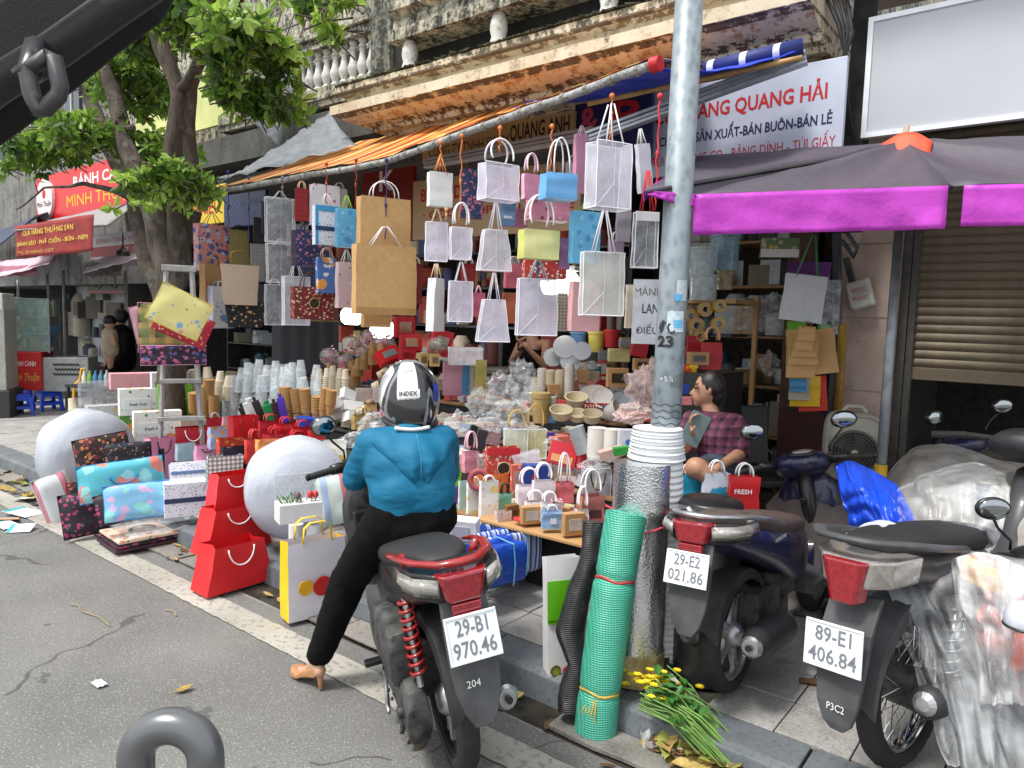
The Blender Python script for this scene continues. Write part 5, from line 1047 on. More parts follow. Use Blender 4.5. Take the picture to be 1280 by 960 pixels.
flesh('body', [('e', x_(137, 404), (.085, .085, .1)), C_(x_(137, 410), x_(137, 420), .04, .08), C_(x_(137, 420), x_(138, 438), .1, .11), C_(x_(133, 420), x_(130, 432), .04, .03), C_(x_(141, 420), x_(144, 432), .04, .03), C_(x_(136, 440), x_(133, 458), .06, .04), C_(x_(139, 440), x_(138, 460), .06, .04)], .016, M_skin, w5, 2)
flesh('hair', [('e', x_(137, 401), (.095, .1, .095))], .018, M_hair, w5, 2); flesh('shirt', [C_(x_(137, 418), x_(138, 438), .115, .125)], .018, mat('b8a890', .8), w5, 2)
# ================================================================ GOODS: bags, boxes, cups
CEN = [(3.12, 3.55, .47), (3.55, 3.95, .62), (3.95, 4.4, .76), (4.4, 5.0, .92), (5.0, 5.9, 1.05)]
LEF = [(2.62, 3.1, .13), (3.1, 3.5, .30), (3.5, 4.0, .45), (4.0, 4.6, .62), (4.6, 5.5, .80)]
def snap(u, v, treads):
 for y0, y1, z in treads:
  p = at(u, v, z=z)
  if ray(u, v).z < 0 and y0-.02 <= p.y <= y1+.02: return p
 best = None
 for y0, y1, z in treads:                       # between two steps: stand it at the nearer edge of the step
  for ye in (y0+.03, y1-.03):
   p = at(u, v, y=ye); e = abs(p.z-z)
   if best is None or e < best[0]: best = (e, V((p.x, p.y, z)))
 return best[1]
def seat_(u, v, on):
 if isinstance(on, list): return snap(u, v, on)
 if isinstance(on, tuple): return at(u, v, y=on[0])
 return at(u, v, z=on)
M_frost = film('f0f0fa', .46, .3, .25, 'frosted_plastic', 9, .25)
M_frost2 = film('f0ecfa', .55, .35, .25, 'lilac_frosted_plastic', 9, .25)
M_vin = film('d8dde2', .30, .1, .6, 'clear_vinyl', 14, .5)
M_clear = film('eef2f4', .25, .08, .8, 'clear_wrap', 16, .6)
M_seam = mat('f0f2f8', .4, var=0, name='white_seam')
M_kraft = mat('c89f6a', .75, var=.06, vs=30, bump=.1, bs=100, name='kraft_paper')
M_rope = mat('f0eef0', .7, var=0, name='white_cord'); M_rop2 = mat('181818', .6, var=0, name='black_cord'); M_bro = mat('8a5a38', .7, var=0, name='brown_handle')
def handles(t, W, D, h, kind, col, hh, sag=1):
 out = []
 for s_ in (-1, 1):
  m = M(); y = s_*D/2; w_ = W*.26
  if kind == 'rope': m.tube([(w_*math.cos(PI*k/12), y*(1-.5*math.sin(PI*k/12)*(sag > 0)), h+(hh*math.sin(PI*k/12)**(.75))*sag) for k in range(13)], .0045, 6)
  elif kind == 'arc': m.tube([(w_*1.3*math.cos(-.45+(PI+.9)*k/16), y*(1-.6*k*(16-k)/64), h+hh*.42+hh*.6*math.sin(-.45+(PI+.9)*k/16)) for k in range(17)], .006, 7)
  elif kind == 'point': m.tube([(-w_, y, h-.015), (-w_*.15, y*.3, h+hh), (w_*.15, y*.3, h+hh), (w_, y, h-.015)], .004, 6)
  elif kind == 'flat': m.tube([(-w_, y, h-.01), (-w_*.9, y, h+hh*.75), (-w_*.5, y, h+hh), (w_*.5, y, h+hh), (w_*.9, y, h+hh*.75), (w_, y, h-.01)], .013, 4, flat=.2)
  elif kind == 'droop': m.tube([(w_*math.cos(PI*k/12), -D/2-.012-.01*math.sin(PI*k/12), h-.02-hh*math.sin(PI*k/12)) for k in range(13)], .0045, 6)
  out.append(obj('handle', m, mat(col, .6, var=0), t, smooth=180))
  if kind == 'droop': break
 return out
def bag_mesh(W, D, h, taper=1, gus=.22, closed=False, wob=.006, seed=0):
 m = M(); rings = []
 for i in range(9):
  t = i/8; k = 1+(taper-1)*(1-t); w_ = W/2*k; d_ = D/2*(1-(.10 if not closed else .85)*t); g_ = gus*D*max(0, t-.25)
  pts = [(-w_, -d_), (-w_/3, -d_), (w_/3, -d_), (w_, -d_), (w_-g_, 0), (w_, d_), (w_/3, d_), (-w_/3, d_), (-w_, d_), (-w_+g_, 0)]
  rings.append([V((x+wob*noise.noise(V((x*9+seed, y*9, t*3))), y+wob*1.6*noise.noise(V((x*7, y*7+seed, t*3+5)))*(.3+t), h*t)) for x, y in pts])
 m.loft(rings, 0, False); n = len(m.v); m.add(rings[0], [tuple(range(10))[::-1]]); return m, rings
def bag(label, u, v, w, h, on, mt, face=20, dr=.4, hd=('rope', 'f0f0f0', .12), taper=1, tilt=0, side=None, seam=None, hang=False, closed=False, lean=0, prt=None, group=None, name='bag', cat=None, roll=0, lid=None):
 p = seat_(u, v, on); k = px(p); f = math.radians(face); Wm = w*k/(math.cos(f)+dr*abs(math.sin(f)))/max(1, taper); D = Wm*dr; hm = h*k; Dv = D
 if hang:
  p = p-V((0, 0, hm)) if not tilt else p
 t = thing(name, label, cat or ('gift bag' if not hang else 'hanging bag'), p, facing(p)+f, group or ('bags hanging under the awning' if hang else 'bags set out on the ground'))
 if tilt or lean:
  B = tr(p) @ rz(facing(p)+f)
  if hang and tilt: t.matrix_world = B @ ry(math.radians(tilt)) @ tr((0, 0, -hm))
  else: t.matrix_world = B @ ry(math.radians(tilt)) @ rx(math.radians(-lean))
 m, rings = bag_mesh(Wm, D, hm, taper, closed=closed, seed=u*.37)
 if isinstance(on, float) or isinstance(on, list) or hang: pass
 b = obj('bag_body', m, mt, t, smooth=30)
 if side is not None:
  b.data.materials.append(side)
  for q in b.data.polygons:
   if abs(q.normal.x) > .55: q.material_index = 1
 if seam:
  for idx in (0, 3, 5, 8): s_ = M(); s_.tube([r_[idx] for r_ in rings], .0028, 5); obj('seam', s_, seam, t)
  s_ = M(); fr_ = [(r_[1]+r_[2])/2-V((0, .002, 0)) for r_ in rings]; s_.tube(fr_, .0007, 4); s_.tube([rings[0][0]-V((0, .002, 0)), fr_[3], rings[0][3]-V((0, .002, 0))], .0008, 4); obj('crease', s_, seam, t)
  s_ = M(); s_.tube([rings[-1][i] for i in (0, 1, 2, 3, 4, 5, 6, 7, 8, 9)], .0028, 5, closed=True); s_.tube([rings[0][i] for i in (0, 3, 5, 8)], .003, 5, closed=True); obj('rim_seam', s_, seam, t)
 if hd:
  kind, col, hh = hd[:3]; handles(t, Wm, D*.9, hm, kind, col, hh, *(hd[3:] or ()))
 if prt: prt(t, Wm, D, hm)
 return t
def panel(col, x0, x1, z0, z1, name='print', off=.003, lett=None):
 def f(t, W, D, h):
  m = M(); y0 = D/2*(1-.1*(z0))+off; y1 = D/2*(1-.1*z1)+off
  m.add([(W*(x0-.5), -y0-.004, h*z0), (W*(x1-.5), -y0-.004, h*z0), (W*(x1-.5), -y1-.004, h*z1), (W*(x0-.5), -y1-.004, h*z1), (W*(x0-.5), -y0, h*z0), (W*(x1-.5), -y0, h*z0), (W*(x1-.5), -y1, h*z1), (W*(x0-.5), -y1, h*z1)], [(0, 1, 2, 3), (7, 6, 5, 4), (0, 4, 5, 1), (1, 5, 6, 2), (2, 6, 7, 3), (3, 7, 4, 0)])
  obj(name, m, mat(col, .5, var=.05) if isinstance(col, str) else col, t)
 return f
def words(s, cx, cz, w_, col='f0f0f0', hh=None):
 def f(t, W, D, h): text(s, W*w_, hh*h if hh else None, tr((W*(cx-.5), -D/2-.009, h*cz)), mat(col, .5, var=0), t, bold=.015)
 return f
def multi(*fs):
 def f(*a_):
  for g_ in fs: g_(*a_)
 return f
def disc(cx, cz, r, col, rim=None):
 def f(t, W, D, h):
  m = M(); m.lathe([(r*W, 0), (r*W*.98, .003)], 24, mat=tr((W*(cx-.5), -D/2-.008, h*cz)) @ rx(PI/2)); q = obj('emblem', m, mat(col, .5), t)
  if rim: m = M(); m.tube([(W*(cx-.5)+r*W*math.cos(2*PI*i/24), -D/2-.011, h*cz+r*W*math.sin(2*PI*i/24)) for i in range(24)], .003, 5, closed=True); obj('emblem_ring', m, mat(rim, .5), t)
 return f
P_floral_navy = spots('28345c', [(26, .32, 'b86878', 0), (40, .22, 'd8a0a0', 3), (22, .2, '38508c', 6)])
P_red_floral = spots('6c1418', [(34, .3, 'd8b8a8', 0), (30, .26, 'a03828', 3), (44, .2, '5a7038', 6)])
P_pinkblue = spots('e09890', [(14, .38, '5868a8', 0), (11, .3, 'c8d0e8', 3), (20, .22, '283878', 6)])
P_whitebluef = spots('e4e6ee', [(60, .24, '5a6890', 0), (34, .16, '8a94b8', 3)])
P_aqua = spots('58b8c8', [(7, .36, 'e08878', 0), (6, .34, '90d4d8', 3), (30, .1, 'e8f0f0', 6)])
P_blackpink = spots('1c1420', [(26, .34, 'a83468', 0), (18, .2, '6a5864', 3)])
P_orange = spots('f0f0ea', [(8, .30, 'f0a028', 0), (16, .16, '5c8a40', 3), (30, .12, '88a868', 6)])
P_multi = spots('30201c', [(22, .34, 'b86848', 0), (16, .28, '7a2848', 3), (28, .22, 'd8a050', 6)])
P_beigef = spots('d8c4ae', [(14, .28, 'd88878', 0), (22, .16, '383028', 3)])
P_watercol = spots('e8e8f0', [(8, .34, '7898c8', 0), (10, .22, 'b0c4e0', 3)])
P_tie = spots('68b4dc', [(14, .34, '4898cc', 0), (18, .26, '90cce8', 3)], rough=.5)
P_feather = spots('18161a', [(20, .24, 'd8a870', 0), (26, .16, 'd0ccd4', 3)])
P_pastel = spots('ecd8dc', [(16, .2, 'd890a0', 0), (22, .15, 'c8a8b8', 3)])
P_dots = spots('c8b0a8', [(60, .3, '9a8c98', 0), (80, .25, 'e0d0c8', 3)])
H = True
def hb(label, u, v, w, h, y, mt, **k): return bag(label, u, v, w, h, (y,), mt, hang=True, **k)
# ---- left rank of hanging bags (u centre, v top, width, height in survey pixels, depth along the street plane)
hb('pink and blue floral bag hanging nearest the tree', 265, 281, 43, 58, 3.9, P_pinkblue, hd=('point', 'c88078', .12), face=24)
hb('black and gold woven bag hanging beside the pink floral one', 298, 288, 24, 42, 4.1, plaid('a89860', ['18140c'], 60, thin=True), hd=('rope', '302010', .05), face=15)
hb('narrow kraft bag with orange flower print hanging left of the beige tote', 264, 330, 28, 57, 3.85, spots('b08c60', [(16, .3, 'd08050', 0), (22, .2, 'c89870', 3)]), face=40, hd=('flat', 'b09060', .09))
hb('beige tote bag with line drawing and brown strap handles', 300, 331, 46, 50, 3.75, spots('ccb49c', [(40, .12, '50443c', 0)]), face=10, dr=.2, hd=('flat', 'a07840', .13), taper=.86)
hb('black tote with scattered feather print below the beige tote', 306, 377, 50, 32, 3.85, P_feather, face=10, dr=.2, hd=None, taper=.8)
hb('white bag with blue watercolour print at the lower left of the rank', 276, 358, 32, 52, 3.9, P_watercol, face=35, side=mat('c8c8dc', .6), hd=('rope', 'e0e0e8', .05))
hb('clear vinyl bag in the upper left of the rank', 350, 248, 36, 54, 3.75, M_vin, seam=M_seam, hd=('point', 'd8d8d8', .06), face=15, dr=.3)
hb('clear vinyl bag below the upper one, half hidden', 350, 305, 33, 48, 3.85, M_vin, seam=M_seam, hd=('point', 'd8d8d8', .04), face=15, dr=.3)
hb('lowest clear vinyl bag with a blank lid flap, bottom of its column', 343, 356, 23, 50, 3.9, M_vin, seam=M_seam, hd=('rope', 'd8d8d8', .05), face=15, dr=.3)
hb('frosted white bag beside the lowest clear bag', 370, 346, 34, 60, 3.8, M_frost, seam=M_seam, hd=('point', 'e8e8e8', .13), face=18)
hb('small red tartan bag hanging under the awning edge', 377, 236, 17, 40, 3.7, plaid('c01c1c', ['5a0c10', '801418'], 26), hd=('rope', 'f0c0a0', .06), face=20)
hb('white bag with tiny pink flowers behind the blue patterned bag', 406, 232, 38, 50, 3.85, spots('dcd8dc', [(14, .14, 'c05868', 0)]), hd=None, face=18)
hb('white bag with blue flowers, navy band and sky blue edges', 408, 258, 34, 48, 3.65, P_whitebluef, prt=multi(panel('3898cc', .0, 1, .86, 1), panel('283c68', .0, 1, .36, .47), panel('3898cc', 0, .12, 0, .86)), hd=('point', 'f0f0f0', .1), face=18)
hb('sky blue patterned bag right of the navy banded bag', 433, 261, 28, 48, 3.62, P_tie, hd=('point', 'a8d848', .1), face=18)
hb('navy bag with large pink flowers in the middle of the left rank', 390, 289, 50, 44, 3.78, P_floral_navy, side=mat('3a2440', .5), hd=('rope', '282030', .07), face=18)
hb('dark red floral bag with round black emblem', 390, 359, 52, 40, 3.68, P_red_floral, hd=('rope', '502018', .12), prt=disc(.5, .5, .13, '2a2420', 'c8a060'), face=16)
hb('blue bag with orange and white flower below the navy floral bag', 408, 322, 26, 44, 3.74, spots('5078b8', [(9, .42, 'e8a048', 1), (14, .26, 'e8e4e4', 4)]), hd=('rope', 'd0b0a0', .08), face=20)
hb('pinkish white bag with small green flowers left of the kraft bags', 433, 328, 27, 57, 3.64, spots('d8bcc0', [(18, .16, '8a9470', 0), (12, .2, 'e8d8dc', 3)]), hd=('point', 'e8e8e8', .1), face=24)
hb('grey shaded checked bag at the back of the left rank', 322, 305, 18, 46, 4.15, plaid('8890a0', ['a8a890'], 30), hd=None, face=10)
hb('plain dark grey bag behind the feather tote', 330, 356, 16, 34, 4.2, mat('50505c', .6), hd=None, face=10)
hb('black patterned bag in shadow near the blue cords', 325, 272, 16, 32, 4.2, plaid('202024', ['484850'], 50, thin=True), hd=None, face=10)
hb('large kraft paper bag, upper one of the pair, with white rope handle', 480, 248, 67, 72, 3.6, M_kraft, face=18, dr=.28, hd=('rope', 'f4f0f0', .12))
hb('largest kraft paper bag in front, lower one of the pair', 481, 307, 80, 86, 3.52, M_kraft, face=18, dr=.25, hd=('point', 'f4f0f0', .13), prt=panel('ac8452', 0, 1, 0, .10))
hb('small kraft bag peeping out under the two big kraft bags', 470, 392, 38, 17, 3.7, M_kraft, face=18, hd=None)
# foil bag near tree
hb('crumpled silver and gold foil bag hanging from the awning corner by the tree', 240, 262, 26, 40, 3.95, N('silver_foil').set((.6, .6, .58), rough=.25, metal=.9), hd=('point', 'e8d060', .12), face=35, side=mat('c8a020', .5), tilt=18)
# ---- centre rank
hb('small white paper bag hanging from an orange cord, first of the centre rank', 550, 216, 32, 42, 3.6, mat('dfe2e0', .6, var=.04), side=mat('dfe2e0', .6, var=.04), face=18, hd=('point', 'd88848', .1))
hb('pale frosted bag below the small white bag', 546, 278, 28, 48, 3.62, M_frost2, seam=M_seam, face=10, dr=.2, hd=('point', 'e0d0b0', .09))
hb('tall slim white bag seen from its side, bottom of the first column', 545, 348, 26, 66, 3.6, mat('d8dce0', .55, var=.04), face=58, dr=.55, hd=('point', 'd8c0a0', .1), taper=1.25)
hb('lilac frosted bag with round ring handles, second column', 576, 285, 30, 39, 3.58, M_frost2, seam=M_seam, face=18, hd=('arc', 'f0eef4', .16), taper=.9)
hb('lilac frosted bag with drooping cord handles, bottom of the second column', 576, 352, 31, 50, 3.6, M_frost2, seam=M_seam, face=14, dr=.25, hd=('point', 'f0eef4', .13))
hb('frosted bag with ring handles, top of the third column', 624, 206, 52, 44, 3.5, M_frost2, seam=M_seam, face=28, dr=.5, hd=('arc', 'f0eef4', .15))
hb('wide bottomed frosted bag in the middle of the third column', 619, 288, 46, 50, 3.5, M_frost, seam=M_seam, face=20, dr=.45, taper=1.45, hd=('point', 'f0eef4', .17))
hb('wide bottomed frosted bag at the bottom of the third column', 617, 375, 44, 52, 3.5, M_frost2, seam=M_seam, face=16, dr=.45, taper=1.5, hd=('point', 'f0eef4', .17))
hb('small pink paper bag behind the light blue one', 664, 218, 24, 31, 3.55, mat('d890ac', .6, var=.05), face=30, side=mat('e4b0c4', .6), hd=('arc', 'e8c8d4', .12))
hb('light blue paper bag with long white handles', 698, 218, 48, 32, 3.45, mat('6cace0', .55, var=.05), face=24, side=mat('6cace0', .55, var=.05), dr=.6, hd=('rope', 'f0eef0', .2))
hb('pink floral bag behind and below the light blue bag', 685, 248, 56, 28, 3.7, spots('d88ca4', [(20, .24, '8a3858', 0), (26, .16, 'e8c0cc', 3)]), face=24, hd=None)
hb('pale yellow paper bag with arched handles', 674, 288, 53, 36, 3.45, mat('e4e49c', .55, var=.05), side=mat('c8c870', .55, var=.05), face=26, dr=.45, hd=('arc', 'f0eee4', .2))
hb('mauve bag peeping out behind the pale yellow bag', 706, 298, 14, 38, 3.6, mat('a878a8', .6), face=20, hd=None)
hb('red floral flat bag above the checked frosted bag', 681, 324, 56, 24, 3.66, spots('a83430', [(40, .3, 'e8d8c8', 0), (30, .2, 'd88878', 3)]), face=12, hd=('point', '402020', .05))
hb('large frosted bag with faint checked lining, bottom of the fourth column', 672, 349, 54, 70, 3.5, film('dcd8e6', .62, .35, .2, 'checked_frost', 9, .2), seam=M_seam, face=16, dr=.3, taper=1.08, hd=('point', 'c8ccd4', .12))
hb('very large frosted bag hanging highest in the right part of the rank', 762, 180, 58, 80, 3.3, M_frost, seam=M_seam, face=33, dr=.55, hd=('point', 'f0eef0', .2))
hb('large frosted bag below the very large one, left of the lamp pole', 754, 316, 56, 78, 3.35, film('e0e2dc', .5, .35, .2, 'pale_frost', 9, .2), seam=M_seam, face=20, dr=.3, hd=('point', 'f0eef0', .22))
hb('light blue tie dyed bag left of the very large frosted bag', 732, 265, 40, 64, 3.6, P_tie, face=24, hd=('point', '98c858', .05))
hb('pale pink paper bag behind the large frosted bag', 731, 352, 40, 62, 3.65, mat('d8a8ac', .6, var=.05), face=24, hd=None)
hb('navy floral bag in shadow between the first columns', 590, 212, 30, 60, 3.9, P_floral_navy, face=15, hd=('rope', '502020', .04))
hb('small slate blue bag with writing behind the third column', 635, 248, 20, 34, 3.8, mat('5c7ca0', .6), face=10, prt=words('soo.', .5, .3, .6), hd=None)
hb('tall pink bag hanging left of the very large frosted bag', 727, 168, 20, 72, 3.7, mat('c88ca8', .6, var=.05), face=35, hd=('point', 'e0c0d0', .05))
hb('tall white bag hanging between the very large frosted bag and the lamp pole', 802, 180, 20, 60, 3.6, mat('d0cfd8', .6, var=.05), face=40, hd=('point', 'e0e0e0', .08), tilt=-10)
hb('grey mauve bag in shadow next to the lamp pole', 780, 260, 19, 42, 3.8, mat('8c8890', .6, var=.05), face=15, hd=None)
hb('small pink bag behind the second column', 598, 366, 18, 30, 3.75, mat('d06a80', .6, var=.05), face=15, hd=('point', 'e0a0b0', .05))
hb('black and cream lattice bag beside the checked frosted bag', 704, 366, 13, 48, 3.68, plaid('c8bca8', ['18181c'], 50, thin=True), face=10, hd=None)
hb('clear box bag with white scalloped top beside the lamp pole', 808, 266, 32, 68, 3.5, M_vin, seam=M_seam, face=20, dr=.4, prt=panel('e4e8ec', 0, 1, .84, 1), hd=('point', 'c02828', .22))
hb('cream bag with soft folds hanging at the lower right, left of the notice', 790, 356, 15, 54, 3.62, mat('c8bca8', .7), face=20, hd=None)
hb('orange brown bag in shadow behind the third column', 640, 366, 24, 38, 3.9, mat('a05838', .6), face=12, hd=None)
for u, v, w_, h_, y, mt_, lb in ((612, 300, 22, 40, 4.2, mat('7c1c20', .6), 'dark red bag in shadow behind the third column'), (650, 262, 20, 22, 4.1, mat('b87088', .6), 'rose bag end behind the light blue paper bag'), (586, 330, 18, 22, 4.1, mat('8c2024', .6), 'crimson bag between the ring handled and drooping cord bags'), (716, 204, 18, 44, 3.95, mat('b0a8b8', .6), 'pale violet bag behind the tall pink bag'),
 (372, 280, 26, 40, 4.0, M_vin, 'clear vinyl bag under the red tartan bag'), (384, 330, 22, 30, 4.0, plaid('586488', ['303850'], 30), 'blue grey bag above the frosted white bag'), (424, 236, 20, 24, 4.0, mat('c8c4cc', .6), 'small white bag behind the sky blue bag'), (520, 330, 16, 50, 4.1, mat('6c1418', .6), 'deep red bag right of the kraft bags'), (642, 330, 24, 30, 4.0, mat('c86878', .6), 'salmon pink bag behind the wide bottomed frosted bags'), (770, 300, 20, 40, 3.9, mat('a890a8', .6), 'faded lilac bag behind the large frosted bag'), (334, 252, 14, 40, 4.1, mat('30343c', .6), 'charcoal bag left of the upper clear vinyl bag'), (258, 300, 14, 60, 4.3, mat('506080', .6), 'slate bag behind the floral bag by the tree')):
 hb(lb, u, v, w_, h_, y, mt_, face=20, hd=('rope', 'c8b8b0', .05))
# hanging cords
def cord(label, u, v0, v1, y, col, wob=.006):
 a_ = at(u, v0, y=y); n = 14; b_ = at(u, v1, y=y); L = a_.z-b_.z; m = M()
 m.tube([(wob*math.sin(i*1.9+u), wob*math.cos(i*1.3), -L*i/n) for i in range(n+1)], .0045, 6); m.ell((0, 0, 0), (.016, .014, .016), 8, 6); m.ell((0, 0, -L*.5), (.011, .011, .018), 8, 6)
 o = obj('twine', m, mat(col, .6, var=.1), smooth=180, loc=a_); props(o, label, 'cord')
for u, v0, v1, y, c, lb in ((551, 178, 214, 3.6, 'd87838', 'orange cord above the small white paper bag'), (577, 170, 282, 3.6, 'd87838', 'long twisted orange cord above the lilac ring handled bag'), (625, 160, 190, 3.5, 'd87838', 'orange cord between the ring handles of the top frosted bag'), (690, 158, 215, 3.5, 'd87838', 'orange cord holding the light blue and pink paper bags'), (765, 120, 178, 3.35, 'c86838', 'bundle of orange cord holding the very large frosted bag'), (483, 200, 312, 3.58, '383060', 'dark purple cord running down to the kraft bags'), (285, 215, 305, 3.95, '2848a8', 'blue cord at the left end beside the pink floral bag'), (311, 222, 300, 4.0, '2848a8', 'blue cord next to the woven bag'),
       (408, 205, 255, 3.7, 'b84830', 'dull red cord over the navy banded bag'), (353, 222, 247, 3.75, '88888c', 'wire hook over the upper clear vinyl bag'), (445, 200, 262, 3.7, 'a83828', 'thin red cord right of the sky blue bag'), (825, 120, 262, 3.4, 'd03038', 'red cord dangling in front of the lamp pole sign'), (558, 262, 276, 3.62, 'c8a070', 'pale cord between the first column bags'), (672, 330, 348, 3.5, '4878a0', 'blue cord above the checked frosted bag')):
 cord(lb, u, v0, v1, y, c)
# ---- step ladder under the tree with bags clipped to it
lp0 = at(218, 372, y=3.0); lad = thing('step_ladder', 'worn grey step ladder standing by the tree with bags clipped on it', 'ladder', (lp0.x*.96, 2.92, .13), facing((lp0.x, 2.92, 0))); K = px(lad.location); Hh_ = at(218, 336, y=2.92).z-.13
M_alu = aged((.25, .25, .24), (.42, .42, .41), amt=.42, name='worn_aluminium', sc=10, zs=1)
m = M(); m.box((0, 0, Hh_), (38*K, .12, .05)); obj('top_step', m, M_alu, lad, bev=.006)
for s_ in (-1, 1):
 for d_ in (-1, 1): m = M(); m.tube([(s_*14*K, d_*.03, Hh_), (s_*26*K, d_*.15, 0)], .022, 6); obj('rail', m, M_alu, lad)
for i in range(4): m = M(); m.box((0, -.03-.03*i, Hh_-.3-.3*i), (34*K+i*6*K, .1, .03)); obj('step', m, M_alu, lad)
def flatbag(label, u, v, w, h, on, mt, roll=0, lean=12, thick=.05, face=12, handle=None, name='folded_bag', cat='bag', group=None, prt=None, hc='181818'):
 """soft flat bag standing or lying, drawn around its base centre"""
 p = seat_(u, v, on); k = px(p); Wm, hm = w*k, h*k; t = thing(name, label, cat, group=group or 'folded shopping bags', mat=tr(p) @ rz(facing(p)+math.radians(face)) @ rx(math.radians(-lean)) @ ry(math.radians(roll)))
 m = M(); nu, nv = 12, 10
 def f(s_): return lambda a_, b_: (Wm*(a_-.5)+.004*noise.noise(V((a_*5, b_*5, u))), s_*thick/2*(1-(2*a_-1)**6)*(1-(2*b_-1)**8)+.008*noise.noise(V((a_*4, b_*4, u*.3))), hm*b_+.006*noise.noise(V((a_*4, 3, u))))
 m.grid(nu, nv, f(-1)); m.grid(nu, nv, f(1)); obj('bag_body', m, mt, t, smooth=180)
 m = M(); m.tube([(-Wm/2, 0, 0), (-Wm/2, 0, hm), (Wm/2, 0, hm), (Wm/2, 0, 0)], .004, 5, closed=True); obj('piping', m, mat(hc, .6), t)
 if handle: m = M(); m.tube([(Wm*.16*math.cos(PI*i/10), -thick/2-.012, hm*(.98 if handle > 0 else .62)+handle*math.sin(PI*i/10)) for i in range(11)], .012, 6, flat=.4); obj('handle', m, mat(hc, .6), t, smooth=180)
 if prt: prt(t, Wm, thick, hm)
 return t
flatbag('large plaid bag in pink, green and black hung on the step ladder', 214, 440, 74, 60, (2.7,), plaid('c86878', ['383830', 'd8c070', '689048'], 9), lean=0, hc='c88898', prt=None)
flatbag('pink floral zip bag below the plaid one on the ladder', 218, 456, 76, 24, (2.68,), spots('302438', [(24, .36, 'c06890', 0), (20, .26, '4868b8', 3)]), lean=0, hc='d898b8', thick=.03)
flatbag('pink edge bag sticking out left behind the plaid bag', 184, 428, 22, 46, (2.74,), spots('c898a8', [(20, .2, 'a05878', 0)]), lean=0, roll=-12, hc='c890a0', thick=.03)
flatbag('red bag with small flowers, slanting behind the yellow one', 222, 424, 66, 38, (2.64,), spots('b83040', [(36, .24, 'e8c8c8', 0)]), lean=0, roll=24, hc='a02838', thick=.03)
flatbag('slanted pale yellow zip bag with coloured flower print on the ladder', 214, 412, 66, 50, (2.48,), spots('e4dc90', [(12, .24, '80b0d8', 0), (14, .2, 'e8a0a0', 3), (20, .14, '90b858', 6)]), lean=0, roll=26, hc='d0b840', thick=.03)
# ================================================================ DISPLAY STANDS AND GROUND GOODS
M_ply = mat('8a6a48', .8, var=.2, bump=.2); M_step_shade = mat('26262a', .9, var=.2)  # plywood, and the dark tone painted as shade below the steps
def stand(label, x0, x1, treads, mt):
 t = thing('display_stand', label, 'display stand', (x0, treads[0][0], .13))
 for y0, y1, z in treads:
  if z < .2: continue
  x1 = min(x1, -.48*y0-.32)
  m = M(); m.box(((x0+x1)/2, (y0+y1)/2, z-.012), (x1-x0, y1-y0, .02)); W_('shelf_board', m, mt, t, bev=.003)
  m = M(); m.box(((x0+x1)/2, y0+.02+(.08 if z == treads[0][2] else 0), (z-.024+.13)/2), (x1-x0-.02, .015, z-.024-.13)); W_('under_step_shade', m, M_step_shade, t)  # dark panel painted as the shade of the open space underneath
stand('stepped display stand right of the rider, covered with boxes and cups', -4.3, -1.55, CEN, M_ply)
stand('stepped display stand behind the red bags and cup stacks at left', -8.6, -4.4, LEF[1:], mat('4a4644', .9))
# shop interior shelving and lights
def rack(label, x0, x1, y, seed, cols, n=150, zs=(.2, .65, 1.1, 1.55, 2.0, 2.4), lo=.07, hi=.26):
 t = thing('goods_rack', label, 'shelves', ((x0+x1)/2, y, .13)); w_ = x1-x0
 m = M()
 for z in zs: m.box((0, 0, z-.02-.13), (w_, .45, .025))
 obj('shelf', m, M_blk if seed % 2 else M_ply, t, kind='stuff')
 for s_ in (-1, 1): m = M(); m.box((s_*w_/2, 0, 1.25), (.04, .45, 2.5)); obj('upright', m, M_gry, t)
 clutter('packed_goods', t, None, seed, cols, (-w_/2+.1, w_/2-.1, -.18, .15, [z-.13 for z in zs], (lo, hi)), n)
 return t
warm = ['a83028', 'c8a878', 'e0d4c0', '7a4a30', 'b8b4b0', 'c85848', '48507a', 'd8c8b8', '5a2020', 'a08858']
cool = ['9098a0', '6a7078', 'b8bcc0', '404448', '787060', '305060', '907850', 'a0a8a8', '283028']
rack('rear shelves packed with red and cream gift boxes behind the frosted bags', -7.0, -5.2, 6.6, 21, warm)
rack('rear shelves packed with boxes behind the kraft bags', -9.3, -7.1, 6.9, 22, warm+['203048'])
rack('rear shelves packed with mixed goods behind the yellow bag', -5.1, -3.5, 6.5, 23, warm+cool)
rack('dim shelves with jars and packets behind the seated woman in the checked blouse', -3.2, -1.9, 6.7, 24, cool, 130)
rack('far left shelves in shadow inside the stall', -12, -9.6, 7.2, 25, cool)
def tube_light(label, u, v, y, L, yaw=0, r=.03, st=6):
 p = at(u, v, y=y); t = thing('tube_light', label, 'lamp', p, yaw, 'fluorescent lamps in the stall'); m = M(); m.tube([(-L/2, 0, 0), (L/2, 0, 0)], r, 10); a = N('lit_tube'); a.set((.9, .9, .9), emit=((1, .97, .92), st)); obj('tube', m, a.mat, t, smooth=50)
 m = M(); m.box((0, 0, r+.03), (L+.06, .07, .04)); obj('housing', m, M_wht, t)
tube_light('lit fluorescent tube behind the small white bags', 538, 263, 5.0, .55, r=.034)
tube_light('lit fluorescent tube behind the frosted ring handled bag', 625, 258, 5.0, .5)
tube_light('bright short lamp below the red emblem bag', 440, 395, 5.2, .16, r=.1, st=7)
tube_light('bright lamp under the small kraft bag', 478, 412, 5.3, .18, r=.1, st=7)
tube_light('bright lamp behind the checked frosted bag', 700, 355, 4.8, .26, r=.09, st=7)
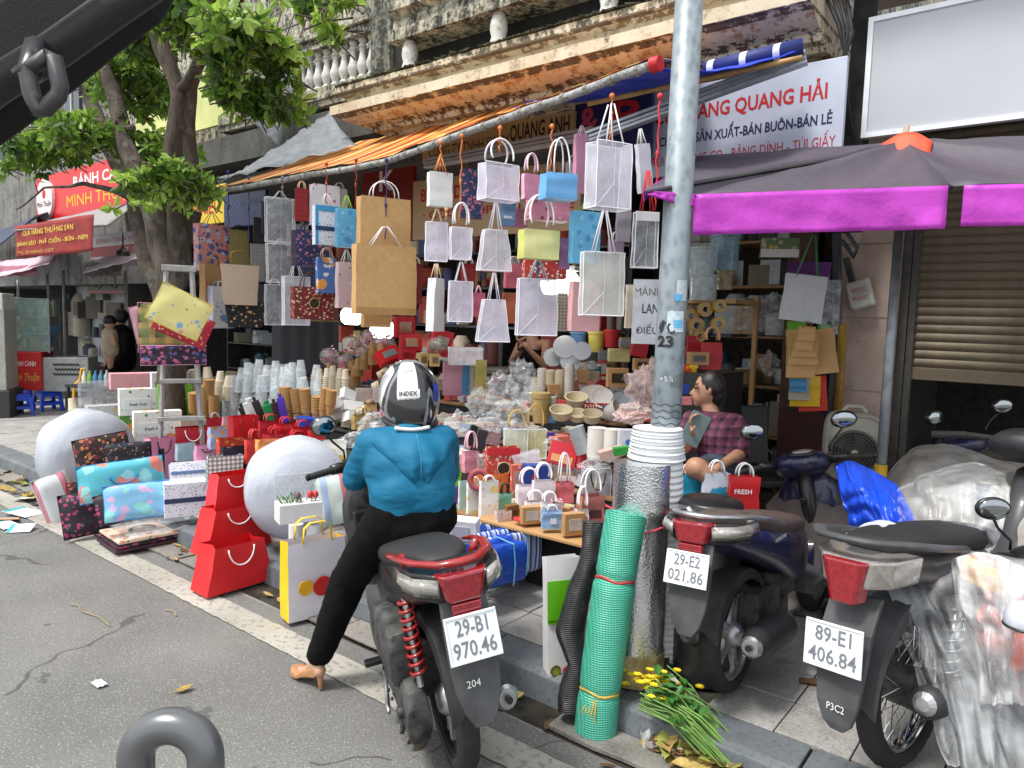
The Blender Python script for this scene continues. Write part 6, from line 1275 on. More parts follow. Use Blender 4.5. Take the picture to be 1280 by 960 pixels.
m = M(); m.grid(24, 12, lambda a_, b_: at(340+85*a_, 402, y=4.9).lerp(at(340+85*a_, 470, y=4.9), b_)+V((0, .02*math.sin(a_*30), 0))); props(obj('curtain', m, mat('2c2c32', .8), smooth=180, solid=.004), 'dark grey curtain at the back of the left half of the stall', 'curtain')
# ---- red bag tower, foam rolls, flat bags: left group on the ground
def g(label, u, v, w, h, mt, on=LEF, **k): return bag(label, u, v, w, h, on, mt, **k)
RD = mat('d01c20', .5, var=.04, name='red_card'); RD2 = mat('b81828', .5, var=.06, name='crimson_card'); CO = mat('d84840', .5, var=.06, name='coral_card')
def fan_bag(label, u, v, w, h, z, taper, mt=RD, mt2=None, face=30): return bag(label, u, v, w, h, z, mt, face=face, dr=.62, taper=taper, side=mt2, hd=('droop', 'f0ecec', .1), group='red gift bags piled by the kerb')
t1 = fan_bag('lowest of the three stacked glossy red bags, standing in the gutter', 291, 730, 104, 56, .02, 1.35)
t2 = bag('middle red bag of the stack by the kerb', 290, 684, 104, 54, (2.42,), RD, face=30, dr=.62, taper=1.45, hd=('droop', 'f0ecec', .08), group='red gift bags piled by the kerb')
t3 = bag('top red bag of the stack, tipped against the white roll', 291, 640, 70, 50, (2.5,), RD, face=25, dr=.6, taper=1.3, side=mat('e03038', .5), hd=('droop', 'f0ecec', .06), group='red gift bags piled by the kerb')
def roll_end(label, u, v, rpx, z_on, L, yaw, col, core=.0):
 p = at(u, v, y=z_on); R0 = rpx*px(p); t = thing('foam_roll', label, 'roll', (p.x, p.y, p.z), facing(p)+yaw)
 m = M(); prof = [(R0*math.sin(k*PI/2/14)+.001, .08-.15*R0/.3*math.cos(k*PI/2/14)+.004*math.sin(k*2.7)) for k in range(14)]+[(R0, .12)]+[(R0*(1+.01*math.sin(k*2.1)), .14+L*k/8) for k in range(1, 9)]+[(R0*.6, L+.08)]
 m.lathe(prof, 64, mat=rx(-PI/2)); m.v = [q+(q*.035+V((0, .02, 0)))*noise.noise(q*5+V((u, 0, 0)))+q*.012*noise.noise(q*16) for q in m.v]; a = N('bubble_foam'); a.set(col, rough=.4); vv = a.vor(90)[0]; a.bump(a.math('ADD', vv, a.noise(12, det=5)), .14, .008); obj('foam', m, a.mat, t, smooth=60)
 return t
roll_end('large white foam roll end standing at the kerb at far left', 118, 569, 54, 2.42, .12, .35, 'b4bac4')
roll_end('large white bubble wrap roll standing behind the red bag stack', 374, 616, 64, 2.62, .12, .1, 'b8bec8')
g('orange red flat box leaning on the left foam roll', 113, 602, 26, 27, mat('d87050', .6), on=(2.28,), dr=.15, hd=None, face=5, name='flat_box', cat='box', group='boxes on the stall')
flatbag('dark flat bag with maroon and gold print leaning on the left foam roll', 132, 580, 62, 36, (2.32,), P_multi, roll=-8, lean=10, hc='302018', thick=.04)
flatbag('navy patterned clutch bag behind the aqua quilted bag', 161, 580, 54, 26, (2.3,), spots('14141c', [(40, .26, 'b07868', 0), (30, .2, '284878', 3)]), lean=10, hc='203860', thick=.06)
flatbag('aqua and pink zip quilt bag with mint handle in the middle of the left pile', 156, 622, 98, 46, (2.24,), P_aqua, lean=12, roll=-3, hc='2878b8', handle=-.06, thick=.08)
flatbag('light blue zip bag under the aqua one', 174, 648, 76, 44, (2.2,), spots('80bce0', [(10, .34, '90d8d8', 0), (12, .3, 'd0b0d8', 3)]), lean=14, hc='3888c8', thick=.06)
flatbag('pale striped bag with pink lettering leaning outward at the left end of the pile', 84, 656, 40, 66, (2.14,), stripes(['d8e0e0', 'd08898', 'd8e0e0', 'e0e4e8'], 5, 0), lean=10, roll=-14, hc='c8d0d0', face=20, thick=.07)
flatbag('small dark zip bag with red edge at the left of the pile', 104, 640, 34, 38, (2.18,), P_multi, lean=8, hc='983020', thick=.04)
flatbag('black bag with magenta blossoms, front left of the pile', 124, 666, 76, 54, (2.12,), P_blackpink, lean=16, roll=-4, hc='181018', thick=.09)
flatbag('black blossom bag in clear wrapping, right of its twin', 158, 650, 60, 38, (2.14,), P_blackpink, lean=20, roll=-8, hc='302030', thick=.06)
def flat_pile(label, u, v, w, d, n, mts, yaw, z0, name='folded_bags', cat='bags'):
 p = at(u, v, z=z0); k = px(p); t = thing(name, label, cat, p, facing(p)+yaw)
 for i in range(n):
  m = M(); zz = i*.028; m.grid(10, 8, lambda a_, b_: ((a_-.5)*w*k+.01*i, b_*d, zz+.026+.006*noise.noise(V((a_*4, b_*4, i))))); m.grid(10, 8, lambda a_, b_: ((a_-.5)*w*k+.01*i, b_*d, zz+.002))
  m.tube([(-w*k/2+.01*i, 0, zz+.014), (w*k/2+.01*i, 0, zz+.014), (w*k/2+.01*i, d, zz+.014), (-w*k/2+.01*i, d, zz+.014)], .013, 6, closed=True, flat=.9)
  obj('folded_bag', m, mts[i % len(mts)], t, smooth=60)
 return t, k, n*.028
t, k, zt = flat_pile('pile of flat beige floral bags with dark handles lying on the gutter edge', 190, 684, 82, .36, 3, [mat('3c2430', .6), P_blackpink, P_beigef], .35, .02)
m = M(); m.tube([(.08*math.cos(PI*i/10), .16+.07*math.sin(PI*i/10), zt+.012) for i in range(11)], .012, 6, flat=.4); obj('handle', m, mat('403830', .6), t, smooth=180)
m = M(); m.grid(12, 8, lambda a_, b_: ((a_-.5)*.5+.1, b_*.42-.04, zt+.02+.02*noise.noise(V((a_*6, b_*6, 4))))); obj('clear_wrapper', m, M_clear, t, smooth=180, solid=.001)
# LOVE boxes, orange print boxes and the rest of the box tower
def bx(label, u, v, w, h, mt, on=LEF, face=12, dr=.5, name='gift_box', cat='box', group='boxes on the stall', prt=None, lean=0, side=None, lid=None, roll=0):
 p = seat_(u, v, on); k = px(p); f = math.radians(face); Wm = w*k/(math.cos(f)+dr*abs(math.sin(f))); D, hm = Wm*dr, h*k
 t = thing(name, label, cat, group=group, mat=tr(p) @ rz(facing(p)+f) @ rx(math.radians(-lean)) @ ry(math.radians(roll)))
 m = M(); m.box((0, D*0, hm/2), (Wm, D, hm)); o = obj('box_body', m, [mt, side or mt], t, bev=.003)
 if side:
  for q in o.data.polygons:
   if abs(q.normal.y) < .5: q.material_index = 1
 if lid: m = M(); m.box((0, 0, hm*.93), (Wm+.008, D+.008, hm*.14)); obj('lid', m, lid, t, bev=.002)
 if prt: prt(t, Wm, D, hm)
 return t
WB = mat('dcdcdc', .5, var=.04, name='white_card')
bx('clear plastic box bag at the left end of the box tower', 126, 526, 48, 50, M_vin, on=(3.0,), face=15, dr=.3)
bx('white LOVE box with yellow fruit seen through the clear bag', 130, 522, 42, 16, WB, on=(3.12,), prt=multi(words('LOVE', .3, .4, .4, '605850'), disc(.8, .6, .12, 'e0b848')))
bx('pink long box on top of the box tower', 166, 486, 53, 20, mat('dca0a4', .6, var=.05), on=(3.25,), face=8, dr=.4)
bx('white LOVE box with a red heart at the top of the tower', 212, 484, 44, 19, WB, on=(3.25,), face=8, dr=.4, prt=multi(words('LOVE', .3, .3, .45, '605850'), disc(.8, .62, .09, 'c82830')))
fr = multi(panel('e8ecec', .1, .72, .22, .62), words('fresh fruit', .42, .42, .4, '405838', None))
bx('white box with orange slices print, left and higher of two', 176, 518, 50, 33, P_orange, on=(3.15,), prt=fr, face=8, dr=.3)
bx('bright green fruit box beside the upper orange slice box', 219, 524, 40, 44, mat('68a828', .5, var=.05), on=(3.2,), prt=multi(words('TRÁI CÂY TƯƠI', .5, .6, .6), disc(.3, .22, .07, 'd86028'), disc(.45, .2, .09, 'e8a030'), disc(.62, .22, .1, 'c82828')), face=8, dr=.3)
bx('white box with orange slices print, lower right of two', 197, 549, 56, 36, P_orange, on=(2.98,), prt=fr, face=8, dr=.3)
bx('green and orange box end under the lower orange slice box', 160, 544, 20, 34, spots('68a040', [(9, .34, 'e89830', 0), (14, .2, 'e8e8e0', 3)]), on=(3.05,), face=8, dr=.3)
bx('cream folded carton above the crimson bag', 242, 536, 34, 12, mat('ccb4a0', .6), on=(3.2,), face=8)
g('pink jacket shaped bag with black straps', 201, 598, 37, 52, mat('d888a8', .6, var=.06), on=(2.72,), face=30, side=mat('dc98b4', .6), dr=.5, hd=('droop', '201820', .1), prt=panel('201820', .28, .5, .1, .75))
g('small pale blue bag between the pink bags', 232, 575, 24, 21, mat('a8c4d0', .6, var=.08), on=(2.85,), hd=None)
g('small pink bag with black tag right of the pale blue bag', 257, 577, 27, 21, spots('d890b0', [(20, .2, 'a04870', 0)]), on=(2.83,), hd=('droop', '201820', .03))
g('crimson bag with white cord handle and pink blossoms', 240, 558, 39, 25, RD2, on=(2.95,), hd=('droop', 'f0f0f0', .09), face=12)
g('dark red bag strip behind the crimson bag', 268, 540, 20, 18, RD2, on=(3.1,), hd=('rope', 'e0c0c0', .04))
g('pale pink small bag behind the tall red bag', 285, 542, 14, 22, mat('d8a0a8', .6), on=(3.12,), hd=None)
g('tall plain red bag with thin red handle', 305, 561, 37, 42, RD, on=(2.95,), side=mat('a81418', .5), hd=('droop', 'a01818', .12), face=28)
g('light blue and orange leaf print bag', 276, 560, 31, 27, spots('98a8c8', [(16, .34, 'd89048', 0), (14, .22, 'e0c070', 3)]), on=(2.88,), hd=None)
g('red and gold leaf print bag below the light blue one', 288, 572, 33, 25, spots('b83c28', [(20, .3, 'd88848', 0)]), on=(2.8,), hd=None)
g('navy bag with pink blossoms behind the gingham bag', 294, 596, 33, 38, spots('1c1c34', [(14, .2, 'c8a0b8', 0)]), on=(2.72,), hd=None, face=14)
g('black and white gingham bag', 281, 601, 44, 33, plaid('e8e8e8', ['202024'], 34), on=(2.62,), hd=None, face=10)
g('coral bag with cut-out handle in front of the red bag row', 318, 579, 24, 30, CO, on=(2.8,), hd=('flat', 'd84840', .07))
for i, (u, v, w_, h_, lb) in enumerate(((338, 546, 30, 20, 'first red bag with flat handles in the row behind the coral bag'), (358, 548, 30, 18, 'second red bag of the row, slightly lower'), (378, 552, 28, 18, 'third red bag of the row'), (396, 556, 22, 18, 'last red bag of the row, next to the mirror'), (345, 560, 34, 18, 'front red bag of the row, beside the coral bag'), (372, 564, 34, 17, 'front red bag of the row behind the orange bag'))):
 g(lb, u, v, w_, h_, RD if i % 2 else RD2, on=(3.0-.04*(i > 3)*2,), hd=('flat', 'c82028', .05), face=16)
g('orange and yellow shiny bag behind the bubble wrap roll', 358, 575, 74, 26, spots('e89858', [(8, .4, 'f0b888', 0)]), on=(2.86,), hd=None, face=10)
g('white and yellow printed bag right of the orange bag', 414, 574, 36, 24, spots('e8e8dc', [(14, .3, 'e0c858', 0), (16, .2, '70a0b0', 3)]), on=(2.95,), hd=None, face=10)
bx('white box with blue flower print, upper one of two', 236, 604, 44, 26, P_whitebluef, on=(2.66,), prt=panel('5870a0', 0, 1, .42, .56), face=8, roll=0, lean=18)
bx('larger white box with blue flower print and navy band, lower one', 234, 642, 56, 42, P_whitebluef, on=(2.5,), prt=panel('283860', 0, 1, .42, .56), face=6)
g('yellow sided white gift bag with yellow ribbon handles standing at the kerb', 391, 766, 78, 96, mat('e4e0e8', .4, var=.03), on=.13 if False else (2.3,), side=mat('f0c010', .4, var=.04), face=24, dr=.38, hd=('flat', 'f0cc20', .1), prt=multi(disc(.28, .42, .13, 'e8b020'), disc(.58, .40, .17, 'c82420'), disc(.88, .52, .12, '48a038')))
flatbag('pale green striped bag with red ribbon behind the white flower box', 424, 655, 44, 62, (2.75,), stripes(['d0dcd4', 'c87878', 'd0dcd4', 'a8bcd8', 'd0dcd4'], 5, 0), lean=6, roll=-8, hc='c8d0d0')
t = bx('open white flower box with clear lid and tulips on white rolls', 373, 650, 58, 24, WB, on=(2.45,), face=14, dr=.55, name='flower_box')
m = M(); m.box((0, .06, .17), (.24, .02, .18)); obj('clear_lid', m, M_vin, t);
m = M(); r5 = random.Random(4)
for k in range(26): a_ = r5.uniform(-.09, .09); m.tube([(a_, -.02+r5.uniform(-.03, .03), .09), (a_+r5.uniform(-.05, .05), r5.uniform(-.05, .05), .14+r5.random()*.03)], [.004, .002], 5)
obj('leaves', m, mat('487038', .6), t, kind='stuff')
for x_, c in ((.06, 'c03030'), (-.01, '705060'), (.09, 'c84840')): m = M(); m.ell((x_, -.03, .15), (.017, .017, .024), 10, 8); obj('tulip', m, mat(c, .5), t, smooth=180)
for u_, lb in ((370, 'left white paper roll under the flower box'), (392, 'right white paper roll under the flower box')):
 p = at(u_, 690, y=2.52); k = px(p); m = M(); m.lathe([(9*k, 0), (9*k, 36*k)], 20); props(obj('paper_roll', m, WB, smooth=50, loc=p), lb, 'roll')
# ---- cups: nested stacks leaning this way and that
def cup_prof(n, r0, step, h1, flare=.0):
 pr = [(r0*.70, 0), (r0*.98, h1*.92), (r0*1.12, h1*.94), (r0*1.12, h1)]
 for i in range(1, n): z = h1+step*i; pr += [(r0*.98, z-step*.9), (r0*.985, z-step*.38), (r0*1.12, z-step*.33), (r0*1.12, z)]
 return pr+[(r0*.9, pr[-1][1] if False else h1+step*(n-1)-.004)]
ORD = 'leftmost,second,third,fourth,fifth,sixth,seventh,eighth,ninth,tenth,eleventh,twelfth,thirteenth,fourteenth,fifteenth,sixteenth,seventeenth,eighteenth,nineteenth,twentieth,twenty-first,twenty-second,twenty-third,twenty-fourth'.split(',')
def ordn(i, us): return ORD[sum(1 for j, q in enumerate(us) if (q, j) < (us[i], i))].replace('leftmost', 'first')
def cups(label, group, spots_, mt, y=None, inv=True, step=.017, rim=None):
 tm_ = {}
 for i, (u, v, w_, h_, tl) in enumerate(spots_):
  p = seat_(u, v, y if y else LEF); k = px(p); R0 = w_*k/2; L = h_*k; h1 = min(L*.5, R0*2.3); n = max(1, int((L-h1)/step)); key = (round(R0, 3), n)
  pr = cup_prof(n, R0, step, h1)
  if inv: T_ = pr[-2][1]; pr = [(a_, T_-b_) for a_, b_ in pr][::-1]
  m = M(); m.lathe(pr, 16); o = obj('cup_stack', m, mt, smooth=30); o.matrix_world = tr(p) @ rz(facing(p)) @ ry(math.radians(tl)) @ rx(math.radians(rnd.uniform(-6, 10))) @ rz(i); props(o, label+', '+ordn(i, [q_[0] for q_ in spots_])+' from the left', 'cup stack', group)
M_kcup = mat('a8804e', .7, var=.06, vs=40, name='kraft_cup'); M_icup = mat('d8ccb4', .6, var=.05, name='ivory_cup'); M_ccup = film('e8f0f4', .42, .1, .5, 'clear_cup', 30, .4)
cups('stack of brown kraft cups beside the green fruit box', 'kraft cups by the green box', [(245, 528, 13, 42, -3), (257, 528, 14, 50, 2), (268, 530, 12, 40, 0), (252, 505, 11, 26, 3), (262, 500, 12, 30, -2)], M_kcup, (3.3,), inv=False)
cups('stack of ivory paper cups behind the brown kraft cups at left', 'ivory cups at left', [(232, 505, 11, 42, -14), (246, 500, 12, 42, -8), (262, 500, 12, 44, -4), (274, 500, 11, 40, 3), (284, 500, 12, 34, 5), (96, 528, 13, 34, -8)], M_icup, (3.45,), inv=True)
cups('leaning sleeve of clear plastic cups', 'clear cups heaped behind the bottles', [(284+9*i, 520+(i % 3)*3, 12, 50+(i*7) % 22, (-1)**i*6+rnd.uniform(-6, 6)) for i in range(14)]+[(300+11*i, 490, 12, 34+(i*5) % 12, 5-i) for i in range(8)], M_ccup, (3.5,), inv=True)
cups('stack of kraft cups standing in the blue basket', 'kraft cups in the blue basket', [(362, 526, 13, 46, -5), (375, 528, 13, 46, -8), (386, 528, 13, 48, -7), (396, 528, 12, 38, 0), (404, 524, 12, 42, 4), (356, 516, 12, 36, -2), (412, 518, 12, 36, 5)], M_kcup, (3.35,), inv=False)
cups('stack of ivory cups behind the blue basket', 'ivory cups behind the blue basket', [(408, 496, 10, 40, 2), (416, 498, 10, 44, 0), (424, 500, 11, 44, 2), (433, 498, 10, 40, -2), (400, 492, 10, 34, -2)], M_icup, (3.9,), inv=True)
cups('small stack of kraft cups on the upper step behind the helmet', 'kraft cups on the upper step', [(448, 470, 12, 26, 0), (456, 462, 12, 30, 0), (466, 456, 12, 32, 0), (476, 455, 12, 30, 2), (444, 482, 12, 28, 0), (412, 462, 9, 12, 0), (440, 463, 10, 14, 0)], M_kcup, (4.3,), inv=True)
cups('white paper cup stack beside the helmet', 'white cups beside the helmet', [(472, 470, 13, 18, 70), (482, 468, 12, 14, 60), (465, 484, 14, 14, 80), (486, 478, 12, 12, 80)], M_icup, (4.1,), inv=False)
p = at(388, 534, y=3.3); k = px(p); t = thing('blue_basket', 'blue plastic basket holding kraft cups', 'basket', p, facing(p)); m = M(); m.lathe([(14*k, 0), (17*k, 12*k), (18*k, 12.5*k), (16.5*k, 12.5*k)], 20); obj('basket_body', m, mat('1c48b0', .4), t, smooth=40)
# coloured bottles and tools behind the red bags
for i, (u, v, w_, h_, tl, c, lb) in enumerate(((313, 532, 10, 26, 22, '182010', 'black tube lying against the white carton'), (322, 530, 18, 30, 18, 'd8dadc', 'white carton tilted among the coloured tools'), (332, 532, 9, 34, 22, '201818', 'black case right of the white carton'), (341, 530, 12, 26, 16, '108040', 'green case with clasps leaning among the cups'), (350, 532, 8, 30, 14, '301820', 'maroon case next to the green one'), (357, 528, 9, 32, 12, '4828a0', 'purple umbrella sleeve beside the green case'))):
 p = at(u, v, y=3.2); k = px(p); m = M(); m.box((0, 0, h_*k/2), (w_*k, .05, h_*k)); m.tube([(0, 0, h_*k), (0, 0, h_*k+.03)], w_*k*.25, 8); o = obj('slim_case', m, mat(c, .4), bev=.006); o.matrix_world = tr(p) @ rz(facing(p)) @ ry(math.radians(-tl)); props(o, lb, 'case')
for i, (u, v, c, lb) in enumerate(((113, 482, '78a848', 'green bottle on the dark table at left'), (120, 482, '4878a8', 'tall blue bottle on the dark table'), (127, 482, '588098', 'teal bottle on the dark table'), (134, 482, 'a0a8b0', 'grey bottle on the dark table'), (106, 482, 'd8d4c8', 'white bottle on the dark table'))):
 p = at(u, v, y=4.0); m = M(); m.lathe([(.035, 0), (.037, .12), (.015, .17), (.015, .2)], 12); props(obj('bottle', m, mat(c, .3), smooth=50, loc=p), lb, 'bottle', 'bottles on the dark table')
p = at(124, 500, y=4.0); zt = at(124, 482, y=4.0).z; m = M(); m.box((0, 0, zt-.015-.13), (.8, .4, .03));
for a_ in (-.37, .37):
 for b_ in (-.17, .17): m.box((a_, b_, (zt-.16)/2), (.03, .03, zt-.16))
props(obj('side_table', m, M_blk, loc=(p.x, 4.0, .13), rot=(0, 0, .2)), 'dark table with bottles behind the clear box bag', 'table')
# stools
def stool(label, u, v, wpx, hpx, mt, group):
 p = at(u, v, z=.13); k = px(p); t = thing('plastic_stool', label, 'stool', p, facing(p)+rnd.uniform(-.4, .4), group); w_, h_ = wpx*k, hpx*k
 m = M(); m.box((0, 0, h_*.95), (w_*.78, w_*.78, h_*.1)); m.box((0, 0, h_*.86), (w_*.84, w_*.84, h_*.1)); obj('seat', m, mt, t, bev=.012)
 for a_ in (-1, 1):
  for b_ in (-1, 1): m = M(); m.loft([[V((a_*(x+dx), b_*(x+dy), z)) for dx, dy in ((-q, -q), (q, -q), (q, q), (-q, q))] for x, z, q in ((w_*.44, 0, w_*.07), (w_*.36, h_*.85, w_*.08))]); obj('leg', m, mt, t, bev=.005)
 for a_ in range(4): m = M(); m.X = rz(a_*PI/2); m.box((0, -w_*.42, h_*.36), (w_*.72, .012, h_*.14)); m.box((0, -w_*.4, h_*.76), (w_*.7, .012, h_*.12)); obj('apron', m, mt, t, bev=.003)
BL = mat('1848c8', .35, var=.06, name='blue_plastic')
for lb, u, v in (('blue plastic stool at the back, nearest the food cart', 62, 486), ('front blue plastic stool on the pavement at far left', 27, 518), ('blue plastic stool behind the front one at far left', 24, 506), ('right blue plastic stool of the pavement group', 60, 513)): stool(lb, u, v, 27, 26, BL, 'blue plastic stools by the food stall')
t = thing('yellow_stand', 'yellow plastic stand beside the bottles', 'stand', at(96, 505, y=4.0), facing(at(96, 505, y=4.0))); k = px(t.location); m = M(); m.tube([(-4*k, 0, 0), (-2*k, 0, 24*k), (4*k, 0, 30*k), (6*k, 0, 44*k), (10*k, 0, 44*k)], .02, 6); obj('frame', m, mat('e0a810', .5), t)
# ---- upper middle: flower posies, red window boxes, kraft boxes
def posy(label, u, v, w_, y, cols, n=60):
 p = at(u, v, y=y); k = px(p); R0 = w_*k/2; m = M(); r6 = random.Random(u); ms = [mat(c, .6) for c in cols]
 for i in range(n):
  q = V((r6.gauss(0, .5), r6.gauss(0, .5), r6.gauss(0, .5)))*R0*.8; d = V((r6.uniform(-1, 1), r6.uniform(-1, 1), r6.uniform(-1, 1))).normalized()*R0*.35; e = d.orthogonal().normalized()*R0*.16
  m.add([q, q+d*.5+e, q+d, q+d*.5-e], [(0, 1, 2, 3)], r6.randrange(len(ms)))
 t = thing('gift_bow', label, 'bow', p); obj('petals', m, ms, t, kind='stuff'); m = M(); m.ell((0, 0, 0), (R0*1.05, R0*1.05, R0), 14, 10); obj('wrapper', m, M_clear, t, smooth=180)
posy('pink ribbon bow on the left of the posies', 412, 446, 24, 4.5, ['c84868', 'e898a8', 'a83050']); posy('dark red bow in a grey clear box', 432, 452, 20, 4.4, ['8a2830', 'b85058']); posy('orange and red posy wrapped in clear film', 442, 432, 26, 4.5, ['d87838', 'c83030', '508040'])
posy('red posy below the lamp', 453, 440, 18, 4.3, ['c02028', '901820']); posy('big pink posy under the bright lamp', 462, 422, 22, 4.4, ['d84868', 'e89098']); posy('wide pink bow right of the bright lamp', 480, 430, 28, 4.4, ['d86070', 'e8a0a0', 'c03848']); posy('green leafy posy in the tilted red box', 545, 432, 22, 4.3, ['587028', '789040', '384818'])
def winbox(label, u, v, w_, h_, y, mt, face=20, lean=0, roll=0, dr=.4, win='c8c4bc', rope=None, wx=(.2, .8), wz=(.25, .75), group='window boxes'):
 t = bx(label, u, v, w_, h_, mt, on=(y,), face=face, dr=dr, lean=lean, roll=roll, name='window_box', group=group, prt=panel(film(win, .75, .1, .1, 'window_film') if isinstance(win, str) else win, wx[0], wx[1], wz[0], wz[1], 'window', .002))
 return t
winbox('open red gift box standing upright at the back', 505, 422, 28, 26, 4.4, RD2, lean=0, win='a88058'); winbox('red gift box leaning back, middle of three', 514, 440, 28, 22, 4.3, RD2, lean=15, win='b89870'); winbox('tilted red box with green leaves', 547, 444, 28, 32, 4.35, RD2, roll=14, win='a8988c'); winbox('slanting red box with glazed lid lying on the cups', 490, 452, 34, 18, 4.1, RD, lean=35, roll=-22, win='88a0a0')
winbox('small red box under the slanting one', 508, 452, 22, 14, 4.15, RD2, lean=10, roll=10, win='a83030'); winbox('small kraft window box left above the helmet', 529, 458, 12, 17, 4.0, mat('c8a868', .7), win='807058'); winbox('small kraft window box right above the helmet', 543, 458, 13, 16, 4.0, mat('c8a868', .7), win='807058'); winbox('low kraft tray with clear cups beside the helmet', 488, 472, 24, 7, 4.0, mat('a88450', .7), win='d0c8b8')
bx('clear box with dark tray left of the helmet', 457, 503, 26, 18, film('c8b8b4', .7, .15, .2, 'tray'), on=(3.7,), face=10); bx('second clear box with dark tray', 473, 503, 14, 18, film('c8b8b4', .7, .15, .2, 'tray'), on=(3.7,), face=10)
for i, (u, v, w_, h_, rl, lb) in enumerate(((425, 510, 24, 14, -18, 'white folded carton leaning, left of the heap'), (440, 514, 28, 12, 10, 'white flat carton in the middle of the heap'), (418, 526, 34, 16, -8, 'white carton lying at the front of the heap'), (445, 528, 34, 12, 12, 'white lid on the heap of cartons'), (434, 500, 20, 14, 25, 'upright white carton flap behind the heap'), (458, 520, 20, 12, -20, 'small white carton right in the heap'))): bx(lb, u, v, w_, h_, WB, on=(3.5,), face=15+i*7, roll=rl, lean=20, group='white cartons in a heap')
g('small kraft bag with logo among the white cartons', 463, 523, 16, 18, M_kraft, on=(3.4,), prt=disc(.5, .4, .2, '403020'), hd=('flat', 'a88458', .03)); g('pink bag with white cord handles left of the helmet', 482, 520, 14, 30, mat('d888a0', .6), on=(3.3,), hd=('rope', 'f0e0e8', .1)); g('pink bag with hearts right beside the helmet', 489, 522, 12, 18, spots('d88898', [(30, .3, 'b03050', 0)]), on=(3.25,), hd=('rope', 'f0e0e8', .08)); g('kraft gold bag below the logo bag', 451, 536, 24, 18, mat('a88c50', .6), on=(3.3,), hd=('flat', 'b09860', .05), face=30)
# ================================================================ CENTRE GOODS
def c_(label, u, v, w, h, mt, y, **k): return bag(label, u, v, w, h, (y,), mt, **k)
bx('open white card box with a folded window lid beside the rider', 581, 680, 40, 34, WB, on=(2.9,), face=-18, lean=-8, dr=.5, prt=panel('b8b4c8', .15, .75, .25, .8, 'window'))
# blue tarpaulin packs
MB_ = N('glossy_blue_tarp'); MB_.set((.008, .07, .48), rough=.25); MB_.bump(MB_.noise(22, det=6), .8, .02); MB_ = MB_.mat
MBs = stripes(['c0cce0', '3058b0', 'e0e4ec', '2048a8', '98a8c8'], 16, 0)
def pack(label, u, v, w, h, y, face, n, mts):
 p = at(u, v, y=y); k = px(p); t = thing('tarpaulin_pack', label, 'folded tarpaulin', p, facing(p)+math.radians(face), 'blue tarpaulin packs on the paving'); D = .055
 for i in range(n):
  W, hh = w*k, h*k*(1-.05*(i % 2))
  m = M(); rings = []
  for j in range(13):
   a_ = j/12; rings.append([V(((a_-.5)*W, D*i+D*.48*math.cos(b_)+.006*noise.noise(V((a_*6, b_, i*3))), hh*(.5+.5*math.copysign(abs(math.sin(b_))**.4, math.sin(b_)))+.010*noise.noise(V((a_*5, 1, i*7))))) for b_ in [2*PI*q/14 for q in range(14)]])
  m.loft(rings); obj('folded_sheet', m, mts[i % len(mts)], t, smooth=70)
 m = M(); m.tube([(w*k*.2, -D*.6, 0), (w*k*.22, -D*.65, h*k*.5), (w*k*.2, -D*.5, h*k), (w*k*.2, D*(n-.4), h*k*1.01)], .004, 6); obj('binding', m, mat('70b0d8', .5), t)
pack('front pack of blue tarpaulins bound with a pale strap', 626, 732, 70, 52, 2.78, 38, 3, [MB_, MB_]); pack('blue and white striped sheets standing in the middle of the packs', 640, 720, 84, 54, 3.0, 38, 3, [MBs, MB_]); pack('rear pack of blue tarpaulins with striped sheets behind', 655, 710, 92, 56, 3.2, 38, 4, [MB_, MB_, MBs])
pack('thin folded blue sheet at the near left end of the packs', 606, 728, 26, 36, 2.7, 38, 1, [MB_])
c_('small pink and white printed bag just behind the scooter seat', 602, 722, 22, 44, spots('b84848', [(30, .3, 'e0b8b8', 0)]), 2.68, hd=None, face=20)
# front shelf row
F_ = 3.17
c_('purple printed bag beside the rider', 567, 640, 16, 32, spots('8a2890', [(20, .3, 'e0d0d8', 0), (16, .2, '90a030', 3)]), F_, hd=None); c_('mint and white printed bag next to the purple one', 580, 644, 16, 44, spots('b8d8d0', [(20, .3, 'e8e8e0', 0)]), F_+.03, hd=None)
c_('white bag with yellow fruit print, left of two', 592, 652, 20, 50, spots('e4e4e0', [(14, .34, 'e8d088', 0), (22, .24, 'd8c0b0', 3)]), F_, hd=('rope', 'f0f0f0', .03)); c_('white bag with yellow fruit print, right of two', 610, 654, 24, 54, spots('e4e4e0', [(14, .34, 'e8d088', 2), (22, .24, 'd8c0b0', 5)]), F_, hd=('rope', 'f0f0f0', .03))
t = thing('tape_ring', 'dusty pink tape ring standing on the fruit print bags', 'tape roll', at(599, 600, y=3.16), facing(at(599, 600, y=3.16))); k = px(t.location); m = M(); m.tube(ring_path(11*k, 28), .008, 8, closed=True, flat=2.2); obj('ring', m, mat('a85058', .5), t, smooth=180)
c_('orange bag behind the tape ring', 612, 634, 44, 44, mat('e07838', .5, var=.1), 3.4, hd=('droop', '704020', .05), face=14); c_('mint green box bag with black cord', 630, 642, 18, 26, mat('80c0a8', .6), 3.3, hd=('rope', '203030', .06)); c_('green bag edge behind the purple bag', 570, 612, 12, 26, mat('78c020', .5), 3.4, hd=None)
c_('pink gift bag with tall white ring handles right of the rider', 588, 590, 22, 26, mat('dc94a8', .6, var=.05), 3.5, hd=('arc', 'e8c0cc', .13), face=30); c_('clear silvery pouch beside the pink bag', 602, 588, 12, 22, M_vin, 3.45, hd=None)
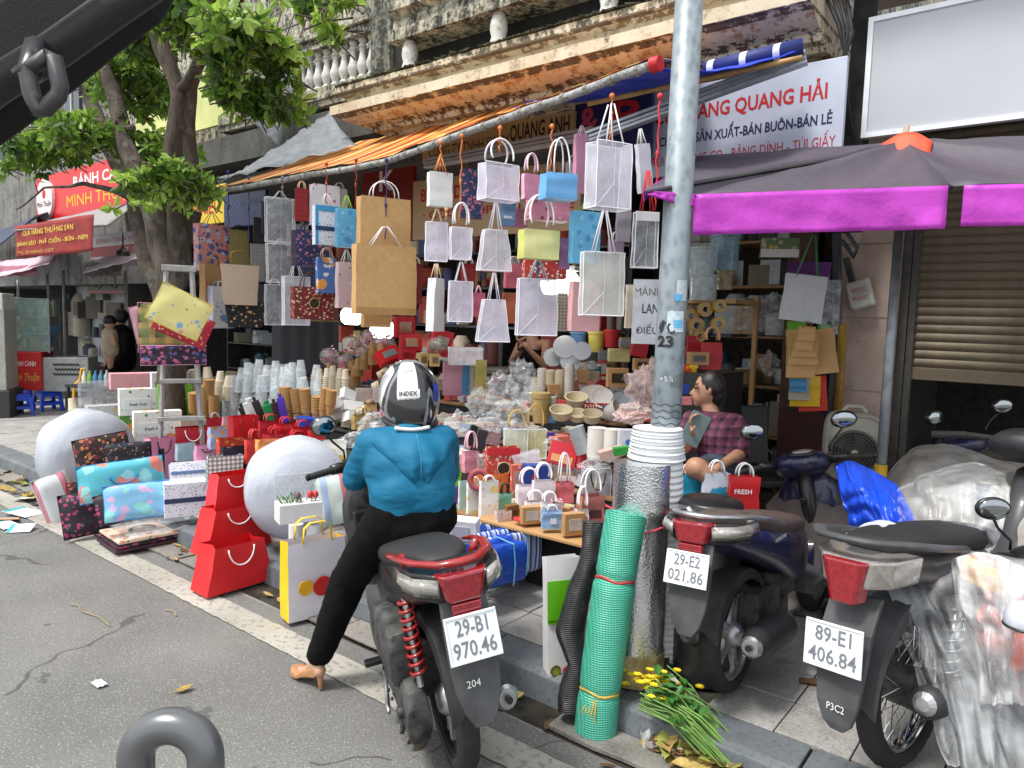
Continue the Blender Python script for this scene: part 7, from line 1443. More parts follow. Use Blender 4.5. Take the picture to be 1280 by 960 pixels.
bag('red floral gift bag with black emblem standing on the shelf', 627, 604, 44, 46, (3.5,), spots('c04038', [(34, .3, 'e8d0c0', 0), (24, .24, 'd88878', 3), (40, .2, '88984c', 6)]), prt=multi(panel('c02028', 0, 1, .8, 1), disc(.5, .45, .19, '3a2c28', 'd8c0a0')), hd=None, face=12, group='bags on the centre stand')
winbox('orange and white floral bag side with green dots right of the red floral bag', 645, 614, 16, 34, 3.45, spots('d86858', [(24, .34, 'e8c8b8', 0), (30, .2, '88a848', 3)]), win='d8b0a0')
bx('royal blue box with red bow', 670, 606, 36, 26, mat('203c90', .5), on=(3.5,), prt=disc(.35, .45, .08, 'c02838'));
for u, v, w_, h_, lb in ((660, 640, 34, 34, 'white window gift box with big ring handles, front left'), (678, 636, 30, 36, 'white window gift box with ring handles behind the first'), (668, 650, 28, 24, 'small white box with cord handles behind the kraft window box'), (686, 650, 24, 22, 'small pinkish white box next to the light blue box')):
 bag(lb, u, v, w_, h_, (3.3 if h_ > 30 else 3.2,), mat('e0d8dc', .5, var=.04), hd=('arc', 'f4f0f4', .10 if h_ > 30 else .06), dr=.5, face=16, group='white boxes with handles', name='handle_box', cat='gift box', prt=panel('c8b8bc', .15, .85, .2, .6, 'window'))
bag('small red and white blossom box among the white ones', 695, 640, 18, 16, (3.25,), spots('e8dce0', [(40, .36, 'b83048', 0)]), hd=None, dr=.5, name='gift_box', cat='gift box')
bag('coral pink box bag with tall white handles', 704, 628, 26, 26, (3.4,), mat('d87078', .6), hd=('rope', 'f4f0f0', .17), dr=.5, face=20); bag('wide dusty pink box bag with ring handles near the foil roll', 737, 652, 36, 34, (3.3,), mat('c88480', .6), side=mat('b06c50', .6), hd=('arc', 'f4f0f0', .14), dr=.6, face=26, prt=panel('503838', .2, .85, .2, .5, 'window'))
bag('white box with arched handle squeezed behind the kraft box', 727, 660, 18, 24, (3.2,), mat('d8d0d0', .6), hd=('arc', 'f4f0f0', .12), dr=.5, face=20, prt=panel('c08080', .2, .8, .2, .7, 'window'))
bag('grey translucent tall bag behind the coral box bag', 704, 616, 38, 42, (3.7,), film('b0a8b0', .7, .35, .2, 'smoky_frost', 9, .2), seam=mat('c8c4cc', .5), hd=None, face=15); bag('silver grey translucent bag with black knot cords', 744, 628, 38, 44, (3.55,), film('a8acb8', .75, .3, .3, 'silver_frost', 9, .2), seam=mat('c8c4cc', .5), hd=('droop', '181820', .1), face=15)
KB = mat('b89060', .7, var=.05, name='kraft_card')
winbox('open kraft box with dark inside on the front shelf', 640, 656, 22, 26, 3.2, mat('80582c', .7), win='705028', face=35); winbox('kraft window box, left one on the front shelf', 663, 654, 28, 22, 3.14, KB, win='d0c8c0', face=22); winbox('kraft window box, right one at the shelf corner', 716, 668, 30, 28, 3.14, KB, win='d8d0c8', face=26); winbox('flat kraft box behind the right window box', 700, 648, 26, 14, 3.3, KB, win='c0a078')
bag('light blue gift bag with white label between the kraft boxes', 689, 660, 27, 22, (3.13,), mat('8cb4dc', .6), dr=.4, face=14, prt=panel('dce4f0', .38, .7, .3, .6, 'label'), hd=('rope', 'd0e0f0', .03))
bag('small glittery grey box bag at the front shelf edge', 628, 664, 22, 26, (3.12,), P_dots, dr=.5, face=30, hd=None)
p = at(652, 652, y=3.12); m = M(); m.ell((0, 0, .01), (.06, .03, .015), 12, 6); props(obj('red_ribbon', m, mat('c82830', .5), loc=p), 'red crumpled ribbon in front of the kraft boxes', 'ribbon')
t = thing('cardboard_sheet', 'brown cardboard sheet lying along the front edge of the centre stand', 'cardboard', at(600, 655, y=3.1)); b_ = at(740, 676, y=3.1); L = b_.x-t.location.x; m = M(); m.box((L/2, .2, 0), (L, .5, .012)); obj('sheet', m, KB, t)
t.location.z = .478
# second tier: red envelopes, translucent pale bags
bx('red envelope box with gold print, tilted', 700, 582, 36, 30, RD2, on=(3.55,), face=5, roll=14, lean=25, dr=.12, prt=panel('c88858', .12, .88, .1, .42)); bx('plain red envelope leaning behind the gold print one', 722, 586, 30, 28, RD2, on=(3.62,), face=-10, roll=24, lean=20, dr=.12)
bag('pale green translucent bag with amber cord loops', 644, 576, 30, 40, (3.7,), film('d8e0cc', .6, .35, .2, 'green_frost', 9, .2), hd=('arc', 'c8b070', .12), face=10, seam=M_seam); bag('yellowish translucent bag with amber loops', 668, 572, 30, 36, (3.8,), film('dcdca8', .6, .35, .2, 'yellow_frost', 9, .2), hd=('arc', 'c8a868', .16), face=10, seam=M_seam)
bag('white translucent open bag lying behind the red floral bag', 662, 588, 34, 24, (3.6,), M_frost, hd=None, face=0, tilt=-14); bx('compartment box of dusty pink card, standing', 612, 556, 26, 26, mat('b8989a', .6), on=(3.9,), dr=.3, roll=8, lean=15, prt=multi(panel('907478', .08, .46, .1, .45), panel('907478', .54, .92, .1, .45), panel('907478', .08, .46, .55, .9), panel('907478', .54, .92, .55, .9)))
bx('black glossy box with ring handles at the rider shoulder', 590, 558, 22, 26, mat('202428', .3), on=(3.8,), roll=20, dr=.3); bx('dark lined case standing among the clear packets', 596, 566, 14, 30, mat('383c44', .3), on=(3.6,), roll=15, dr=.4)
bx('salmon packet on the middle tier', 700, 556, 26, 11, mat('d87060', .5), on=(3.8,), roll=-6); bx('light blue packet on the middle tier', 686, 528, 26, 9, mat('5898d0', .5), on=(4.2,)); bx('dark grey packet beside the blue one', 708, 530, 30, 9, mat('505860', .5), on=(4.2,)); bx('dark blue packet on the right of the middle tier', 766, 516, 28, 7, mat('204070', .5), on=(4.3,), roll=8); bx('orange tray at the right end of the middle tier', 795, 524, 40, 9, mat('d86020', .5), on=(4.2,), roll=8)
bx('violet wrapped packet by the salmon one', 688, 548, 10, 8, mat('503088', .5), on=(3.8,)); bx('white flat carton on the middle tier', 757, 522, 30, 6, WB, on=(4.25,)); bx('white carton with blue and red print beside the foil roll', 782, 562, 22, 26, mat('d0d4dc', .5), on=(3.55,), prt=disc(.6, .4, .2, '3878c0')); bx('green leafy printed packet beside the foil roll', 778, 568, 24, 10, mat('309038', .5), on=(3.4,), roll=-8); bx('pale pinkish wrapped packet near the foil roll', 765, 572, 34, 12, mat('c8a8a0', .5), on=(3.45,), roll=-16)
# ---- paper cups, bowls, plates in the upper middle
def lath(label, name, cat_, u, v, y, prof_px, mt, tilt=0, ti2=0, group=None, n=24):
 p = at(u, v, y=y); k = px(p); m = M(); m.lathe([(a_*k, b_*k) for a_, b_ in prof_px], n); o = obj(name, m, mt, smooth=40); o.matrix_world = tr(p) @ rz(facing(p)) @ ry(math.radians(tilt)) @ rx(math.radians(ti2)); return props(o, label, cat_, group)
M_pap = mat('d4d0c8', .6, var=.05, name='paper_white'); M_cream = mat('cbbf9f', .6, var=.06, name='cream_card')
def bowl(label, u, v, r, h, y, mt=None, ti=0, ti2=20): lath(label, 'paper_bowl', 'bowl', u, v, y, [(r*.75, 0), (r*.98, h*.9), (r*1.05, h*.92), (r*1.05, h), (r*.95, h), (r*.72, h*.15), (.1, h*.12)], mt or M_cream, ti, ti2, 'paper bowls on the centre stand')
for a_ in (('cream paper bowl at the left, tilted to the street', 701, 522, 14, 12, 4.0), ('cream bowl right of the clear topped cup', 720, 508, 14, 14, 4.3), ('shallow cream bowl behind the grey packet', 722, 524, 13, 9, 4.1), ('brownish bowl in the middle of the row', 740, 526, 13, 11, 4.05), ('white bowl stack lying on its side', 760, 518, 13, 16, 4.2, M_pap, 60)): bowl(*a_)
lath('gold and cream lidded tub at the left of the bowls', 'lidded_tub', 'tub', 676, 528, 4.0, [(10, 0), (11, 30), (12, 31), (12, 37), (10, 38)], mat('b0945c', .6)); lath('cream tube standing by the lidded tub', 'cup_stack', 'cup stack', 690, 520, 4.1, [(4, 0), (5, 22), (5, 24)], M_pap)
for u, v, h_, lb in ((677, 488, 28, 'short white cup tower behind the clear packets'), (699, 496, 34, 'cream cup tower left of the tall one'), (711, 498, 44, 'tallest white cup tower of the centre stand'), (688, 482, 20, 'low tower of wrapped cream cups'), (669, 496, 24, 'wrapped kraft cup tower at the left')):
 lath(lb, 'cup_tower', 'cup stack', u, v, 4.6, [(5, 0)]+[(6+.5*(i % 2), h_*(i+1)/12) for i in range(11)]+[(5, h_)], M_pap if 'white' in lb else M_cream, n=18)
bx('small kraft carton under the wrapped cups', 692, 492, 16, 12, KB, on=(4.5,)); bx('cream carton right of the gold tub', 672, 505, 22, 14, M_cream, on=(4.4,)); bx('tan carton in front of the tall cup tower', 728, 478, 14, 16, KB, on=(4.7,)); bx('wrapped tan carton at the back of the bowls', 742, 476, 14, 12, mat('b0a080', .5), on=(4.8,))
for u, v, r_, lb in ((706, 435, 15, 'highest silver wrapped plate pack'), (727, 440, 12, 'right hand silver wrapped plate pack'), (691, 448, 12, 'left silver wrapped plate pack'), (713, 453, 13, 'front silver wrapped plate pack')):
 lath(lb, 'plate_pack', 'plates', u, v, 5.0, [(.1, -2), (r_*.6, -1.5), (r_*.95, 0), (r_, 1), (r_, 5), (.1, 5)], N('silver_wrap').set((.62, .64, .65), rough=.22, metal=.55), 8, 68, 'wrapped plates')
for u, v, w_, h_, c, lb in ((723, 431, 21, 16, '6890c0', 'blue round tub on the upper shelf'), (745, 440, 21, 26, 'd8cc60', 'yellow round tub on the upper shelf'), (765, 434, 20, 22, 'b01c24', 'red round tub on the upper shelf')):
 lath(lb, 'round_tub', 'tub', u, v, 5.2, [(w_*.42, 0), (w_*.5, h_*.85), (w_*.54, h_*.87), (w_*.54, h_), (w_*.45, h_)], mat(c, .4))
winbox('kraft box with dark window on the right of the bowls', 771, 484, 28, 24, 4.5, KB, win='382c20', face=12); winbox('kraft box with dark window behind the lamp pole, left one', 801, 464, 22, 16, 4.6, KB, win='302418'); winbox('tilted kraft window box next to the lamp pole', 810, 472, 18, 16, 4.4, KB, win='c0a080', roll=-14); winbox('small kraft box below the red tub', 781, 436, 14, 14, 5.1, KB, win='504030')
bx('yellow and white wrapped box right of the plates', 773, 452, 28, 16, mat('d8d090', .4), on=(5.0,)); bx('grey wrapped box behind the yellow one', 757, 450, 20, 12, mat('808488', .3), on=(5.1,)); bx('dark red window box with green ribbon behind the notice', 797, 446, 22, 22, RD2, on=(4.8,), roll=10); bx('silver lidded tray on the upper shelf', 784, 434, 22, 10, mat('a8acb0', .3, .5), on=(5.0,))
# plates in a red basket
t = thing('red_basket', 'red slatted plastic basket holding white plates', 'basket', at(752, 514, y=4.35), facing(at(752, 514, y=4.35))); k = px(t.location)
m = M(); m.box((0, 0, 9*k), (62*k, .01, 2*k)); m.box((0, 0, 1*k), (58*k, .01, 2*k)); m.box((0, .25, 9*k), (62*k, .01, 2*k))
obj('rim', m, mat('b01820', .4), t); sl = None
for i in range(18):
 if sl is None: q = M(); q.box((0, 0, 5*k), (1.8*k, .008, 8*k)); sl = obj('basket_bar', q, mat('b01820', .4), t); o = sl
 else: o = sl.copy(); COL.objects.link(o)
 o.location.x = (-29+3.4*i)*k
for i, (u, v, r_, y) in enumerate(((735, 497, 14, 4.5), (741, 496, 15, 4.46), (747, 496, 15, 4.42), (753, 498, 14, 4.38), (770, 503, 13, 4.5), (776, 504, 13, 4.46), (782, 504, 13, 4.42))):
 lath(('white paper plate in the red basket, ' if i < 4 else 'pale grey paper plate in the red basket, ')+['first from the left', 'second from the left', 'third', 'foremost of the white ones', 'leftmost grey', 'middle grey', 'rightmost grey'][i], 'paper_plate', 'plate', u, v, y, [(.1, 0), (r_*.7, .5), (r_, 2.5), (r_, 3), (r_*.7, 1), (.1, .8)], M_pap if i < 4 else mat('b8c0c8', .5), 30, 62, 'plates in the red basket')
lath('big pair of white cup columns, left one, wrapped in film', 'cup_tower', 'cup stack', 745, 574, 3.6, [(11, 0)]+[(11.5+.4*(i % 2), 40*(i+1)/16) for i in range(16)], M_pap); lath('big pair of white cup columns, right one, wrapped in film', 'cup_tower', 'cup stack', 765, 576, 3.6, [(10, 0)]+[(11+.4*(i % 2), 40*(i+1)/16) for i in range(16)], M_pap); lath('silver grey cup column leaning beside the white pair', 'cup_tower', 'cup stack', 730, 566, 3.6, [(10, 0)]+[(10+.3*(i % 2), 34*(i+1)/12) for i in range(12)], mat('a8b0b4', .35, .3), -20)
# bags on a rail between helmet and phone woman
for u, v0, w_, h_, mt_, lb in ((567, 452, 26, 42, mat('b08090', .6, var=.05), 'mauve bag hanging right of the helmet'), (584, 450, 12, 44, mat('4078a8', .6), 'blue bag hanging between mauve and checked bags'), (592, 452, 9, 42, plaid('b0a890', ['282830'], 50, thin=True), 'narrow checked bag right of the blue one'), (602, 450, 14, 46, spots('98904c', [(20, .3, 'c8b878', 0), (24, .2, '804838', 3)]), 'olive floral bag at the right end of the small row')): hb(lb, u, v0, w_, h_, 4.3, mt_, hd=None, face=12, dr=.25)
hb('white clear bag with red print slumped over the small row', 582, 434, 44, 22, 4.25, film('e0dce0', .7, .4, .5), hd=None, face=12)
t = thing('counter_table', 'dark table beside the woman with the phone', 'table', at(632, 505, y=4.75), .0); m = M(); m.box((0, 0, at(632, 463, y=4.75).z-t.location.z), (.42, .5, .03)); obj('tabletop', m, mat('605c58', .6), t)
for a_ in (-.18, .18): m = M(); m.box((a_, -.22, (at(632, 463, y=4.75).z-t.location.z)/2), (.03, .03, at(632, 463, y=4.75).z-t.location.z)); obj('leg', m, M_blk, t)
# heaps of clear packets: crumpled film pouches
def crumple(label, u, v, w, h, y, mt, seed=0, name='plastic_packet', cat='plastic packets', sm=180, dep_=.6, kind=None):
 p = at(u, v, y=y); k = px(p); t = None; m = M(); n = 13; rc = random.Random(int(seed*10)); r0 = V((w*k/2, w*k/2*dep_, h*k/2)); rings = []
 for i in range(n+1):
  a_ = PI*i/n; ring = []
  for j in range(20):
   b_ = 2*PI*j/20; d = V((math.sin(a_)*math.cos(b_), math.sin(a_)*math.sin(b_), -math.cos(a_))); q = .95+.5*noise.noise(d*2.2+V((seed, 0, 0)))+rc.uniform(-.13, .13)
   ring.append(V((d.x*r0.x*q, d.y*r0.y*q, d.z*r0.z*q+r0.z)))
  rings.append(ring)
 m.loft(rings); o = obj(name, m, mt, loc=p, rot=(0, 0, facing(p))); return props(o, label, cat, None, kind)
M_pk = film('e8eef0', .22, .08, .4, 'packet_film', 20, .9); M_pk2 = film('ecd4d0', .42, .2, .6, 'pink_packet_film', 20, .6)
for i, (u, v, w_, h_, y, lb) in enumerate(((575, 545, 40, 30, 3.9, 'clear crumpled packets right of the rider shoulder'), (600, 520, 40, 34, 4.0, 'clear crumpled packets below the small row of bags'), (625, 510, 38, 44, 4.0, 'tall heap of clear packets left of the gold tub'), (650, 500, 36, 50, 4.2, 'topmost heap of clear packets before the phone woman'), (640, 535, 44, 36, 3.9, 'clear packets over the amber looped bags'), (665, 515, 26, 40, 4.1, 'cloudy packets beside the gold tub'), (612, 540, 30, 26, 3.8, 'low clear packets by the compartment box'), (470, 545, 50, 30, 3.3, 'clear wrapping heap left of the blue jacket'), (500, 530, 30, 24, 3.4, 'clear packets just below the helmet'), (445, 560, 40, 20, 3.1, 'cloudy film left of the rider elbow'))): crumple(lb, u, v, w_, h_, y, M_pk, i*3.3)
for i, (u, v, w_, h_, y, lb) in enumerate(((800, 510, 36, 50, 4.1, 'heap of pale pink bags beside the lamp pole'), (790, 530, 46, 26, 3.9, 'pink and white bags spilling in front of the heap'), (815, 490, 20, 40, 4.2, 'upright pale pink bag behind the lamp pole heap'))): crumple(lb, u, v, w_, h_, y, M_pk2, 20+i*3.3)
for i, (u, v, w_, h_, y, lb) in enumerate(((770, 500, 30, 14, 4.5, 'small clear packet beside the plates'), (735, 462, 26, 10, 4.9, 'clear film over the trays in the upper middle'), (715, 475, 30, 14, 4.7, 'cloudy packet between the cup towers'), (788, 480, 20, 14, 4.4, 'green and clear packet by the kraft window box'), (745, 590, 40, 20, 3.4, 'clear film below the cup columns'), (690, 566, 24, 20, 3.7, 'clear pouch behind the red envelope'))): crumple(lb, u, v, w_, h_, y, M_pk, 40+i*2.7)
# loose small things that fill the steps between the named goods
def filler(label, x0, x1, y0, y1, z, seed, n, cols, lo, hi):
 r = random.Random(seed); m = M(); ms = [mat(c, .55, var=.08) for c in cols]
 for i in range(n):
  x, y, s_ = r.uniform(x0, x1), r.uniform(y0, y1), r.uniform(lo, hi); R2 = rz(r.uniform(-.5, .9)) @ rx(r.uniform(-.35, .1))
  m.box((x, y, z+s_*.4), (s_*r.uniform(.8, 1.6), s_*r.uniform(.3, 1), s_*r.uniform(.5, 1.1)), r.randrange(len(ms)), rot=R2)
 o = obj('small_goods', m, ms, kind='stuff', bev=.002); return props(o, label, 'small packets')
cc = ['d8d4d0', 'c8b090', 'e0dcd8', 'c87870', 'a8a8b0', 'd8c8c8', 'b84040', '8898b0', 'd0c8a0']
filler('small wrapped packets jumbled on the first step of the centre stand', -3.4, -1.85, 3.25, 3.55, .48, 1, 120, cc, .03, .08)
filler('small wrapped packets jumbled on the second step of the centre stand', -3.8, -2.1, 3.58, 3.93, .63, 2, 150, cc, .03, .09)
filler('pale packets jumbled on the third step of the centre stand', -4.2, -2.3, 3.97, 4.38, .77, 3, 170, cc+['c8c0b0'], .04, .10)
filler('pale packets jumbled on the fourth step of the centre stand', -4.2, -2.5, 4.42, 4.95, .93, 4, 190, cc+['b89868', 'b02028'], .04, .11)
filler('packets and cartons on the top step of the centre stand', -4.2, -2.9, 5.0, 5.8, 1.06, 5, 160, cc+['b89868', 'b02028'], .05, .13)
filler('dark goods on the upper steps of the left stand', -8.4, -4.5, 4.0, 4.6, .63, 6, 160, ['30302c', '584838', '7a2828', '406038', 'a09888', '28405c'], .05, .13)
filler('dark goods on the top step of the left stand', -8.4, -4.6, 4.7, 5.4, .81, 7, 160, ['30302c', '584838', '7a2828', '607048', 'a09888', '28405c'], .05, .14)
# ================================================================ ROLLS BY THE POLE, RIGHT SIDE, LITTER, FOREGROUND
def roll_tube(name, label, a_, b_, r, mt, n=28, caps=True, cat='roll', seg=24, wob=.0, extra=None):
 a_, b_ = V(a_), V(b_); d = b_-a_; t = thing(name, label, cat, a_); m = M(); pts = [d*i/seg for i in range(seg+1)]
 m.tube(pts, [(r*(1+wob*noise.noise(V((i*.7, r*50, 1))))) for i in range(seg+1)], n); o = obj('sheet', m, mt, t, smooth=60)
 return t, d
a = N('bubble_foil'); a.set((.66, .67, .69), rough=.24, metal=.95); a.bump(a.math('ADD', a.vor(110)[0], a.math('MULTIPLY', a.noise(7, det=4), 1.6)), .2, .006); M_foil = a.mat
a = N('white_foam_layers'); a.set((.78, .80, .82), rough=.5); x = a.sep(a.coord()); a.bump(a.math('SINE', a.math('MULTIPLY', x[2], 230)), .7, .006); M_foam = a.mat
a = N('green_woven_net'); co = a.coord(); x = a.sep(co); wv = a.math('SINE', a.math('ADD', a.math('MULTIPLY', x[2], 760), a.math('MULTIPLY', a.noise(14, co), 7))); w2_ = a.math('SINE', a.math('MULTIPLY', a.math('ADD', x[0], x[1]), 420))
a.set(a.ramp(a.math('ADD', a.math('MULTIPLY', wv, .5), a.math('MULTIPLY', w2_, .2)), [(.0, (.03, .28, .19)), (.4, (.10, .56, .40)), (1, (.32, .80, .62))]), rough=.45); a.bump(wv, .4, .004); M_net = a.mat
a = N('black_woven_net'); x = a.sep(a.coord()); wv = a.math('SINE', a.math('MULTIPLY', x[2], 900)); a.set((.018, .018, .02), rough=.4); a.bump(a.math('ADD', wv, a.math('MULTIPLY', a.noise(14), 6)), .5, .008); M_bnet = a.mat
p0 = at(793, 846, z=.135); s_t = at(803, 578, y=p0.y+.04); ks = px(p0)
t, d = roll_tube('foil_roll', 'tall silver bubble foil roll leaning on the lamp pole', p0, s_t, .118, M_foil, wob=.03)
m = M(); m.tube([d*.72+V((.119*math.cos(.3*i), .119*math.sin(.3*i), .01*math.sin(i))) for i in range(21)], .004, 5, closed=True); obj('pink_tie', m, mat('d04858', .5), t)
m = M(); m.tube([d.normalized()*-.002, d.normalized()*.13], [.1205, .1205], 28); obj('yellow_stain_band', m, mat('b8a878', .4, .4, var=.4), t, smooth=60)
p1 = at(822, 830, z=.135); p1.y = p0.y+.2; top1 = at(822, 536, y=p0.y+.16); t, d = roll_tube('foam_roll', 'white ribbed foam sheet roll standing behind the silver roll', p1, top1, .105, M_foam, wob=.02)
m = M(); m.tube([d*.985+V((q*math.cos(w0), q*math.sin(w0), 0)) for q, w0 in ((.02+.085*i/90, i*.35) for i in range(91))]+[], .004, 4); o = obj('rolled_edge', m, M_foam, t);
for i in range(5): m = M(); m.tube([d*(1+.0)+V((0, 0, -.012-.028*i)), d+V((0, 0, .004-.028*i))], [.108+.004*i, .106+.004*i], 28); obj('foam_layer', m, M_foam, t, smooth=60)
m = M(); dark = at(815, 840, z=.135); m.lathe([(.13, 0), (.13, .75), (.12, .76)], 24); props(obj('waste_bin', m, M_blk, loc=(dark.x+.17, dark.y+.13, .135), smooth=50), 'dark bin hidden between the rolls and the lamp pole', 'bin')
g0, g1 = at(744, 914, z=.02), at(783, 642, y=2.53); gm = g0.lerp(g1, .72); gr = .083
t = thing('net_roll', 'tall roll of bright green woven netting leaning by the kerb', 'roll', g0); d = g1-g0; m = M(); prof = []
pts = []; rs = []
for i in range(61):
 q = i/60; pts.append(d*q+V((0, -.02*math.sin(PI*q), 0))); r_ = gr*(1+.05*noise.noise(V((q*7, 3, 0)))); r_ *= 1-.14*math.exp(-((q-.70)/.018)**2)-.10*math.exp(-((q-.19)/.018)**2); rs.append(r_)
m.tube(pts, rs, 30); obj('netting', m, M_net, t, smooth=70)
for q, c in ((.70, 'b83838'), (.19, 'c0a040')): m = M(); cc0 = d*q+V((0, -.02*math.sin(PI*q), 0)); e1 = d.orthogonal().normalized(); e2 = d.cross(e1).normalized(); m.tube([cc0+e1*(gr*.9*math.cos(2*PI*i/24))+e2*(gr*.9*math.sin(2*PI*i/24))+d*(.006*math.sin(i)) for i in range(24)], .006, 6, closed=True); obj('tie', m, mat(c, .5), t)
m = M()
for i in range(5): m.tube([d*.19+V((.0+.008*i, -gr-.005, 0)), d*.19+V((-.02+.014*i, -gr-.02, -.05)), d*.19+V((-.03+.016*i, -gr-.012, -.13))], .003, 5)
obj('yellow_ribbon', m, mat('c8b050', .5), t)
m = M(); m.tube([d*1.0+(d.orthogonal().normalized()*math.cos(w0)+d.cross(d.orthogonal()).normalized()*math.sin(w0))*q for q, w0 in ((.01+.07*i/60, i*.4) for i in range(61))], .005, 4); obj('roll_end', m, M_net, t)
bt0 = [at(u, v, y=y) for u, v, y in ((742, 652, 2.55), (738, 700, 2.52), (724, 740, 2.48), (712, 790, 2.42), (722, 830, 2.38), (716, 860, 2.36), (712, 896, 2.32))]
t = thing('net_roll', 'crumpled roll of black woven netting leaning left of the green roll', 'roll', bt0[-1]); pts = []; rs = []
for i in range(len(bt0)-1):
 for k in range(8): pts.append(bt0[i].lerp(bt0[i+1], k/8)-bt0[-1]); rs.append([.052, .05, .062, .068, .046, .066, .06][i]*(1-k/8)+[.052, .05, .062, .068, .046, .066, .06][i+1]*k/8+.008*noise.noise(V((i+k/8, 2, 2))*2.5))
m = M(); m.tube(pts, rs, 18, flat=.8); obj('netting', m, M_bnet, t, smooth=60)
m = M(); r8 = random.Random(3); gt = at(812, 722, y=2.78)
for i in range(26): a_ = r8.uniform(-.07, .07); m.tube([(0, 0, 0), (a_*.7, -.02, .02+r8.random()*.02), (a_, -.03, -.1-r8.random()*.12), (a_*.9, -.02, -.16-r8.random()*.2)], .0022, 4)
props(obj('green_twine', m, mat('58c828', .5), loc=gt), 'tuft of bright green plastic twine on the silver roll', 'twine')
m = M(); q0, q1, q2, q3 = at(757, 632, y=2.72), at(800, 642, y=2.7), at(846, 640, y=2.78), at(868, 655, y=2.6); m.tube([q0, q0.lerp(q1, .5)+V((0, -.02, -.01)), q1, q1.lerp(q2, .5)+V((0, -.02, .01)), q2, q3], .006, 6); m.tube([q2, q2+V((.01, -.02, -.09))], .008, 6); props(obj('pink_string', m, mat('d04050', .5), smooth=180), 'pink plastic string tied round the silver roll and the pole', 'string')
# green and white gift bag beside the black netting
bag('tall gift bag, green above and white with kiwi print below, by the black netting', 703, 846, 50, 150, (2.5,), mat('e0dfe0', .5, var=.04), face=24, dr=.4, taper=.96, hd=None, lean=6, group='bags set out on the ground', prt=multi(panel('5cae10', 0, 1, .48, .82), panel('5cae10', 0, 1, .47, .50), disc(.2, .09, .13, '88a030', '604820'), disc(.52, .08, .12, 'c84830'), disc(.8, .09, .14, '90a838', '604820'), words('Trung Anh', .45, .40, .5, '205030')))
# ---- flowers and litter at the pole's foot
fl = thing('flower_bunch', 'discarded bunch of yellow flowers with long green stems lying at the kerb', 'flowers', at(850, 900, z=.02)); O_f = fl.location.copy(); r9 = random.Random(9)
ms_ = M(); yl = M(); lv = M()
h0, h1_ = at(812, 868, z=.2)-O_f, at(930, 962, z=.04)-O_f
for i in range(90):
 w_ = r9.gauss(0, .05); e = (h1_-h0).normalized(); s_ = V((-e.y, e.x, 0)); a_ = h0+s_*w_*1.5+V((0, 0, r9.uniform(-.02, .05))); b_ = h1_+s_*w_*1.2+e*r9.uniform(-.2, .06)+V((0, 0, r9.uniform(-.02, .03)))
 ms_.tube([a_, a_.lerp(b_, .5)+V((0, 0, .03+r9.random()*.02)), b_], [.0028, .0035, .003], 5)
 if i % 2: p = a_.lerp(b_, r9.uniform(.1, .6))+V((0, 0, .05)); leaf_geo(lv, p, V((r9.uniform(-1, 1), r9.uniform(-1, 1), .2)), V((0, 0, 1)), .06, .03, 0)
for i in range(34):
 c = h0+V((r9.gauss(-.03, .05), r9.gauss(.02, .05), r9.uniform(0, .07)))
 for k in range(12): a_ = 2*PI*k/12; d = V((math.cos(a_), math.sin(a_), .5+.3*r9.random())); leaf_geo(yl, c, d, V((0, 0, 1)), .02, .012, 0)
 yl.ell(c+V((0, 0, .004)), (.006, .006, .005), 8, 5)
obj('stems', ms_, mat('6a9040', .6, var=.2), fl, kind='stuff'); obj('blossoms', yl, mat('e0c810', .5), fl, kind='stuff'); obj('leaves', lv, mat('386828', .5), fl, kind='stuff')
def cyl_item(name, label, cat, u, v, z, r, L, tilt, mt, yaw=0, n=20):
 p = at(u, v, z=z); m = M(); m.lathe([(r*.75, -L/2), (r, L/2), (r*.94, L/2), (r*.7, -L/2+.01)], n); o = obj(name, m, mt, smooth=50); o.matrix_world = tr(p) @ rz(facing(p)+yaw) @ ry(math.radians(tilt)) @ rx(.3); return props(o, label, cat)
cyl_item('paper_cup', 'white paper cup with red band lying by the yellow flowers', 'cup', 792, 890, .06, .045, .1, -70, spots('e0dcd4', [(20, .4, 'c03028', 0)]), .4)
p = at(838, 868, z=.12); m = M(); m.grid(10, 8, lambda a_, b_: ((a_-.5)*.24, (b_-.5)*.12, .02+.02*math.sin(PI*b_)+.02*noise.noise(V((a_*4, b_*4, 0))))); m.grid(10, 8, lambda a_, b_: ((a_-.5)*.24, (b_-.5)*.12, -.01)); props(obj('juice_pouch', m, spots('d8d8c0', [(16, .4, 'e8a020', 0), (14, .3, 'c84020', 3), (20, .2, '70a030', 6)]), smooth=180, loc=p, rot=(.5, -.1, -.75)), 'orange and white snack pouch thrown on the flower stems', 'pouch')
def film_sheet(label, u, v, z, w, h, mt, seed, rot=(0, 0, 0), name='plastic_scrap', cat='litter'):
 p = at(u, v, z=z); m = M(); m.grid(18, 14, lambda a_, b_: ((a_-.5)*w, (b_-.5)*h, .02+.05*abs(noise.noise(V((a_*3+seed, b_*3, 0))))+.02*noise.noise(V((a_*9, b_*9+seed, 1))))); return props(obj(name, m, mt, smooth=40, loc=p, rot=rot, solid=.001), label, cat)
film_sheet('clear cellophane scrap beside the flower stems', 830, 915, .03, .2, .3, M_pk, 2, (0, 0, .6)); film_sheet('crumpled whitish bag among the leaves below the flowers', 868, 946, .02, .22, .16, film('d8c8c0', .8, .4, .8), 5, (0, 0, .3)); film_sheet('crumpled orange scrap on the litter heap', 900, 930, .05, .12, .09, mat('b86840', .6), 7, (.3, 0, -.6)); film_sheet('pale cloth scrap on the litter heap by the kerb', 845, 930, .03, .16, .10, mat('c0b090', .7), 9, (0, 0, .9))
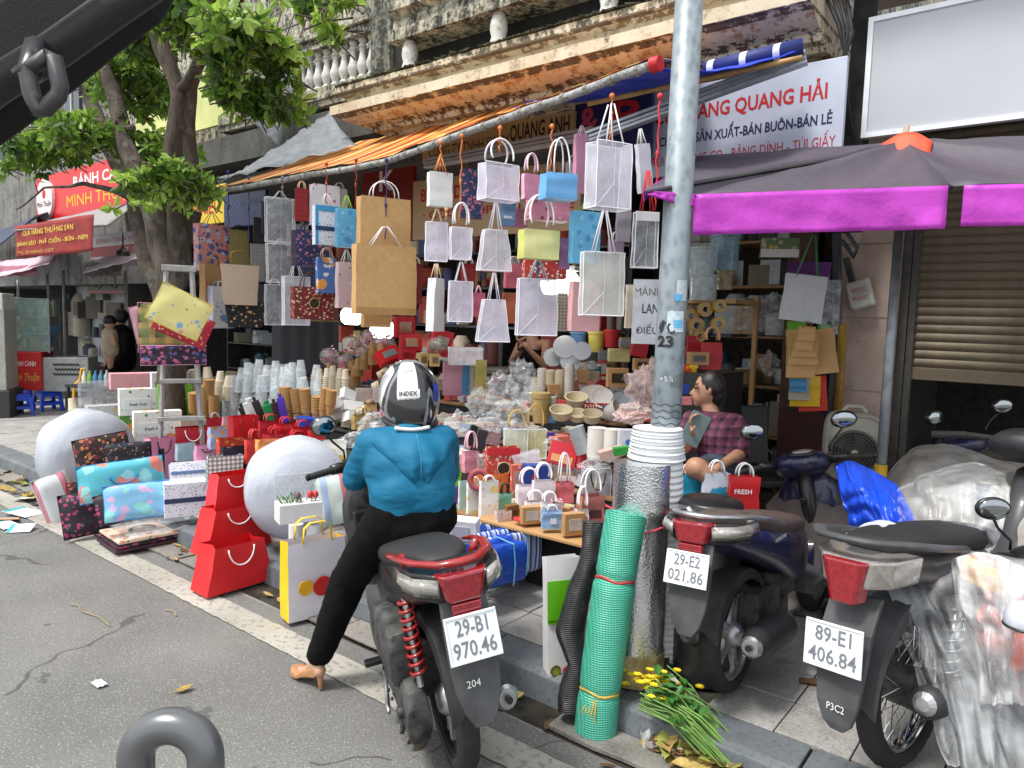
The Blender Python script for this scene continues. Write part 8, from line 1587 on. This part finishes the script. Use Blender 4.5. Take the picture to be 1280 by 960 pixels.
# fallen leaves: those that can be told apart are things, the rest scatter
lf = []
for c in ('98803c', 'a88c50', '786040', '8a9040', 'b09858', '5c4428'):
 q = M(); r_ = random.Random(c); L = .07
 q.grid(6, 4, lambda a_, b_: ((a_-.5)*L*2, (b_-.5)*L*1.1*math.sin(PI*min(.97, max(.03, a_))), .006+.016*abs(b_-.5)+.008*noise.noise(V((a_*4, b_*4, L))))); lf.append((q, mat(c, .8, var=.25, vs=40)))
meshes = []
for q, mt_ in lf: o = obj('fallen_leaf', q, mt_, smooth=180); meshes.append(o.data); bpy.data.objects.remove(o)
rL = random.Random(77)
def drop_leaf(x, y, z, label, grp, sc=1): o = bpy.data.objects.new('fallen_leaf', rL.choice(meshes)); COL.objects.link(o); o.location = (x, y, z); o.rotation_euler = (rL.uniform(-.35, .35), rL.uniform(-.35, .35), rL.uniform(0, 6.3)); s_ = sc*rL.uniform(.6, 1.2); o.scale = (s_, s_, s_); props(o, label, 'leaf', grp)
for i in range(70): p = at(rL.uniform(825, 935), rL.uniform(905, 972), z=.02); drop_leaf(p.x, min(p.y, 2.39), .02+rL.uniform(0, .05), 'yellow brown leaf in the litter heap under the discarded flowers', 'leaves in the litter heap', 1)
for i in range(80): x = rL.uniform(-9, -5.3); drop_leaf(x, rL.uniform(2.12, 2.4), .015, 'dry leaf lying in the gutter at far left', 'leaves in the far left gutter', .9)
for i in range(26): x = rL.uniform(-5.2, -1.2); drop_leaf(x, rL.uniform(2.22, 2.39), .018, 'dry leaf in the gutter between the bag pile and the scooter', 'leaves in the gutter by the stall', .6)
for (u, v, lb) in ((230, 862, 'curled brown leaf alone on the asphalt near the foreground tube'), (262, 703, 'small pale leaf on the painted line'), (520, 930, 'small brown leaf beside the scooter wheel'), (745, 925, 'reddish leaf at the foot of the green roll'), (760, 958, 'green leaf near the bottom of the photo')): p = at(u, v, z=.008); drop_leaf(p.x, p.y, .008, lb, None, .7)
for (u, v, w_, c, lb) in ((124, 855, .07, 'd8dade', 'torn white paper scrap on the asphalt'),): p = at(u, v, z=.006); m = M(); m.grid(5, 4, lambda a_, b_: ((a_-.5)*w_, (b_-.5)*w_*.6, .004+.01*noise.noise(V((a_*5, b_*5, 1))))); props(obj('paper_scrap', m, mat(c, .7), loc=p), lb, 'paper')
for (u, v, w_, h_, rz_, c, lb) in ((30, 640, .24, .18, .4, 'dfe2e4', 'white card with blue edge lying on the line at far left'), (10, 648, .2, .14, -.3, 'd8a078', 'orange toned card lying under the white ones at far left'), (26, 660, .16, .12, .9, 'd8dce0', 'small white card in front of the others at far left'), (36, 622, .14, .22, .5, 'dde0e2', 'white card standing on edge at far left'), (6, 655, .2, .12, .2, 'd4d8dc', 'white card cut by the left border of the photo')):
 p = at(u, v, z=.02); m = M(); m.box((0, 0, 0), (w_, h_, .003)); m.box((-w_*.4, 0, .0025), (w_*.16, h_*.98, .002), 1); props(obj('card_sheet', m, [mat(c, .6), mat('38a8b8', .6)], loc=p, rot=(rnd.uniform(-.2, .3), rnd.uniform(-.2, .2), rz_)), lb, 'card')
for (u, v, L, lb) in ((120, 772, .3, 'thin dry twig lying on the asphalt left of the middle'), (95, 758, .14, 'short curved twig on the asphalt'), (214, 765, .12, 'small twig near the painted line')): p = at(u, v, z=.008); m = M(); m.tube([(-L/2, 0, 0), (0, .012, .003), (L/2, -.01, 0)], .003, 5); props(obj('twig', m, mat('988868', .8), loc=p, rot=(0, 0, .1)), lb, 'twig')
# ---- right hand shop front goods
def rb_(*a_, **k): return bag(*a_, **k)
for (u, v, w_, h_, mt_, prt_, lb) in ((862, 642, 38, 50, mat('1890b0', .45, var=.08), words('HẢI CẦU', .5, .45, .7), 'teal printed shopping bag beside the white foam roll'), (893, 640, 34, 50, spots('c8d0dc', [(8, .36, '2898c0', 0), (10, .2, 'e0a878', 3)]), words('TÀI LIỆU', .5, .3, .7, '2868a8'), 'light blue and white printed shopping bag in the middle'), (928, 640, 38, 46, mat('c01c20', .45, var=.08), words('FRESH', .4, .6, .6), 'red printed shopping bag behind the navy scooter seat')): rb_(lb, u, v, w_, h_, (3.35,), mt_, face=20, dr=.35, hd=('rope', 'e0e0e0', .06), prt=prt_, group='printed shopping bags by the seated woman')
fn_p = at(1062, 602, y=4.3); fb = thing('box_fan', 'pale grey box fan with round grille by the marble column', 'fan', fn_p, facing(fn_p)+.15); k = px(fn_p); w_, h_ = 66*k, 88*k
m = M(); m.loft([[V((x, y, z)) for x, z in [(w_*.5*math.copysign(abs(math.cos(q))**.45, math.cos(q))*s_, h_/2+h_*.5*math.copysign(abs(math.sin(q))**.45, math.sin(q))*s_) for q in [2*PI*i/40 for i in range(40)]]] for y, s_ in ((-.06, .94), (-.075, .9), (-.06, .97), (.06, 1), (.08, .95))]); obj('casing', m, mat('a09c90', .45, var=.05), fb, smooth=50)
gc = V((0, -.078, h_*.45)); GR = w_*.40; m = M(); m.lathe([(GR, 0), (GR*1.02, -.006)], 40, mat=tr(gc) @ rx(PI/2)); obj('dark_well', m, M_blk, fb)
m = M()
for q in (1, .85, .7, .55, .4, .25): m.tube([gc+V((GR*q*math.cos(2*PI*i/36), -.014, GR*q*math.sin(2*PI*i/36))) for i in range(36)], .0022 if q < 1 else .008, 5, closed=True)
for i in range(40): a_ = 2*PI*i/40; m.tube([gc+V((GR*.14*math.cos(a_), -.016, GR*.14*math.sin(a_))), gc+V((GR*math.cos(a_+.35), -.014, GR*math.sin(a_+.35)))], .0014, 4)
obj('grille', m, mat('54544c', .4), fb)
for i in range(5): a_ = 2*PI*i/5; m = M(); m.grid(4, 4, lambda x, y: gc+V((GR*(.15+.75*y)*math.cos(a_+(x-.5)*.7), -.004-.006*x, GR*(.15+.75*y)*math.sin(a_+(x-.5)*.7)))); obj('blade', m, mat('3c3c3a', .3), fb, solid=.002)
m = M(); m.lathe([(GR*.16, 0), (GR*.14, .012), (.01, .014)], 20, mat=tr(gc+V((0, -.012, 0))) @ rx(PI/2)); obj('hub', m, mat('b0ac98', .4), fb); m = M(); m.lathe([(.022, 0), (.018, .02)], 16, mat=tr((-w_*.34, -.078, h_*.88)) @ rx(PI/2)); obj('knob', m, M_gry2, fb); m = M(); m.tube([(-w_*.2, 0, h_), (-w_*.12, 0, h_+.03), (w_*.12, 0, h_+.03), (w_*.2, 0, h_)], .012, 8); obj('carry_handle', m, mat('a09c90', .45), fb)
bp_ = fn_p.copy(); m = M(); hh = fn_p.z-.13; m.box((0, 0, hh/2), (.4, .3, hh)); props(obj('fan_stand', m, mat('8a1c1c', .5), loc=(bp_.x, bp_.y, .13), rot=(0, 0, facing(bp_)), bev=.01), 'dark red crate under the box fan', 'crate')
ac_p = at(1080, 384, y=5.3); sb = thing('switch_box', 'white switch box with red hand lettering tilted on the marble column', 'switch box', mat=tr(ac_p) @ rz(0) @ ry(-.3)); m = M(); m.box((0, 0, .09), (.15, .08, .19)); obj('case', m, mat('c0c0b8', .5), sb, bev=.015); text('NGỌC', .09, .03, tr((0, -.042, .12)) @ ry(.1), R_, sb); text('PHÚC', .09, .03, tr((0, -.042, .065)) @ ry(.1), R_, sb)
m = M(); m.box((-.03, 0, .27), (.035, .05, .17)); obj('bracket', m, M_blk, sb)
m = M(); m.tube([at(1046, 292, y=5.25), at(1047, 400, y=5.25), at(1042, 480, y=5.25), at(1036, 560, y=5.25)], .03, 10); m.tube([at(1052, 300, y=5.2), at(1068, 322, y=5.2), at(1072, 310, y=5.2), at(1058, 290, y=5.2)], .014, 8); props(obj('conduit', m, mat('50545c', .5), smooth=180), 'grey electrical conduit running down beside the marble column', 'pipe')
m = M(); m.tube([at(1053, 405, y=5.2), at(1050, 480, y=5.2), at(1044, 555, y=5.2)], .028, 10); props(obj('yellow_pipe', m, mat('a07820', .5, var=.2), smooth=180), 'yellow pipe standing beside the grey conduit', 'pipe')
m = M(); m.box((0, 0, 1.3), (.2, .05, 2.6)); props(obj('door_jamb', m, mat('4c3020', .7, var=.2), loc=(at(990, 500, y=5.4).x, 5.45, .13)), 'brown wooden door jamb behind the hanging paper bags', 'door jamb'); m = M(); m.box((0, 0, .45), (.52, .05, .9)); props(obj('brown_panel', m, mat('3c1810', .6, var=.15), loc=(at(1016, 560, y=5.3).x, 5.35, .13)), 'dark red brown panel below the hanging paper bags', 'panel')
RH = 'samples hung beside the door'
hb('purple card bag behind the printed white bag', 1012, 328, 50, 26, 5.0, mat('581868', .5), hd=None, face=5, dr=.2, group=RH); hb('white bag printed with small text hung by the door', 1009, 344, 50, 58, 4.8, spots('c8ccd0', [(90, .2, '808890', 0)]), face=8, dr=.2, hd=('point', '308848', .25), group=RH, tilt=6)
hb('clear plastic bag hanging right of the printed bag', 1040, 350, 22, 68, 4.95, M_pk, hd=None, face=10, dr=.3, group=RH); hb('green card bag peeping out below the clear bag', 1030, 405, 16, 36, 5.0, mat('3c9020', .5), hd=None, face=10, dr=.2, group=RH); hb('lime card behind the kraft bags', 996, 402, 22, 14, 4.98, mat('68b020', .5), hd=None, face=5, dr=.2, group=RH)
hb('largest kraft paper bag at the right of the sample fan', 1020, 412, 40, 56, 4.85, M_kraft, hd=None, face=0, dr=.1, group=RH, tilt=-10)
for i, (u, v0, w_, h_, lb) in enumerate(((1001, 412, 34, 60, 'tall kraft bag at the back left of the sample fan'), (1005, 412, 36, 44, 'middle kraft bag of the sample fan'), (1007, 413, 30, 33, 'third kraft bag of the sample fan'), (1006, 414, 22, 24, 'fourth kraft bag of the sample fan'), (1009, 408, 20, 18, 'smallest kraft bag with handle in front of the sample fan'))): hb(lb, u, v0, w_, h_, 4.8-.03*i, M_kraft, hd=('flat', 'a07840', .03) if i == 4 else None, face=4, dr=.06, group=RH, tilt=-3+i)
hb('red plastic bag at the bottom back of the samples', 1014, 470, 34, 44, 4.92, mat('c82c18', .4), hd=None, face=4, dr=.1, group=RH, tilt=-6); hb('yellow plastic bag in front of the red one', 1006, 470, 36, 38, 4.88, mat('d8b010', .4), hd=None, face=4, dr=.1, group=RH, tilt=-3); hb('small grey bag on the yellow one', 1000, 472, 24, 28, 4.84, mat('a8a090', .5), hd=None, face=4, dr=.1, group=RH); hb('small blue bag in front of the grey one', 998, 474, 20, 16, 4.8, mat('3078a8', .4), hd=None, face=4, dr=.1, group=RH)
hb('white bottomed carrier bag with leaf print under the umbrella', 975, 298, 46, 24, 4.9, spots('5c7048', [(20, .3, 'a89880', 0), (16, .2, 'd0a040', 3)]), hd=None, face=6, dr=.3, group=RH, prt=panel('c8c4bc', 0, 1, 0, .42))
for (u, v, w_, h_, y, c, lb) in ((904, 340, 38, 46, 5.2, '90b8c8', 'large pale blue clear tub under the umbrella'), (876, 344, 34, 34, 4.9, 'c8dce0', 'round clear tub above the tape rolls, upper one'), (878, 376, 36, 32, 4.9, 'c8d8dc', 'round clear tub above the tape rolls, lower one'), (905, 362, 22, 24, 5.1, 'b0a070', 'clear tub with yellow contents')): lath(lb, 'clear_tub', 'tub', u, v, y, [(w_*.46, 0), (w_*.48, h_*.9), (w_*.52, h_*.92), (w_*.52, h_), (w_*.4, h_)], film(c, .55, .12, .2, 'tub_plastic', 20, .3))
t_ = thing('tub_shelf', 'wooden shelf carrying the clear tubs', 'shelf', at(885, 378, y=5.2)); m = M(); m.box((0, 0, 0), (.62, .5, .03)); obj('board', m, KB, t_); m = M(); m.box((.3, .2, -.6), (.03, .04, 1.3)); m.box((-.3, .2, -.6), (.03, .04, 1.3)); obj('upright', m, KB, t_)
M_tape = mat('b08c3c', .25, var=.1, name='amber_tape'); M_core = mat('c8b89c', .7)
def tape(label, u, v, r_, y=4.75):
 p = at(u, v, y=y); k = px(p); t = thing('tape_roll', label, 'tape roll', p, facing(p)+.25, 'amber tape rolls'); m = M(); R0 = r_*k; m.lathe([(R0*.5, 0), (R0, 0), (R0, .05), (R0*.5, .05), (R0*.5, 0)], 26, mat=rx(PI/2), caps=False); obj('tape', m, M_tape, t, smooth=40); m = M(); m.lathe([(R0*.44, -.002), (R0*.52, -.002), (R0*.52, .054), (R0*.44, .054), (R0*.44, -.002)], 22, mat=rx(PI/2), caps=False); obj('core', m, M_core, t, smooth=40)
for a_ in (('upper left amber tape roll', 880, 387, 9), ('upper right amber tape roll with dark core', 898, 383, 8), ('lower left large amber tape roll', 869, 407, 10), ('lower right amber tape roll', 896, 405, 9), ('amber tape roll half behind the lamp pole', 862, 395, 9), ('lowest amber tape roll', 872, 420, 8)): tape(*a_)
t_ = thing('tape_shelf', 'small shelf under the amber tape rolls', 'shelf', at(882, 418, y=4.95)); m = M(); m.box((0, 0, 0), (.5, .3, .02)); obj('board', m, M_blk, t_)
c_('red gift bag with gold ring handles below the tapes', 888, 462, 26, 34, RD2, 4.6, hd=('arc', 'd8a878', .1)); c_('red box bag beside the lamp pole', 866, 446, 18, 26, RD2, 4.7, hd=('rope', 'c8a878', .05)); winbox('kraft window box in front of the red bags', 872, 456, 28, 16, 4.5, KB, win='201810'); c_('orange and yellow packet behind the seated woman', 862, 478, 16, 22, spots('d84018', [(8, .4, 'e0b010', 0)]), 4.4, hd=None); bx('blue packet beside the seated woman', 857, 492, 12, 12, mat('1c3890', .5), on=(4.3,)); bx('pink box beside the seated woman', 856, 506, 18, 10, mat('c07078', .5), on=(4.2,))
t_ = thing('side_stand', 'low stand carrying the red bags behind the seated woman', 'stand', (at(875, 470, y=4.6).x, 4.55, .13)); zz = at(875, 462, y=4.6).z-.13; m = M(); m.box((0, 0, zz/2), (.45, .5, zz-.01)); obj('body', m, M_blk, t_)
for i, (u, v, w_, h_, y, lb) in enumerate(((940, 415, 50, 26, 5.6, 'clear packets piled on the dim shelf'), (965, 412, 40, 44, 5.5, 'big clear bag hanging on the dim shelf'), (930, 390, 30, 16, 5.7, 'silvery packets higher on the dim shelf'), (962, 470, 24, 30, 5.6, 'blue tinged clear bag in the dark doorway'))): crumple(lb, u, v, w_, h_, y, M_pk, 60+i*3)
ch_p = at(945, 548, y=4.9); ch_ = thing('folding_chair', 'dark folding chair with mesh back in the doorway', 'chair', (ch_p.x, 4.9, .13), facing(ch_p)+.5); m = M(); m.box((0, .2, .72), (.4, .02, .42), rot=rx(-.15)); obj('backrest', m, mat('242624', .5), ch_, bev=.01); m = M(); m.box((0, 0, .45), (.42, .42, .04)); obj('seat', m, mat('242624', .6), ch_, bev=.01)
for s_ in (-1, 1):
 for q in ((-.2, .2), (.2, -.2)): m = M(); m.tube([(s_*.2, q[0], .0), (s_*.2, q[1], .5), (s_*.2, q[1]*1.2, .95 if q[1] > 0 else .46)], .012, 8); obj('leg', m, mat('585c58', .4, .5), ch_)
# cement sacks under the half raised shutter
sk_ = None
for i in range(4):
 for j in range(2):
  p = V((-.42+.62*j+.03*(i % 2), 6.15+.05*i, .14+.17*i)); m = M(); m.grid(12, 8, lambda a_, b_: ((a_-.5)*.6, (b_-.5)*.36, .09+.075*(1-(2*a_-1)**4)*(1-(2*b_-1)**4)+.008*noise.noise(V((a_*5, b_*5, i))))); m.grid(12, 8, lambda a_, b_: ((a_-.5)*.6, (b_-.5)*.36, .09-.08*(1-(2*a_-1)**4)*(1-(2*b_-1)**4)))
  o = obj('cement_sack', m, mat('6c6858', .9, var=.15), smooth=180, loc=p, rot=(0, 0, rnd.uniform(-.1, .1))); props(o, ['bottom', 'second', 'third', 'top'][i]+' grey sack of the '+['left', 'right'][j]+' pile inside the shuttered shop', 'sack', 'sacks behind the shutter')
# ---- more motorbikes at the right edge and the covers over them
b4 = copy_tree(bike2); q_ = at(1195, 566, y=5.1); b4.matrix_world = tr((q_.x+.42, 4.12, .135)) @ rz(math.radians(111)) @ Matrix.Scale(.9, 4); b4['label'] = 'motorbike parked deeper in, before the dark shutter opening, with two mirrors showing'
b5 = copy_tree(bike1); q_ = at(1243, 650, z=.97); yw = math.radians(116); b5.matrix_world = tr(q_+V((math.sin(yw)*.21-math.cos(yw)*.90, -math.cos(yw)*.21-math.sin(yw)*.90, -.92))) @ rz(yw) @ Matrix.Scale(.84, 4); b5['label'] = 'black motorbike at the right border of the photo, only its mirror and bars in view'
for o in list(b5.children)+list(b4.children):
 if o.name.startswith(('number_plate', 'badge')):
  for c in list(o.children): bpy.data.objects.remove(c)
  bpy.data.objects.remove(o)
def drape(label, pts, mt, nu=50, nv=40, fold=.05, fr=14, bulge=.1, name='plastic_cover', cat='plastic cover', along=.5, seed=0, out=V((-.2, -1, .2))):
 """pts: rows of surveyed points (top row to bottom row), joined smoothly; folds run down the sheet"""
 rows = [[V(p) for p in r] for r in pts]
 def cr(a_, t):
  n = len(a_)-1; x = min(t*n, n-1e-6); i = int(x); f = x-i; p0, p1, p2, p3 = a_[max(0, i-1)], a_[i], a_[i+1], a_[min(n, i+2)]
  return .5*((2*p1)+(p2-p0)*f+(2*p0-5*p1+4*p2-p3)*f*f+(3*p1-p0-3*p2+p3)*f*f*f)
 def fn(u, v):
  p = cr([cr(r, u) for r in rows], v); q = noise.noise(V((u*fr+seed, v*along*4, seed)))+.5*noise.noise(V((u*fr*2.3, v*along*9+seed, 2))); q2 = abs(noise.noise(V((u*5+seed, v*5, 7))))
  return p+out*(q*fold+q2*bulge*.5)+V((q*fold*.4, 0, 0))
 m = M(); m.grid(nu, nv, fn); return props(obj(name, m, mt, smooth=180), label, cat)
def cover(col, lo, hi, sc=3, rough=.1):
 a = N('cover_film'); r = a.n('MapRange'); r.inputs[1].default_value = .38; r.inputs[2].default_value = .66; r.inputs[3].default_value = lo; r.inputs[4].default_value = hi; a.l(a.noise(sc, det=3), r.inputs[0])
 a.set(col, rough=rough, alpha=r.outputs[0]); a.bump(a.noise(sc*5, det=2, rough=.4), .35, .03); return a.mat
M_cov2 = cover('eef2f6', .12, .55, 4)
A_ = lambda u, v, y: at(u, v, y=y)
drape('long clear plastic sheet trailing from the spoked bike seat down to the paving', [[A_(1078, 688, 2.75), A_(1130, 672, 2.85), A_(1190, 684, 2.9), A_(1290, 700, 2.8)], [A_(1110, 740, 2.62), A_(1150, 742, 2.62), A_(1210, 750, 2.62), A_(1300, 760, 2.5)], [A_(1150, 850, 2.52), A_(1190, 850, 2.5), A_(1240, 850, 2.48), A_(1310, 850, 2.42)], [A_(1186, 950, 2.52), A_(1215, 965, 2.45), A_(1260, 975, 2.4), A_(1330, 975, 2.36)]], M_cov2, 90, 60, .05, 7, .14, seed=3)
drape('bunched white plastic lying on the seat of the spoked bike', [[A_(1060, 664, 2.72), A_(1100, 650, 2.75), A_(1135, 660, 2.75)], [A_(1050, 680, 2.6), A_(1092, 668, 2.55), A_(1134, 676, 2.58)], [A_(1062, 700, 2.52), A_(1098, 704, 2.48), A_(1130, 696, 2.52)]], film('e8ecf0', .8, .3, 1, 'bunched_film', 18, .3), 30, 20, .02, 8, .06, seed=5)
drape('clear plastic sheet puffed over the bars of the spoked bike', [[A_(1120, 618, 3.5), A_(1160, 592, 3.6), A_(1215, 578, 3.6), A_(1258, 592, 3.5)], [A_(1125, 640, 3.2), A_(1165, 620, 3.15), A_(1215, 615, 3.15), A_(1262, 630, 3.2)], [A_(1130, 672, 3.1), A_(1170, 668, 3.05), A_(1215, 670, 3.0), A_(1245, 680, 3.05)], [A_(1150, 690, 3.15), A_(1180, 712, 3.0), A_(1210, 716, 2.95), A_(1232, 700, 3.1)]], M_cov2, 70, 50, .05, 7, .18, seed=9)
drape('dull clear plastic cover over the motorbike behind, up to the right border', [[A_(1105, 598, 4.2), A_(1140, 562, 4.3), A_(1190, 556, 4.3), A_(1250, 575, 4.2), A_(1300, 578, 4.1)], [A_(1110, 630, 3.9), A_(1150, 600, 3.9), A_(1200, 600, 3.9), A_(1250, 612, 3.8), A_(1310, 620, 3.7)], [A_(1120, 690, 3.8), A_(1160, 690, 3.7), A_(1200, 700, 3.6), A_(1250, 720, 3.5), A_(1310, 740, 3.4)]], cover('c8c4bc', .5, .8, 3, .25), 60, 40, .04, 10, .12, seed=12)
drape('crumpled clear bag with pink and white print over the helmet at right', [[A_(1190, 700, 2.62), A_(1225, 690, 2.6), A_(1262, 700, 2.6), A_(1300, 720, 2.6)], [A_(1196, 750, 2.52), A_(1230, 745, 2.45), A_(1265, 750, 2.45), A_(1300, 770, 2.5)], [A_(1215, 800, 2.5), A_(1240, 800, 2.4), A_(1270, 800, 2.4), A_(1300, 810, 2.45)], [A_(1225, 880, 2.5), A_(1250, 880, 2.4), A_(1280, 880, 2.4), A_(1310, 880, 2.4)]], (lambda a: (a.set(a.ramp(a.noise(9), [(.5, (.75, .76, .78)), (.72, (.7, .3, .25))]), rough=.15, alpha=a.ramp(a.noise(8, det=3), [(.3, (.25, .25, .25)), (.7, (.85, .85, .85))])), a.bump(a.noise(16, det=2), .5, .02), a.mat)[2])(N('printed_film')), 40, 50, .035, 10, .1, seed=15)
drape('bright blue rain cape over the front of the bike beside the fan', [[A_(1044, 584, 3.55), A_(1062, 576, 3.6), A_(1092, 588, 3.6), A_(1122, 606, 3.6)], [A_(1052, 620, 3.4), A_(1074, 612, 3.3), A_(1104, 618, 3.3), A_(1136, 632, 3.35)], [A_(1062, 650, 3.35), A_(1086, 648, 3.25), A_(1116, 652, 3.2), A_(1148, 660, 3.25)], [A_(1070, 690, 3.4), A_(1098, 690, 3.3), A_(1126, 690, 3.25), A_(1152, 690, 3.3)]], (lambda a: (a.set((.012, .07, .62), rough=.35), a.bump(a.noise(9, det=5), .5, .02), a.mat)[2])(N('blue_cape')), 46, 40, .05, 9, .08, 'rain_cape', 'rain cape', seed=21)
def helmet(label, u, v, rpx, y, mt, yaw=0, roll=0):
 p = at(u, v, y=y); R0 = rpx*px(p); t = thing('helmet', label, 'helmet', mat=tr(p) @ rz(facing(p)+yaw) @ ry(roll)); m = M(); m.lathe([(.002, R0)]+[(R0*math.sin(PI*.62*i/12), R0*math.cos(PI*.62*i/12)) for i in range(1, 13)]+[(R0*.84, -R0*.35)], 30); obj('shell', m, mt, t, smooth=180); m = M(); m.tube([(R0*.96*math.cos(2*PI*i/30), R0*.96*math.sin(2*PI*i/30), -R0*.34) for i in range(30)], R0*.07, 8, closed=True); obj('trim', m, M_blk, t, smooth=180)
helmet('yellow, orange and blue helmet under the printed plastic bag', 1228, 722, 28, 2.66, stripes(['e09018', 'f0c020', 'c84818', '2858a8', 'f0c020'], 8, 2), .3, .3); helmet('plain white helmet cut by the right border of the photo', 1282, 775, 24, 2.3, mat('c8ccd8', .2, coat=.6))
m = M(); m.box((0, 0, 0), (.25, .12, .03));
for (u, v, L, lb) in ((1028, 856, .18, 'broken brown stick on the paving behind the mudguard'), (955, 815, .05, 'small tan stone chip by the navy scooter wheel')): p = at(u, v, z=.145); m = M(); m.tube([(-L/2, 0, 0), (0, .01, .005), (L/2, 0, 0)], [.012, .018, .01], 7); props(obj('debris', m, mat('5c4430', .9, var=.3), loc=p, rot=(0, 0, .3)), lb, 'litter')
# ---- the vehicle the picture was taken from: roof edge with buckle, and a grey tube loop
vr = thing('vehicle_roof', 'dark underside of a vehicle roof edge with a square buckle, top left corner', 'vehicle roof', at(60, 60, d=.75))
O_v = vr.location.copy();
def vp(u, v, d): return at(u, v, d=d)-O_v
def prism(name, uv, d, th, mt, bev=.01): m = M(); f_ = [vp(u, v, d) for u, v in uv]; bk_ = to_world(V((0, 0, 1)))*th; m.poly(f_, bk_); return obj(name, m, mt, vr, bev=bev)
M_rf = mat((.006, .006, .007), .95, var=.2, bump=.3, bs=300, name='roof_fabric')
prism('roof_panel', [(-200, -120), (240, -120), (175, -2), (120, 38), (60, 88), (0, 134), (-200, 280)], .80, .06, M_rf, .012)
m = M(); m.tube([vp(-120, 190, .74), vp(0, 104, .74), (vp(70, 62, .74)), vp(140, 12, .74), vp(230, -50, .74)], .018, 12); obj('edge_roll', m, mat((.012, .012, .013), .5, bump=.2, bs=300), vr, smooth=180)
m = M(); m.tube([vp(-120, 40, .70), vp(0, -20, .70), vp(90, -65, .70)], .014, 12); obj('grey_trim', m, mat('808284', .4), vr, smooth=180)
bk = M(); pts = [vp(u, v, .69) for u, v in ((34, 88), (66, 66), (77, 116), (52, 141), (40, 120))]; bk.tube([p for i in range(5) for p in (pts[i].lerp(pts[(i+1) % 5], .15), pts[i].lerp(pts[(i+1) % 5], .85))], .0085, 10, closed=True, flat=.8); obj('buckle', bk, mat((.035, .035, .038), .5), vr, smooth=180)
bk = M(); bk.tube([vp(46, 58, .72), vp(38, 90, .70), vp(28, 100, .70)], .012, 8); obj('strap', bk, M_blk, vr, smooth=180)
hl = thing('handle_loop', 'grey metal tube loop of the vehicle at the bottom left edge', 'handle', at(213, 960, d=.62)); O_h = hl.location.copy()
m = M(); pts = []
for i in range(41):
 a_ = PI*i/40; pts.append(at(213+44*math.cos(a_)*(1.0 if i < 20 else .98), 948-41*math.sin(a_), d=.62)-O_h)
m.tube([pts[0]+V((.004, 0, -.12))]+pts+[pts[-1]+V((-.004, 0, -.12))], .0152, 24); a = N('painted_grey_tube'); a.set((.14, .145, .15), rough=.32, metal=.5); a.bump(a.noise(90), .08, .002); obj('tube', m, a.mat, hl, smooth=180)
